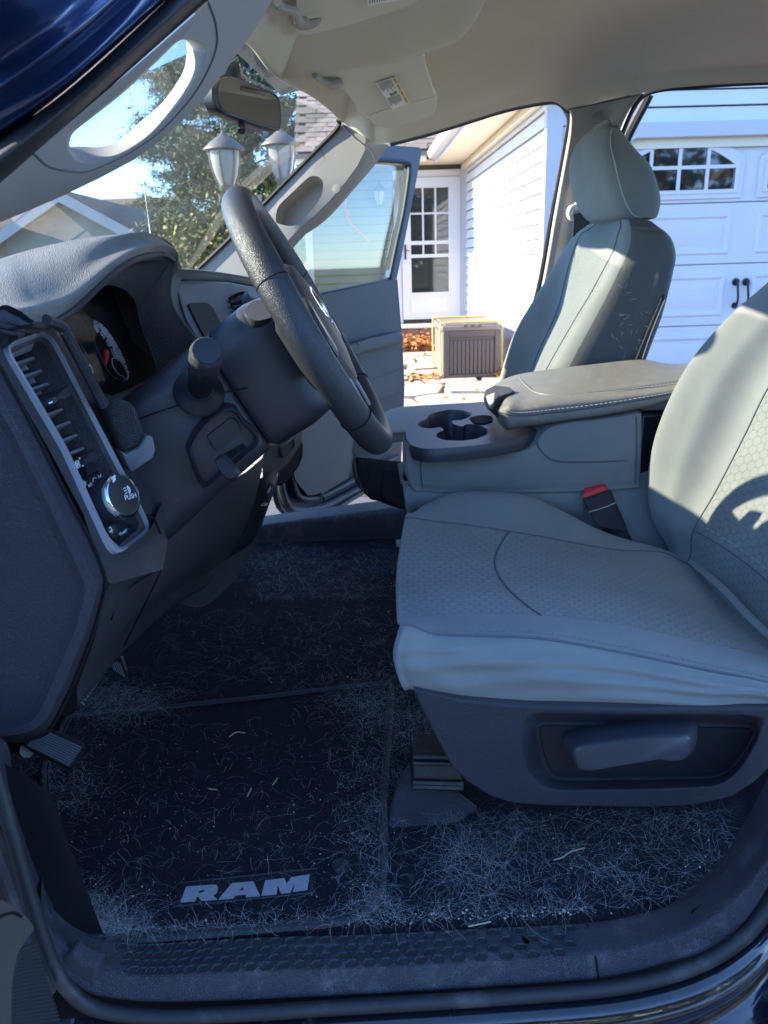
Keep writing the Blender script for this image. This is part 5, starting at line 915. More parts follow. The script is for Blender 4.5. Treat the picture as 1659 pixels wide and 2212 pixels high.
# ================================================================ SEATS AND CONSOLE
def iso(G, j, off=0.):
    return G[:, j]
def seam(name, pts, r, m, par): mb = MB(); mb.tube(pts, r, 5); return mb.build(name, m, par)
def lift(G, i, j):
    """outward normal of a grid surface at a point"""
    n = np.cross(G[min(i+1, len(G)-1), j]-G[max(i-1, 0), j], G[i, min(j+1, G.shape[1]-1)]-G[i, max(j-1, 0)]); return n/max(np.linalg.norm(n), 1e-9)
dseat = None
# cushion: rows front -> back, across from the inboard side over the top to the outboard side
Yc = [-.20, -.275, -.45, -.625, -.692, -.712, -.690]
ST = [[(893, 1108), (888, 1122), (874, 1230), (879, 1338), (888, 1352), (872, 1425), (893, 1489)],
      [(930, 1086), (940, 1130), (930, 1228), (940, 1333), (940, 1371), (925, 1432), (945, 1500)],
      [(1000, 1066), (1020, 1140), (1010, 1230), (1020, 1328), (1020, 1375), (1010, 1445), (1020, 1512)],
      [(1150, 1078), (1165, 1163), (1165, 1243), (1170, 1331), (1170, 1381), (1160, 1456), (1160, 1519)],
      [(1300, 1147), (1325, 1190), (1340, 1263), (1345, 1352), (1345, 1412), (1345, 1476), (1350, 1521)],
      [(1415, 1182), (1432, 1196), (1490, 1290), (1520, 1390), (1520, 1447), (1520, 1500), (1520, 1523)],
      [(1466, 1200), (1490, 1222), (1585, 1332), (1640, 1415), (1640, 1471), (1650, 1502), (1634, 1525)]]
rows = []
for st in ST:
    r_ = [W(x, y, Y) for (x, y), Y in zip(st, Yc)]; rows.append([r_[0]+(.0, .055, -.14), r_[0]+(0, .04, -.03)]+r_+[r_[-1]+(0, .12, -.004)])
r0a = np.array(rows[0]); c0 = r0a.mean(0)
f00 = list(c0+(r0a-c0)*.95+(-.012, 0, -.002)); f0 = list(c0+(r0a-c0)*.5+(-.010, 0, -.02))
rows = [f0, f00]+rows+[[p+(.10, 0, -.035) for p in rows[-1]]]
G = gridpts(rows, 110, 120)
# cloth pulled into folds along the outboard flank
nv = 120; vpipe, vbot = int(6/9*119), int(8/9*119)
for j in range(vpipe-14, vbot+1):
    for i in range(len(G)):
        f = (j-vpipe)/(vbot-vpipe); u = i/len(G)
        if f > 0:
            env = math.sin(min(1, f)*math.pi)**.8; w = .0024*math.sin(23*f+9*u-2.5*math.sin(7*u))*(.35+.9*u)+.0030*math.sin(9*f-19*u+1.3)*(.2+u)
        else:
            env = max(0, 1+f*(vbot-vpipe)/14)*.6; w = .003*math.sin(26*u+8*f)*max(0, u-.35)*2
        G[i, j, 1] -= w*env; G[i, j, 2] += w*env*.4
j0, j1 = int(3/9*119), int(5/9*119)
dseat = MB(); dseat.grid(G[:, :j0+1]); dseat = dseat.build('seat', 'fabric', truck, smooth=60, label='driver seat in grey cloth, in front of the door opening')
mb = MB(); mb.grid(G[:, j0:j1+1]); mb.build('seat_insert', 'insert', dseat, smooth=60)
mb = MB(); mb.grid(G[:, j1:]); mb.build('seat_bolster', 'fabric', dseat, smooth=60)
def tubeon(name, pts, r, m, par, n=60): return line(name, pts, r, m, par, n, 5)
tubeon('seam', [G[i, j0]+(0, 0, .0004) for i in range(14, 108, 3)], .0014, 'piping', dseat)
tubeon('seam', [G[i, vpipe]+(0, -.0006, .0004) for i in range(18, 108, 3)], .0017, 'piping', dseat)
mb = MB()
for i in range(19, 106): mb.tube([G[i, vpipe-3]+(0, -.001, .0008), G[i, vpipe-3]*.45+G[i+1, vpipe-3]*.55+(0, -.001, .0008)], .0007, 4)
mb.build('stitching', 'fabric', dseat, smooth=None)
cs = []
for j in range(j0, j1+1, 3):
    v = (j-j0)/(j1-j0); ii = 55.5-3*math.sin(v*math.pi)+5*v*v; i = int(ii); cs.append(G[i, j]*(1-(ii-i))+G[i+1, j]*(ii-i)+(0, 0, .0004))
tubeon('seam', cs, .0013, 'piping', dseat)
fs = [G[22, j]+(-.0005, 0, .0004) for j in range(j0-24, j1+12, 4)]
# backrest: rows bottom -> top, across from the inboard back edge to the outboard back edge
B1 = [(1462, 1192), (1420, 1118), (1405, 1030), (1424, 925), (1480, 802), (1560, 700), (1659, 611), (1760, 520)]
B3 = [(1489, 1200), (1496, 1145), (1545, 1057), (1604, 942), (1659, 832), (1730, 740), (1810, 650), (1900, 560)]
rows = []
for a, b in zip(B1, B3):
    p1 = W(*a, -.165); p3 = W(*b, -.262); p2 = (p1*.5+p3*.5)+(-.016, 0, .006); p0 = p1+(.16, .03, .03); mid = np.array([p3[0]+.012, -.42, p3[2]+.002])
    mi = lambda p: np.array([p[0], -.84-p[1], p[2]]); rows.append([p0+(.06, .03, 0), p0, p1, p2, p3, mid, mi(p3), mi(p2), mi(p1), mi(p0)])
rows = [[p+(-.02, 0, -.07) for p in rows[0]]]+rows
for r_ in rows:
    a, b = r_[0], r_[-1]; r_.append(b+(.05, -.0, .0)); r_.append((a+b)/2+(.07, 0, 0)); r_.append(a+(.0, -.03, 0)); r_.append(a*1.)
cB = np.mean(rows[-1], 0); tB = np.array(rows[-1]); rows += [list(cB+(tB-cB)*.8+(.02, 0, .05)), list(cB+(tB-cB)*.4+(.04, 0, .075)), list(cB+(tB-cB)*.05+(.04, 0, .08))]
B = gridpts(rows, 110, 130); k3, k5 = int(round(4/13*129)), int(round(6/13*129))
mb = MB(); mb.grid(B[:, :k3+1]); bkr = mb.build('seat_back', 'fabric', truck, smooth=60, label='driver seat backrest with a curved sun patch')
mb = MB(); mb.grid(B[:, k3:k5+1]); mb.build('back_insert', 'insert', bkr, smooth=60)
mb = MB(); mb.grid(B[:, k5:]); mb.build('back_bolster', 'fabric', bkr, smooth=60)
tubeon('seam', [B[i, k3]+(-.0006, 0, 0) for i in range(6, 80, 3)], .0015, 'piping', bkr)
tubeon('seam', [B[20, j]+(-.0006, 0, .0002) for j in range(k3, k5, 3)], .0010, 'piping', bkr)
mb = MB()
for j in range(k3+1, k5-1): mb.tube([B[22, j]+(-.001, 0, .0003), B[22, j]*.5+B[22, j+1]*.5+(-.001, 0, .0003)], .0006, 4)
mb.build('stitching', 'thread', bkr, smooth=None)
tubeon('back_hem', T3((1452, 1188, -.19), (1490, 1212, -.26), (1560, 1272, -.42), (1620, 1335, -.52), (1670, 1380, -.58)), .006, 'fabric', bkr, 40)
# outboard side cover with its recess and recliner handle
ps_ = PL(W(905, 1520, -.712), W(1640, 1535, -.715), W(1200, 1735, -.708))
top = [(893, 1491), (945, 1503), (1000, 1514), (1080, 1522), (1160, 1528), (1400, 1531), (1560, 1531), (1700, 1530)]
low = [(1700, 1640), (1659, 1662), (1630, 1690), (1580, 1722), (1500, 1740), (1400, 1745), (1200, 1742), (1110, 1736), (1060, 1721), (1010, 1690), (975, 1655), (940, 1590), (910, 1530)]
bo = [(1155, 1540), (1400, 1543), (1560, 1544), (1652, 1548), (1636, 1600), (1608, 1650), (1582, 1680), (1545, 1700), (1400, 1706), (1200, 1708), (1165, 1697), (1140, 1668), (1128, 1620), (1120, 1566), (1132, 1552)]
bi = [(1158, 1558), (1400, 1560), (1560, 1562), (1642, 1566), (1622, 1606), (1596, 1645), (1572, 1670), (1540, 1681), (1400, 1683), (1205, 1686), (1185, 1676), (1172, 1650), (1163, 1612), (1157, 1572), (1156, 1562)]
O = PP(ps_, *(top+low)); nB = 90
b0_, b1_ = rnd(PP(ps_, *bo), nB, 1), rnd(PP(ps_, *bi, off=-.028), nB, 1); kk = np.argmin(np.linalg.norm(b1_-b1_[0], axis=1))
mb = MB(); mb.holed(O, b0_); mb.loft([b0_, b0_*.8+b1_*.2-ps_.n*.001, b0_*.15+b1_*.85-ps_.n*0, b1_], False, True)
topb = [p-ps_.n*.022+np.array([0, 0, .009]) for p in PP(ps_, *top)]; lowb = [p-ps_.n*.05 for p in PP(ps_, *low)]
mb.loft([O, topb+lowb], False, False); cov = mb.build('seat_side_cover', 'plastic', truck, smooth=32, label='black side cover of the driver seat with the recliner handle')
cov.modifiers.new('bevel', 'BEVEL'); cov.modifiers['bevel'].width = .004; cov.modifiers['bevel'].segments = 2; cov.modifiers['bevel'].limit_method = 'ANGLE'; cov.modifiers['bevel'].angle_limit = R(40)
rect = rnd(PP(ps_, (1164, 1566), (1400, 1568), (1632, 1572), (1612, 1606), (1588, 1642), (1568, 1662), (1538, 1673), (1208, 1678), (1192, 1669), (1180, 1646), (1170, 1612), off=-.0275), 70, 1); mb = MB(); mb.loft([rect-ps_.n*.003, rect+ps_.n*.0012, shrink(rect, .99)+ps_.n*.002]); mb.build('recess_panel', 'plasticdk', cov, smooth=30)
hb_ = [(1212, 1596), (1222, 1584), (1260, 1573), (1330, 1560), (1400, 1552), (1450, 1549), (1490, 1552), (1506, 1564), (1508, 1590), (1500, 1622), (1488, 1636), (1450, 1640), (1425, 1634), (1350, 1646), (1262, 1662), (1242, 1660), (1226, 1640), (1216, 1615)]
ht_ = [(1236, 1622), (1244, 1612), (1275, 1605), (1340, 1597), (1405, 1590), (1450, 1587), (1482, 1586), (1491, 1593), (1491, 1605), (1488, 1628), (1480, 1638), (1450, 1640), (1425, 1636), (1350, 1648), (1266, 1663), (1250, 1661), (1244, 1646), (1239, 1632)]
q0, q1 = rnd(PP(ps_, *hb_, off=-.026), 110, 1), rnd(PP(ps_, *ht_, off=.022), 110, 1)
mb = MB(); mb.loft([q0, q0*.65+q1*.35, q0*.12+q1*.88, q1*.99+shrink(q1, .94)*.01+ps_.n*.001, shrink(q1, .95)+ps_.n*.0035]); mb.build('recliner_handle', 'handle', cov, smooth=60)
# rail and bracket under the front corner
mb = MB(); rl = PL(W(890, 1632, -.60), W(985, 1632, -.60), W(890, 1700, -.612)); mb.slab(PP(rl, (892, 1630), (1000, 1630), (1000, 1702), (905, 1698), (890, 1685)), [p+(0, .05, 0) for p in PP(rl, (892, 1630), (1000, 1630), (1000, 1702), (905, 1698), (890, 1685))]); rail = mb.build('seat_rail', 'steel', truck, bevel=.003)
mb = MB()
for y, r in ((1634, .004), (1648, .003), (1690, .004), (1699, .004)): mb.tube(PP(rl, (892, y), (1000, y+3), off=.004), r, 6)
mb.build('rail_lip', 'steel', rail)
cq = [(836, 1830), (842, 1740), (862, 1680), (888, 1640), (893, 1700), (985, 1704), (1036, 1742), (1000, 1768), (955, 1790), (880, 1792), (866, 1812), (850, 1840)]; cz = [.515, .545, .57, .575, .545, .555, .54, .53, .515, .52, .512, .508]
pr = PL(W(850, 1800, -.63), W(900, 1700, -.60), W(1030, 1745, -.615)); mb = MB(); mb.slab(PP(pr, *cq), [p+(.0, .03, -.04) for p in PP(pr, *cq)]); mb.build('rail_cover', 'plastic', rail, bevel=.008, seg=3)
# buckle
bk = T3((1258, 1062, -.17), (1298, 1051, -.17), (1340, 1150, -.19), (1290, 1130, -.19)); pk_ = PL(W(1262, 1070, -.175), W(1305, 1060, -.165), W(1330, 1140, -.185))
mb = MB(); q = PP(pk_, (1258, 1078), (1313, 1060), (1322, 1082), (1352, 1150), (1290, 1140), (1268, 1100)); mb.slab(q, [p+(.012, .028, 0) for p in q]); buck = mb.build('belt_buckle', 'plastic', truck, bevel=.004, seg=3)
mb = MB(); q = PP(pk_, (1257, 1068), (1303, 1050), (1312, 1060), (1262, 1078), off=.001); mb.slab(q, [p+(.010, .026, .004) for p in q]); mb.build('release_button', 'red', buck, bevel=.002)
line('buckle_seam', PP(pk_, (1272, 1106), (1300, 1098), (1330, 1086), off=.0005), .001, 'thread', buck, 10)
mb = MB(); mb.tube(T3((1310, 1120, -.165), (1340, 1160, -.16), (1370, 1230, -.15)), [.016, .016, .016], 10, n=10); mb.build('buckle_stalk', 'plastic', buck)
# --- centre console: base, lid, tray with cup holders, seat part below
base = [[(874, 962, -.135), (872, 985, -.14), (876, 1015, -.142), (882, 1040, -.14), (900, 1056, -.13)], [(905, 978, -.15), (905, 1000, -.155), (905, 1030, -.155), (908, 1052, -.15), (915, 1061, -.135)], [(1000, 985, -.152), (1000, 1010, -.158), (1000, 1035, -.158), (1000, 1057, -.152), (1000, 1064, -.138)], [(1130, 975, -.152), (1130, 1000, -.158), (1130, 1030, -.158), (1130, 1056, -.152), (1130, 1062, -.138)], [(1190, 925, -.150), (1190, 970, -.157), (1190, 1020, -.157), (1190, 1054, -.152), (1190, 1061, -.138)], [(1300, 908, -.150), (1300, 955, -.157), (1300, 1010, -.157), (1300, 1049, -.152), (1300, 1057, -.138)], [(1372, 896, -.150), (1372, 945, -.157), (1371, 1000, -.157), (1370, 1043, -.152), (1368, 1052, -.138)], [(1384, 896, -.14), (1385, 945, -.145), (1383, 1000, -.145), (1381, 1040, -.14), (1378, 1050, -.13)]]
rows = [[W(*p) for p in b] for b in base]
rows = [[np.array([p[0]+.005, -.02, p[2]]) for p in rows[0]]]+rows+[[p+(.01, .05, 0) for p in rows[-1]], [p+(.01, .24, 0) for p in rows[-1]]]
rows = [[np.array((r_[0][0], .13, r_[0][2]+(.012 if r_[0][0] > .26 else -.10))), np.array((r_[0][0], 0, r_[0][2]+(.010 if r_[0][0] > .26 else -.11))), r_[0]+(0, .012, .002)]+r_+[r_[-1]+(0, .12, 0)] for r_ in rows]
mb = MB(); Gc = gridpts(rows, 80, 40); mb.grid(Gc); cons = mb.build('centre_console', 'fabric', truck, smooth=60, label='centre console with cup holders and a padded lid')
tubeon('seam', T3((1160, 955, -.1555), (1165, 968, -.1565), (1180, 985, -.158), (1205, 996, -.1585), (1260, 998, -.1585), (1330, 996, -.1585), (1378, 993, -.155)), .0014, 'piping', cons)
tubeon('seam', T3((1374, 900, -.152), (1375, 950, -.1575), (1374, 1000, -.158), (1372, 1046, -.153)), .0014, 'piping', cons); tubeon('seam', T3((908, 985, -.1555), (909, 1010, -.1575), (911, 1040, -.156), (914, 1058, -.148)), .0010, 'piping', cons)
# tray: a plastic top with a clover of cup holders and a coin slot
zt = .935
tray = [(876, 935), (884, 912), (903, 894), (935, 882), (975, 876), (1055, 870), (1090, 868), (1110, 880), (1160, 910), (1172, 925), (1150, 935), (1105, 949), (1060, 958), (1010, 964), (960, 968), (915, 970), (888, 962), (878, 950)]
pt2 = PL(WZ(880, 940, .899), WZ(1100, 945, .905), WZ(1040, 872, .908))
clv = [(922, 905), (926, 896), (942, 890), (972, 884), (1000, 886), (1020, 892), (1016, 900), (996, 908), (975, 908), (978, 916), (1000, 922), (1006, 916), (1030, 916), (1054, 926), (1054, 938), (1030, 948), (1000, 952), (960, 951), (942, 944), (944, 936), (960, 928), (950, 922), (935, 926), (912, 924), (901, 918), (905, 911)]
tl = rnd(PP(pt2, *tray), 100, 2); hl = rnd(PP(pt2, *clv), 110, 1)
mb = MB(); mb.holed(tl, hl); h2 = shrink(hl, .97)-pt2.n*.004; h3 = shrink(hl, .90)-pt2.n*.085; mb.loft([hl, h2, h3], False, True)
skirt = [tl, shrink(tl, 1.012)-pt2.n*.004, shrink(tl, 1.015)-pt2.n*.014, shrink(tl, 1.0)-pt2.n*.024]; mb.loft(skirt, False, False); tr_ = mb.build('cup_tray', 'handle', cons, smooth=40)
q = rnd(PP(pt2, (1012, 902), (1040, 896), (1062, 898), (1066, 910), (1044, 918), (1022, 914), off=.001), 40, 2); mb = MB(); mb.loft([q, shrink(q, .95)-pt2.n*.002, shrink(q, .9)+pt2.n*.001]); mb.build('coin_slot', 'dialface', cons, smooth=40)
# lid: rows front -> back, across near bottom, near crease, near shoulder, top, far shoulder, far bottom
LR = [[(1078, 900, -.10), (1072, 888, -.105), (1080, 876, -.10), (1066, 850, .02), (1055, 848, .12), (1056, 866, .13)],
      [(1094, 926, -.138), (1086, 893, -.148), (1100, 868, -.13), (1096, 836, .02), (1072, 828, .13), (1070, 846, .14)],
      [(1125, 923, -.145), (1120, 899, -.155), (1135, 868, -.135), (1150, 826, .02), (1115, 810, .13), (1110, 826, .14)],
      [(1200, 912, -.147), (1200, 892, -.157), (1200, 858, -.137), (1225, 812, .02), (1180, 799, .13), (1180, 812, .14)],
      [(1300, 898, -.147), (1300, 879, -.157), (1300, 850, -.137), (1320, 805, .02), (1290, 786, .13), (1290, 800, .14)],
      [(1400, 879, -.147), (1400, 862, -.157), (1400, 840, -.137), (1410, 800, .02), (1385, 777, .13), (1385, 790, .14)],
      [(1470, 858, -.147), (1470, 848, -.157), (1480, 828, -.137), (1490, 798, .02), (1450, 786, .13), (1450, 800, .14)],
      [(1560, 840, -.147), (1560, 828, -.157), (1565, 810, -.137), (1570, 790, .02), (1540, 780, .13), (1540, 800, .14)]]
rows = [[W(*p) for p in r_] for r_ in LR]; rows = [[r_[0]+(.0, .05, -.004)]+r_ for r_ in rows]; Gl = gridpts(rows, 70, 60)
mb = MB(); mb.grid(Gl); lid = mb.build('console_lid', 'armrest', truck, smooth=60, label='padded tan console lid')
tubeon('seam', [Gl[i, 20]+(0, -.0008, .0006) for i in range(8, 70, 3)], .0016, 'piping', lid)
mb = MB()
for i in range(8, 68): mb.tube([Gl[i, 22]+(0, -.001, .001), Gl[i, 22]*.45+Gl[i+1, 22]*.55+(0, -.001, .001)], .0008, 4)
mb.build('stitching', 'thread', lid, smooth=None)
pl2 = PL(W(1190, 856, -.12), W(1420, 833, -.12), W(1300, 800, .05))
pt_l = T3((1122, 815, .11), (1128, 826, .05), (1145, 843, -.05), (1165, 853, -.10), (1195, 857, -.122), (1260, 853, -.126), (1340, 844, -.128), (1480, 824, -.13)); tubeon('lid_piping', [p+(0, 0, .002) for p in pt_l], .0022, 'armrest', lid)
mb = MB(); pv_ = catmull([p+(0, -.006, .0016) for p in pt_l[3:]], 70)
for i in range(0, 69): mb.tube([pv_[i], pv_[i]*.45+pv_[i+1]*.55], .0007, 4)
mb.build('stitching', 'thread', lid, smooth=None)
pq = PL(W(1060, 862, -.03), W(1090, 852, -.05), W(1062, 890, -.05)); mb = MB(); q = rnd(T3((1054, 848, .02), (1075, 838, -.02), (1108, 842, -.05), (1114, 852, -.07), (1078, 864, -.09), (1070, 892, -.105), (1056, 886, -.06), (1050, 868, .0)), 50, 1); mb.loft([q+(-.006, -.006, .006), shrink(q, 1.02), q+(.02, .01, -.02)]); lt = mb.build('latch', 'plastic', lid, smooth=40)
mb = MB(); q = T3((1058, 858, -.06), (1078, 850, -.075), (1076, 870, -.10), (1066, 884, -.105)); q = [p+(-.010, -.010, .004) for p in q]; mb.plate(q, (.003, .003, 0)); mb.build('latch_button', 'pillar', lid, bevel=.002)
# seat part under the console
rows = [T3((874, 1046, -.11), (874, 1075, -.115), (880, 1110, -.11)), T3((890, 1052, -.14), (886, 1085, -.145), (890, 1112, -.13)), T3((1000, 1062, -.145), (980, 1090, -.15), (960, 1120, -.13)), T3((1130, 1062, -.145), (1130, 1095, -.15), (1130, 1130, -.13)), T3((1260, 1062, -.145), (1260, 1100, -.15), (1260, 1140, -.13))]
rows = [[r_[0]+(0, .04, .0)]+r_ for r_ in rows]; rows = [[np.array([p[0]+.005, .1, p[2]]) for p in rows[0]]]+rows; mb = MB(); mb.ctrl(rows, 40, 24); mb.build('console_cushion', 'fabric', cons, smooth=60)
mb = MB(); mb.ctrl([T3((1240, 1040, -.13), (1245, 1100, -.135), (1250, 1160, -.14)), T3((1320, 1035, -.14), (1330, 1110, -.145), (1340, 1180, -.15)), T3((1390, 1020, -.135), (1410, 1110, -.14), (1440, 1200, -.15)), T3((1430, 1000, -.12), (1460, 1100, -.12), (1500, 1220, -.13))], 16, 16); mb.build('seat_gap_carpet', 'fabric', truck, smooth=60)
mb = MB(); mb.b2((W(1385, 950, -.12)[0], -.10, .70), (W(1480, 950, -.12)[0]+.1, .12, .93)); mb.build('console_back', 'plasticdk', cons, bevel=.01)
# --- passenger seat: cushion end, backrest, headrest
rows = [T3((764, 990, .19), (762, 965, .19), (776, 946, .20), (850, 932, .21)), T3((766, 972, .30), (768, 944, .30), (792, 922, .32), (860, 912, .33)), T3((800, 935, .45), (802, 908, .46), (830, 896, .47), (890, 889, .48)), T3((840, 905, .60), (838, 890, .60), (855, 881, .60), (905, 876, .60))]
rows = [[r_[0]+(.02, 0, -.07)]+[r_[0]+(.003, 0, -.03)]+r_+[r_[-1]+(.25, 0, .005)] for r_ in rows]; rows = [[p+(.006, -.02, -.02) for p in rows[0]], [p+(0, -.012, -.004) for p in rows[0]]]+rows; mb = MB(); mb.ctrl(rows, 40, 40); pc_ = mb.build('seat', 'fabric', truck, smooth=60, label='passenger seat cushion beyond the cup holders')
rows = [T3((766, 986, .20), (762, 1000, .195), (764, 1025, .195), (774, 1052, .20), (800, 1078, .21)), T3((800, 990, .178), (800, 1002, .172), (800, 1030, .170), (804, 1062, .172), (815, 1082, .185)), T3((850, 996, .17), (850, 1010, .165), (850, 1040, .162), (852, 1082, .165), (854, 1096, .18)), T3((900, 1000, .17), (900, 1015, .165), (900, 1045, .162), (900, 1092, .165), (900, 1106, .18))]
rows = [[p+(.01, .34, 0) for p in rows[0]], [p+(.004, .05, 0) for p in rows[0]]]+rows; mb = MB(); mb.ctrl(rows, 40, 24); pfp = mb.build('seat_side_cover', 'dashlow', truck, smooth=60, label='dark front cover under the passenger seat')
mb = MB(); q = rnd(T3((826, 1016, .158), (870, 1004, .154), (890, 1008, .152), (890, 1098, .152), (850, 1090, .156), (822, 1072, .162)), 40, 1); mb.loft([q+(0, .02, 0), q, shrink(q, .92)+(0, -.004, 0)]); mb.build('cover_panel', 'plastic', pfp, smooth=40)
mb = MB(); mb.b2((W(855, 1120, .2)[0], .19, .49), (W(845, 1120, .2)[0]+.3, .24, .58)); mb.build('seat_rail', 'plasticdk', truck)
Lout = [(1080, 832), (1083, 812), (1103, 747), (1125, 697), (1163, 634), (1191, 586), (1220, 536), (1246, 504), (1262, 492)]
Sfar = [(1136, 826), (1144, 806), (1166, 753), (1198, 684), (1212, 640), (1229, 571), (1251, 512), (1272, 496), (1282, 488)]
Snear = [(1165, 825), (1179, 800), (1200, 762), (1245, 684), (1272, 640), (1300, 588), (1325, 540), (1334, 508), (1340, 492)]
Rout = [(1372, 830), (1384, 798), (1402, 750), (1425, 690), (1440, 638), (1452, 590), (1459, 550), (1448, 512), (1420, 488)]
rows = []
for a, b, c, d in zip(Lout, Sfar, Snear, Rout):
    p0, p1, p2, p3 = W(*a, .64), W(*b, .575), W(*c, .25), W(*d, .185); mid = (p1+p2)/2+(.014, 0, 0); ed = p2*.82+p3*.18+(-.012, -.045, .002)
    rows.append([p0+(.16, .03, .0), p0+(.03, .02, 0), p0, p1, mid, p2, ed, p2*.45+p3*.55+(0, -.032, 0), p3, p3+(.01, .08, 0), p3+(.0, .3, 0)])
tp = rows[-1]; cen = np.mean(tp, 0); rows.append([p*.75+cen*.25+(0, 0, .012) for p in tp]); rows.append([p*.2+cen*.8+(0, 0, .016) for p in tp])
Gp = gridpts(rows, 90, 120); a_, b_ = int(round(3/10*119)), int(round(5/10*119))
mb = MB(); mb.grid(Gp[:, :a_+1]); pbk = mb.build('seat_back', 'fabric', truck, smooth=60, label='passenger seat backrest with sunlit front and dark vinyl side')
mb = MB(); mb.grid(Gp[:, a_:b_+1]); mb.build('back_insert', 'insert', pbk, smooth=60)
e_ = int(round(6.1/10*119)); mb = MB(); mb.grid(Gp[:, b_:e_+1]); mb.build('back_bolster', 'fabric', pbk, smooth=60)
mb = MB(); mb.grid(Gp[:, e_:]); mb.build('back_side', 'vinyl', pbk, smooth=60)
tubeon('seam', [Gp[i, b_]+(-.0008, -.0006, .0003) for i in range(0, 82, 3)], .0016, 'piping', pbk); tubeon('seam', [Gp[i, a_]+(-.0008, 0, .0003) for i in range(0, 82, 3)], .0012, 'piping', pbk)
mb = MB()
for i in range(2, 76): mb.tube([Gp[i, b_+2]+(-.001, -.001, .0003), Gp[i, b_+2]*.5+Gp[i+1, b_+2]*.5+(-.001, -.001, .0003)], .0008, 4)
mb.build('stitching', 'thread', pbk, smooth=None)
tubeon('seam', T3((1440, 640, .178), (1426, 672, .172), (1405, 725, .168), (1388, 775, .168)), .0018, 'piping', pbk); 
mb = MB(); q = T3((1430, 636, .176), (1442, 634, .18), (1392, 778, .18), (1372, 780, .168)); mb.slab(q, [p+(.003, .02, 0) for p in q]); mb.build('seat_trim', 'plastic', pbk, bevel=.004)
# headrest: rings from bottom to top; each ring goes round the pad
HR_ = [(1296, 482, 1398, 476), (1276, 474, 1408, 470), (1257, 448, 1414, 440), (1244, 410, 1408, 405), (1236, 370, 1394, 366), (1236, 335, 1374, 338), (1248, 304, 1352, 304), (1272, 286, 1332, 286)]
loops = []
for k, (x0, y0, x1, y1) in enumerate(HR_):
    l, r_ = W(x0, y0, .50), W(x1, y1, .34); c = (l+r_)/2; hx2 = (r_-l)*(1, 0, 0)*.5; z = (l[2]+r_[2])/2; f = k/(len(HR_)-1); hw = .145-.05*max(0, f-.55)/.45; 
    fx, bx = c[0]-abs(r_[0]-l[0])/2, c[0]+abs(r_[0]-l[0])/2
    lean = (l[2]-r_[2])
    pts = [(fx+.012, -1), (fx, -.55), (fx-.0, 0), (fx, .55), (fx+.012, 1), ((fx+bx)/2, 1.08), (bx-.012, 1), (bx, .5), (bx, 0), (bx, -.5), (bx-.012, -1), ((fx+bx)/2, -1.08)]
    loops.append(catmull([(x, .42+y*hw, z+lean*.5*(1-2*(x-fx)/(bx-fx))) for x, y in pts], 48, True))
tpc = loops[-1].mean(0); btc = loops[0].mean(0); loops = [shrink(loops[0], .6)+(0, 0, -.004)]+loops+[shrink(loops[-1], .8)+(0, 0, .010), shrink(loops[-1], .4)+(0, 0, .015)]
LG = np.array([catmull([l[j] for l in loops], 40) for j in range(48)]).transpose(1, 0, 2)
mb = MB(); mb.loft(list(LG)); hr = mb.build('headrest', 'fabric', truck, smooth=60, label='round topped grey headrest of the passenger seat')
js = int(np.argmin([np.linalg.norm(LG[20, j]-W(1300, 380, .29)) for j in range(48)]))
jn = [j for j in range(48)]; jj = 41
sm = [LG[i, 0]*.35+LG[i, 46]*.65 for i in range(3, 38)]; tubeon('seam', [p+(-.0006, -.0008, 0) for p in sm], .0015, 'thread', hr)
mb = MB(); 
for yy in (.36, .48): mb.cyl((btc[0], yy, btc[2]-.06), (btc[0], yy, btc[2]+.02), .006)
mb.build('headrest_post', 'chrome', hr)
dh = np.array((cB[0]+.05-btc[0], -.84, cB[2]+.10-btc[2])); mb = MB(); mb.loft([l+dh for l in LG]); hd = mb.build('headrest', 'fabric', truck, smooth=60, label='headrest of the driver seat, above the backrest')
mb = MB()
for yy in (-.48, -.36): mb.cyl((btc[0]+dh[0], yy, btc[2]+dh[2]-.08), (btc[0]+dh[0], yy, btc[2]+dh[2]+.02), .006)
mb.build('headrest_post', 'chrome', hd)
# ================================================================ FLOOR, SILL, MAT, DRIVER DOOR, LITTER
mb = MB(); n1, n2 = 60, 60
xs_ = np.linspace(-.66, 1.4, n1); ys_ = np.linspace(-.80, .50, n2); Gf = np.zeros((n1, n2, 3))
def floor_z(x, y):
    z = .50; d = max(0, -.36-x); z += .9*d*d*2.2 if d < .2 else .9*.04*2.2+(d-.2)*.8
    z += .012*math.exp(-((y+.02)/.16)**2); 
    return z
for i, x in enumerate(xs_):
    for j, y in enumerate(ys_): Gf[i, j] = (x, y, floor_z(x, y))
mb.grid(Gf); carpet = mb.build('carpet', 'carpet', truck, smooth=60)
# mat: separate thing lying on the carpet
mo = [(96, 1690), (98, 1900), (112, 1950), (150, 1998), (205, 2030), (300, 2036), (420, 2028), (560, 2015), (700, 2004), (770, 1992), (812, 1966), (831, 1925), (834, 1860), (836, 1700), (850, 1500), (848, 1474), (700, 1490), (560, 1507), (400, 1523), (250, 1540), (150, 1580)]
P2 = [WZ(x, y, .507) for x, y in mo]; P2 = [p if p[1] > -.792 else p+(0, 0, 0) for p in P2]; mloop = rnd(P2, 160, 1)
mloop[:, 2] = [floor_z(p[0], p[1])+.007 for p in mloop]
bm_ = MB(); c0 = mloop.mean(0); inner = []
mat_ = thing('floor_mat', 'black carpet floor mat lettered RAM in front of the driver seat', 'floor mat', (c0[0], c0[1], .5))
mb = MB(); rings = [shrink(mloop, f, c0) for f in (1., .9, .75, .6, .4, .2, .02)]
for r_ in rings: r_[:, 2] = [floor_z(p[0], p[1])+.0075 for p in r_]
mb.loft([mloop-(0, 0, .006)]+rings, False, True); mb.build('pile', 'matting', mat_, smooth=60)
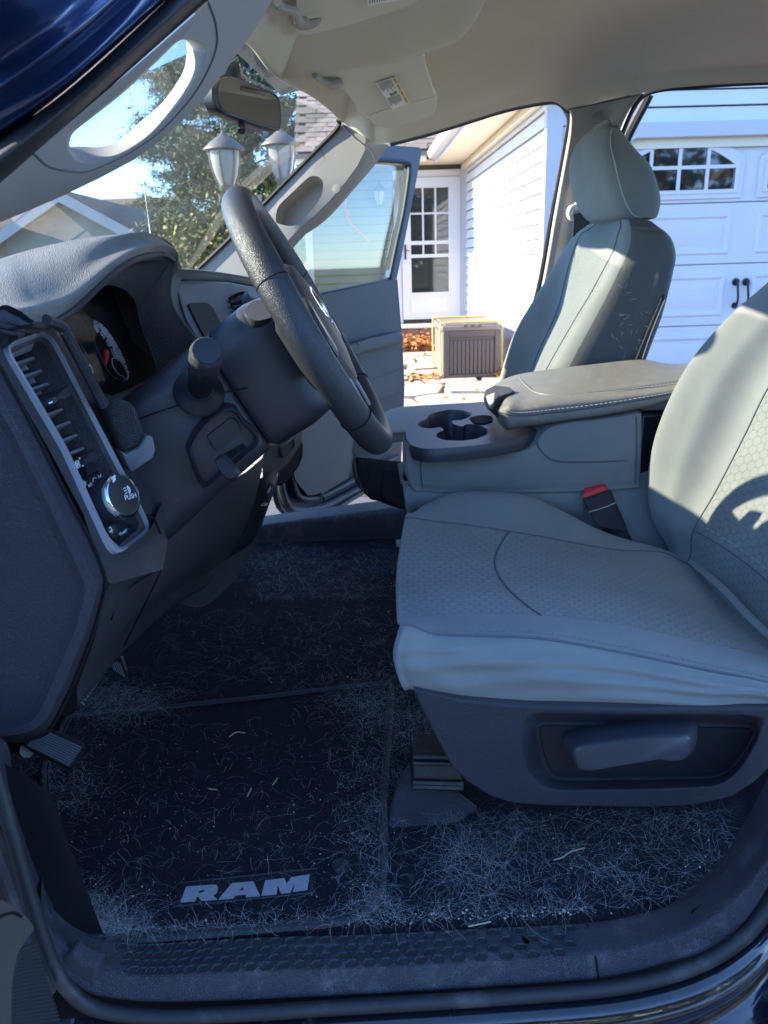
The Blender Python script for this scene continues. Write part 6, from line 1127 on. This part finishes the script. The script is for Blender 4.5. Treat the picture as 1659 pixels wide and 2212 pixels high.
mb = MB(); mb.tube(shrink(mloop, .99, c0)+(0, 0, .001), .0042, 6, closed=True); mb.build('binding', 'binding', mat_)
mb = MB(); mb.tube(shrink(mloop, .965, c0)+(0, 0, .002), .0016, 5, closed=True); mb.build('binding_seam', 'binding', mat_)
ZL = .5095
LP = lambda x, y, dz=0.: WZ(331.8+x*.24, 1824.8+y*.24, ZL+dz)
mb = MB(); mb.plate([LP(240, 342), LP(1470, 212), LP(1440, 432), LP(178, 556)], (0, 0, -.003)); mb.build('label_patch', 'patch', mat_, smooth=None)
mb = MB(); mb.tube([LP(240, 342, .001), LP(1470, 212, .001), LP(1440, 432, .001), LP(178, 556, .001)], .0009, 5, closed=True); mb.build('patch_border', 'binding', mat_)
def letter(outer, hole=None):
    mb = MB(); o_ = [LP(x, y, .0016) for x, y in outer]
    if hole: h_ = [LP(x, y, .0016) for x, y in hole]; mb.holed(o_, h_); mb.loft([h_, [p-(0, 0, .002) for p in np.array(h_)]], False, False)
    else: mb.add(o_, [tuple(range(len(o_)))])
    mb.loft([o_, [p-(0, 0, .002) for p in np.array(o_)]], False, False); return mb.build('letter', 'letter', mat_, smooth=None)
letter([(245, 511), (292, 376), (545, 357), (566, 363), (578, 378), (577, 398), (566, 422), (548, 438), (522, 447), (570, 487), (430, 497), (397, 457), (390, 457), (372, 502)], [(412, 402), (396, 437), (440, 428), (460, 418), (468, 407), (455, 397)])
letter([(585, 487), (705, 345), (897, 328), (958, 456), (830, 466), (826, 441), (735, 448), (712, 476)], [(760, 412), (815, 408), (800, 372)])
letter([(972, 451), (1005, 320), (1178, 300), (1196, 352), (1240, 292), (1402, 265), (1384, 398), (1256, 416), (1274, 338), (1228, 424), (1146, 432), (1116, 358), (1106, 440)])
mb = MB(); c = WZ(720, 1880, .512); mb.lathe([(0, 0), (.010, 0), (.010, .004), (.004, .006), (0, .006)], WZ(735, 1872, .508), (0, 0, 1), 16); mb.tube([WZ(726, 1882, .513), WZ(742, 1868, .518), WZ(750, 1862, .516)], .003, 6); mb.build('anchor', 'plastic', mat_)
# sill plate: inner edge, tread, outer bend, face; its front end climbs the hinge pillar, its rear end the door pillar
IN = [(95, 1885), (108, 1945), (140, 1990), (200, 2024), (300, 2040), (420, 2035), (600, 2026), (796, 2021), (1000, 2010), (1269, 1996), (1400, 1972), (1472, 1950), (1540, 1902), (1592, 1852), (1649, 1759), (1700, 1660)]
BD = [(85, 1960), (110, 2020), (160, 2068), (215, 2098), (310, 2112), (420, 2108), (600, 2100), (796, 2094), (1000, 2083), (1280, 2066), (1420, 2038), (1500, 2008), (1580, 1955), (1640, 1890), (1700, 1790), (1750, 1690)]
LW = [(95, 2045), (130, 2095), (165, 2125), (210, 2150), (310, 2162), (420, 2162), (600, 2156), (796, 2146), (1000, 2134), (1290, 2113), (1430, 2082), (1519, 2055), (1600, 2000), (1659, 1915), (1720, 1810), (1780, 1700)]
Yin, Ybd, Ylw = [-.77, -.78, -.787]+[-.793]*8+[-.79, -.785, -.78, -.77, -.76][:5], [-.83, -.835]+[-.838]*9+[-.838, -.836, -.832, -.825, -.82], [-.842, -.846]+[-.848]*9+[-.848, -.846, -.842, -.835, -.83]
rows = []
for a, b, c, y0, y1, y2 in zip(IN, BD, LW, Yin, Ybd, Ylw):
    p0, p1, p2 = W(*a, y0), W(*b, y1), W(*c, y2); rows.append([p0+(0, .03, -.03), p0+(0, .004, -.004), p0+(0, -.003, .003), p0*.5+p1*.5+(0, 0, .0025), p1+(0, .004, .001), p1+(0, -.002, -.004), p2, p2+(0, .012, -.008)])
Gs = gridpts(rows, 140, 40); mb = MB(); mb.grid(Gs); sill = mb.build('sill_plate', 'sill', truck, smooth=60, label='scuffed black sill plate with rows of six sided dimples under the driver door')
# dimples: real six-sided recesses pressed in the tread, each its own piece
k0_ = 24; tre0, tre1 = int(2.1/7*39), int(4.3/7*39)
def tread(s, t):
    """s along the plate 0..1 between the fourth and tenth stations, t across the tread"""
    i = (3.6+s*5.35)/15*139; j = tre0+t*(tre1-tre0); a, b = int(i), int(j); fi, fj = i-a, j-b
    return (Gs[a, b]*(1-fi)+Gs[a+1, b]*fi)*(1-fj)+(Gs[a, b+1]*(1-fi)+Gs[a+1, b+1]*fi)*fj
lenS = np.linalg.norm(tread(.99, .5)-tread(0, .5)); hexw = .0172; nd = int(lenS/hexw); first = None
for r_ in range(4):
    for k in range(nd):
        s_ = (k+.5+(.5 if r_ % 2 else 0))*hexw/lenS; t_ = .16+r_*.235
        if s_ > .985 or s_ < .015: continue
        c = tread(s_, t_); ex = tread(min(s_+.01, .99), t_)-c; ex /= np.linalg.norm(ex); ey = tread(s_, min(t_+.05, 1))-c; ey /= np.linalg.norm(ey); nz = np.cross(ey, ex); nz = nz if nz[2] > 0 else -nz
        if first is None:
            m2 = MB(); lp = lambda f, h: [(f*x, f*y, h) for x, y in ((-.0075, 0), (-.0042, -.0046), (.0042, -.0046), (.0075, 0), (.0042, .0046), (-.0042, .0046))]
            m2.loft([lp(1.06, .0002), lp(1.0, .0012), lp(.9, .0009), lp(.8, .0001)], True, True); o = m2.build('dimple', 'dimple', None, smooth=None); first = o
        else: o = bpy.data.objects.new('dimple', first.data); COL.objects.link(o)
        o.matrix_local = Matrix(((ex[0], ey[0], nz[0], c[0]), (ex[1], ey[1], nz[1], c[1]), (ex[2], ey[2], nz[2], c[2]), (0, 0, 0, 1))); adopt(o, sill)
line('sill_joint', T3((1269, 1997, -.797), (1278, 2035, -.818), (1287, 2070, -.839), (1293, 2115, -.849)), .0012, 'dialface', sill, 20)
line('sill_joint', T3((1650, 1800, -.79), (1600, 1885, -.80), (1545, 1935, -.808), (1508, 1962, -.812), (1496, 1972, -.815), (1500, 2000, -.83), (1516, 2030, -.842)), .0016, 'dialface', sill, 40)
kq = [(158, 2058), (180, 2078), (200, 2085), (216, 2088), (212, 2110), (206, 2135), (200, 2152), (170, 2140), (140, 2110), (128, 2080)]
mb = MB(); q = [W(x, y, -.845) for x, y in kq]; mb.slab(q, [p+(0, .02, 0) for p in q]); mb.build('sill_end', 'sill', sill, bevel=.005, seg=3)
# seal bead, painted step outside
SB = [(-20, 1640, -.835), (20, 1780, -.842), (62, 1930, -.85), (108, 2070, -.856), (150, 2140, -.858), (210, 2180, -.859), (330, 2196, -.86), (480, 2192, -.86), (700, 2178, -.86), (1000, 2160, -.86), (1290, 2138, -.86), (1430, 2112, -.86), (1524, 2078, -.858), (1600, 2030, -.855), (1650, 1975, -.85), (1720, 1880, -.845)]
mb = MB(); mb.tube(T3(*SB), .0075, 10, n=120); mb.build('door_seal', 'rubber', truck)
rows = [[p+(0, -.001, -.010), p+(0, -.012, -.014), p+(0, -.018, -.024), p+(0, -.022, -.034), p+(0, -.020, -.060), p+(0, -.050, -.072), p+(0, -.075, -.085), p+(0, -.085, -.13), p+(0, -.07, -.22)] for p in T3(*SB[5:])]
rows = [[rows[0][k]+(-.35, 0, 0) for k in range(9)]]+rows; mb = MB(); mb.ctrl(rows, 60, 40); mb.build('rocker', 'paintblk', truck, smooth=60)
# hinge pillar trim between dash and sill, kick panel
rows = [T3((-80, 1585, -.77), (-80, 1640, -.80), (-70, 1680, -.825)), T3((10, 1600, -.765), (-10, 1650, -.80), (-25, 1690, -.83)), T3((30, 1690, -.762), (18, 1740, -.80), (0, 1790, -.838)), T3((62, 1800, -.765), (52, 1840, -.80), (36, 1880, -.842)), T3((95, 1886, -.768), (80, 1940, -.81), (66, 1975, -.848)), T3((115, 1950, -.78), (105, 2010, -.83), (96, 2055, -.852))]
mb = MB(); mb.ctrl(rows, 40, 16); mb.build('hinge_pillar_trim', 'plastic', truck, smooth=60)
line('trim_rib', T3((-20, 1650, -.81), (16, 1760, -.812), (50, 1870, -.818), (80, 1955, -.826)), .004, 'plastic', truck, 30)
line('trim_rib', T3((-60, 1700, -.86), (-20, 1800, -.868), (20, 1910, -.872), (66, 2040, -.874), (110, 2140, -.872)), .006, 'rubber', truck, 30)
rows = [[(-.72, -.79, .55), (-.72, -.79, 1.0)], [(-.40, -.785, .50), (-.40, -.785, .76)], [(-.30, -.785, .497), (-.33, -.785, .70)]]
mb = MB(); mb.ctrl(rows, 8, 8); mb.build('kick_panel', 'plasticdk', truck, smooth=60)
# --- pedals
def pedal(q, th, ribs, name, lab, arm):
    pl = PL(*[W(*a) for a in q[:3]]); pts = [(a[0], a[1]) for a in q]; mb = MB(); P_ = rnd(PP(pl, *pts), 40, 1); mb.loft([shrink(P_, .97)+pl.n*th*.1, P_, P_-pl.n*th]); pdl = mb.build(name, 'plasticdk', truck, smooth=40, label=lab)
    for a, b in ribs: mb = MB(); mb.tube([pl(*a, .0022), pl(*b, .0022)], .0011, 6); mb.build('tread_rib', 'stack', pdl)
    if arm: mb = MB(); mb.tube(T3(*arm), .010, 8, n=10); mb.build('pedal_arm', 'plasticdk', pdl)
pk = lambda u, v: (75+(105)*u-25*v*.9-0*u, 1598-0*u+(0)*v)
pedal([(88, 1566, -.60), (186, 1606, -.61), (152, 1662, -.635), (48, 1610, -.625), (66, 1585, -.61)], .016, [((92-3.6*k, 1572+4.1*k), (180-3.4*k, 1611+4.6*k)) for k in range(1, 10)], 'pedal', 'wide ribbed parking brake pedal low on the left', [(60, 1620, -.61), (20, 1600, -.55), (-20, 1560, -.5)])
pedal([(196, 1448, -.40), (216, 1472, -.40), (176, 1522, -.42), (150, 1530, -.42), (152, 1508, -.42)], .012, [((196-6*k, 1455+8*k), (212-5*k, 1474+8*k)) for k in range(0, 7)], 'pedal', 'ribbed brake pedal behind the dash corner', [(190, 1460, -.39), (200, 1400, -.36)])
pedal([(228, 1420, -.28), (262, 1418, -.28), (274, 1455, -.29), (262, 1466, -.29), (245, 1452, -.29)], .010, [((234+6*k, 1424+2*k), (248+5*k, 1450+3*k)) for k in range(0, 5)], 'pedal', 'narrow accelerator pedal farthest under the dash', [(245, 1425, -.27), (260, 1380, -.25)])
pst = PL(W(205, 1445, -.56), W(232, 1410, -.55), W(208, 1415, -.56)); mb = MB(); mb.tube([pst(217+11*math.cos(w)*.75-8*math.sin(w)*.5, 1428+8*math.sin(w)+11*math.cos(w)*-1.0, .002) for w in np.linspace(0, 6.28, 24)], .0010, 5); mb.tube([pst(211, 1436, .002), pst(217, 1426, .002), pst(222, 1420, .002)], .0016, 5); mb.tube([pst(206, 1446, .002), pst(230, 1411, .002)], .0007, 5); mb.build('sticker', 'print', dash)
# --- driver door, open toward the camera: lower corner with speaker grille
DH = np.array((-.36, -.90, .6)); dd = np.array((.02, -1., 0)); dd /= np.linalg.norm(dd)
pdr = PL(W(0, 1945, -1.02), W(130, 2212, -.955), W(0, 2212, -1.06))
gr = [(8, 2212+80), (12, 2120), (22, 2060), (48, 2022), (70, 2008), (84, 2040), (110, 2120), (132, 2215), (150, 2300)]
mb = MB(); q = PP(pdr, *gr); mb.slab(q, [p-pdr.n*.03 for p in q]); dvr = mb.build('door', 'doorfab', truck, smooth=None, bevel=.008, seg=3, label='corner of the open driver door with ribbed speaker grille')
mb = MB()
for k in range(26):
    y = 2040+k*8.5; xl = max(14, 48-(y-2022)*.5) if y < 2080 else 14; xr = 70+(y-2008)*.305; mb.tube([pdr(xl+2, y+14, .001), pdr((xl+xr)/2, y+7, .002), pdr(xr-2, y+1, .001)], .0013, 5)
mb.build('grille_rib', 'doorfab', dvr, kind='stuff')
tq = [(-40, 1930), (0, 1946), (30, 1965), (50, 1984), (66, 2006), (48, 2024), (24, 2062), (12, 2120), (8, 2300), (-60, 2300)]
mb = MB(); q = rnd(PP(pdr, *tq, off=.012), 60, 1); mb.loft([shrink(q, .96)+pdr.n*.004, q, q-pdr.n*.05]); mb.build('door_pull', 'doortan', dvr, smooth=50)
line('pull_seam', PP(pdr, (-10, 1985), (10, 1976), (30, 1972), (46, 1980), off=.0165), .001, 'dialface', dvr, 14)
# rest of that door, swinging out past the left of the frame
e0 = DH; mb = MB(); a = np.array((-.46, -.93, .45)); u_ = np.array((-.35, -.94, 0)); u_ /= np.linalg.norm(u_); nrm_ = np.array((-u_[1], u_[0], 0)); o_ = [(0, 0), (.95, 0), (1.0, .25), (1.0, .72), (0, .66)]
mb.slab([a+u_*p+np.array((0, 0, z)) for p, z in o_], [a+u_*p+np.array((0, 0, z))-nrm_*-.07 for p, z in o_]); mb.build('door_skin', 'paint', dvr, bevel=.01)
# --- litter: dog hair, crumbs, straw
def hairs(n, where, lo, hi, tone, seed):
    rs = np.random.RandomState(seed); vs, fs, cs = [], [], []
    for k in range(n):
        p = np.asarray(where(rs), float)
        if p[1] < -.786: continue
        w = rs.uniform(0, 6.28); L_ = rs.uniform(lo, hi); cur = rs.normal(0, 1.1); segs = 5; wd2 = rs.uniform(.00005, .00014); z = p[2]+rs.uniform(.0005, .005); arch_ = rs.uniform(0, .006); t = tone*rs.uniform(.5, 1.7); i0 = len(vs)
        for s_ in range(segs+1):
            f = s_/segs; d = np.array([math.cos(w), math.sin(w), 0]); nn = np.array([-d[1], d[0], 0])*wd2*(1-.5*f); q = p.copy(); q[2] = z+arch_*math.sin(f*3.14); vs += [q+nn, q-nn]; p = p+d*L_/segs; w += cur/segs+rs.normal(0, .12)
            if s_: j = i0+2*s_; fs.append((j-2, j-1, j+1, j))
        cs += [(t, t*.99, t*.97, 1)]*(2*(segs+1))
    return vs, fs, cs
MT['hair'] = attr_mat('pale hair', .6)
def on(x, y): p = WZ(x, y, .505); return np.array([p[0], p[1], floor_z(p[0], p[1])+.008])
def blob(cx_, cy_, sx_, sy_): return lambda rs: on(rs.normal(cx_, sx_), rs.normal(cy_, sy_))
def along(pts, sp): 
    pts = np.array(pts, float)
    def f(rs): q = catmull(pts, 60)[rs.randint(60)]; return on(q[0]+rs.normal(0, sp), q[1]-abs(rs.normal(0, sp)))
    return f
sets = [(520, along([(112, 1930), (150, 1985), (205, 2020), (300, 2030)], 16), .02, .07), (420, blob(190, 1985, 60, 26), .02, .07), (600, along([(300, 2034), (520, 2022), (800, 2012), (1000, 2002), (1270, 1988)], 14), .015, .05), (160, along([(770, 1990), (815, 1975), (900, 2005), (1260, 1985)], 20), .02, .06), (260, along([(846, 1520), (838, 1700), (836, 1850), (845, 1990)], 26), .02, .06), (300, blob(790, 1720, 34, 130), .02, .06), (160, blob(1010, 1850, 45, 40), .03, .08), (750, lambda rs: on(rs.uniform(940, 1580), 1760+abs(rs.normal(0, 90))), .03, .08), (260, lambda rs: on(rs.uniform(940, 1480), rs.uniform(1880, 1985)), .03, .08), (700, blob(270, 1520, 70, 24), .02, .07), (420, blob(200, 1550, 50, 20), .02, .06), (700, lambda rs: on(rs.uniform(540, 860), rs.uniform(1190, 1310)), .03, .08), (300, blob(600, 1215, 50, 30), .03, .09), (500, blob(800, 1530, 60, 30), .02, .06), (450, lambda rs: on(rs.uniform(330, 860), rs.uniform(1330, 1480)), .03, .08), (700, lambda rs: on(rs.uniform(110, 830), rs.uniform(1560, 2010)), .015, .05), (300, blob(140, 1700, 50, 40), .02, .06), (260, lambda rs: on(rs.uniform(860, 960), rs.uniform(1540, 1640)), .03, .07)]
V_, F_, C_h = [], [], []
for k, (n, w, lo, hi) in enumerate(sets):
    a, b, c = hairs(int(n*1.3), w, lo*.5, hi*.62, .36, 100+k); o = len(V_); V_ += a; F_ += [tuple(i+o for i in f) for f in b]; C_h += c
rs = np.random.RandomState(77)
def onsill(rs): x = rs.uniform(-.26, .10); return np.array([x, rs.uniform(.51, .58), W(829+900*x*.85, 1115-50*x, .50)[2]+.005])
a, b, c = hairs(500, onsill, .03, .09, .30, 55); o = len(V_); V_ += a; F_ += [tuple(i+o for i in f) for f in b]; C_h += c
o = card_obj('pet_hair', (V_, F_, C_h), 'hair'); o['kind'] = 'stuff'; o['label'] = 'pale dog hair matted over the black carpet and mat'
mb = MB(); tn = []; rs = np.random.RandomState(5)
def crumb(p, s_):
    a = rs.normal(size=(4, 3))*s_*.6; v = p+np.array([(s_, 0, 0), (-s_*.5, s_*.8, 0), (-s_*.5, -s_*.8, 0), (0, 0, s_)])+a*.5; mb.add(v, [(0, 1, 2), (0, 3, 1), (1, 3, 2), (2, 3, 0)]); t = rs.uniform(.12, .6); tn.extend([(t, t*.96, t*.88, 1)]*4)
for k in range(380): q = catmull(np.array([(230, 2022), (300, 2028), (520, 2014), (800, 2005), (1000, 1994), (1270, 1980)], float), 80)[rs.randint(80)]; crumb(on(q[0]+rs.normal(0, 12), q[1]-abs(rs.normal(0, 14))), rs.uniform(.0004, .0008)+.0014*rs.rand()**4)
for k in range(420): crumb(on(rs.uniform(110, 840), rs.uniform(1560, 2010)), rs.uniform(.0004, .0012))
for k in range(120): crumb(on(rs.normal(190, 60), rs.normal(1960, 40)), rs.uniform(.0005, .0014))
for k in range(130): crumb(on(rs.uniform(950, 1560), rs.uniform(1760, 1985)), rs.uniform(.0005, .0016))
for k in range(90): crumb(on(rs.uniform(540, 860), rs.uniform(1190, 1480)), rs.uniform(.0005, .0016))
for k in range(150): crumb(on(rs.normal(790, 40), rs.uniform(1500, 1990)), rs.uniform(.0004, .0014))
o = card_obj('crumbs', (mb.v, mb.f, tn), 'hair'); o['kind'] = 'stuff'; o['label'] = 'pale grit and crumbs along the sill and over the mat'
MT['straw'] = mat('dry straw', (.40, .34, .22), .7); MT['leafbit'] = mat('dry leaf', (.33, .20, .09), .8)
for k, (pts, lab) in enumerate([(((1196, 1868), (1215, 1862), (1232, 1850), (1262, 1842)), 'bent pale straw lying on the carpet beside the seat cover'), (((590, 1705), (600, 1690)), 'short straw on the mat above the lettering'), (((452, 1713), (470, 1715)), 'short straw on the mat left of centre'), (((535, 1730), (544, 1712)), 'split straw standing proud of the mat right of centre'), (((496, 1600), (512, 1590), (530, 1592)), 'curved straw beneath the dash edge'), (((1012, 2012), (1060, 2002)), 'straw along the carpet edge by the sill')]):
    mb = MB(); mb.tube([on(*p)+(0, 0, .004) for p in pts], .0009, 5, n=10); tag(mb.build('straw', 'straw'), lab, 'straw', 'bits of straw on the floor')
lf_ = smoothloop([W(x, y, -.818)+(0, 0, .002) for x, y in ((1127, 2028), (1134, 2030), (1142, 2038), (1140, 2043), (1132, 2038))], 14); mb = MB(); mb.loft([lf_, lf_+(0, 0, .0012)]); tag(mb.build('leaf_scrap', 'leafbit'), 'brown leaf scrap lying on the dimpled sill plate', 'leaf')
# hairs clinging to the passenger seat side
rs = np.random.RandomState(9); V_, F_, C_h = [], [], []
for k in range(24):
    c = W(rs.normal(1350, 22), rs.normal(690, 36), .18)+(0, -.03, 0); w = rs.uniform(0, 6.28); i0 = len(V_)
    for s_ in range(4): d = np.array([math.cos(w), 0, math.sin(w)]); nn = np.array([-d[2], 0, d[0]])*.0002; V_ += [c+nn, c-nn]; c = c+d*.004; w += rs.normal(0, .5)
    F_ += [(i0+2*j, i0+2*j+1, i0+2*j+3, i0+2*j+2) for j in range(3)]; C_h += [(.6, .6, .57, 1)]*8
o = card_obj('lint', (V_, F_, C_h), 'hair'); o['kind'] = 'stuff'; o['label'] = 'white lint clinging to the dark side of the passenger seat'
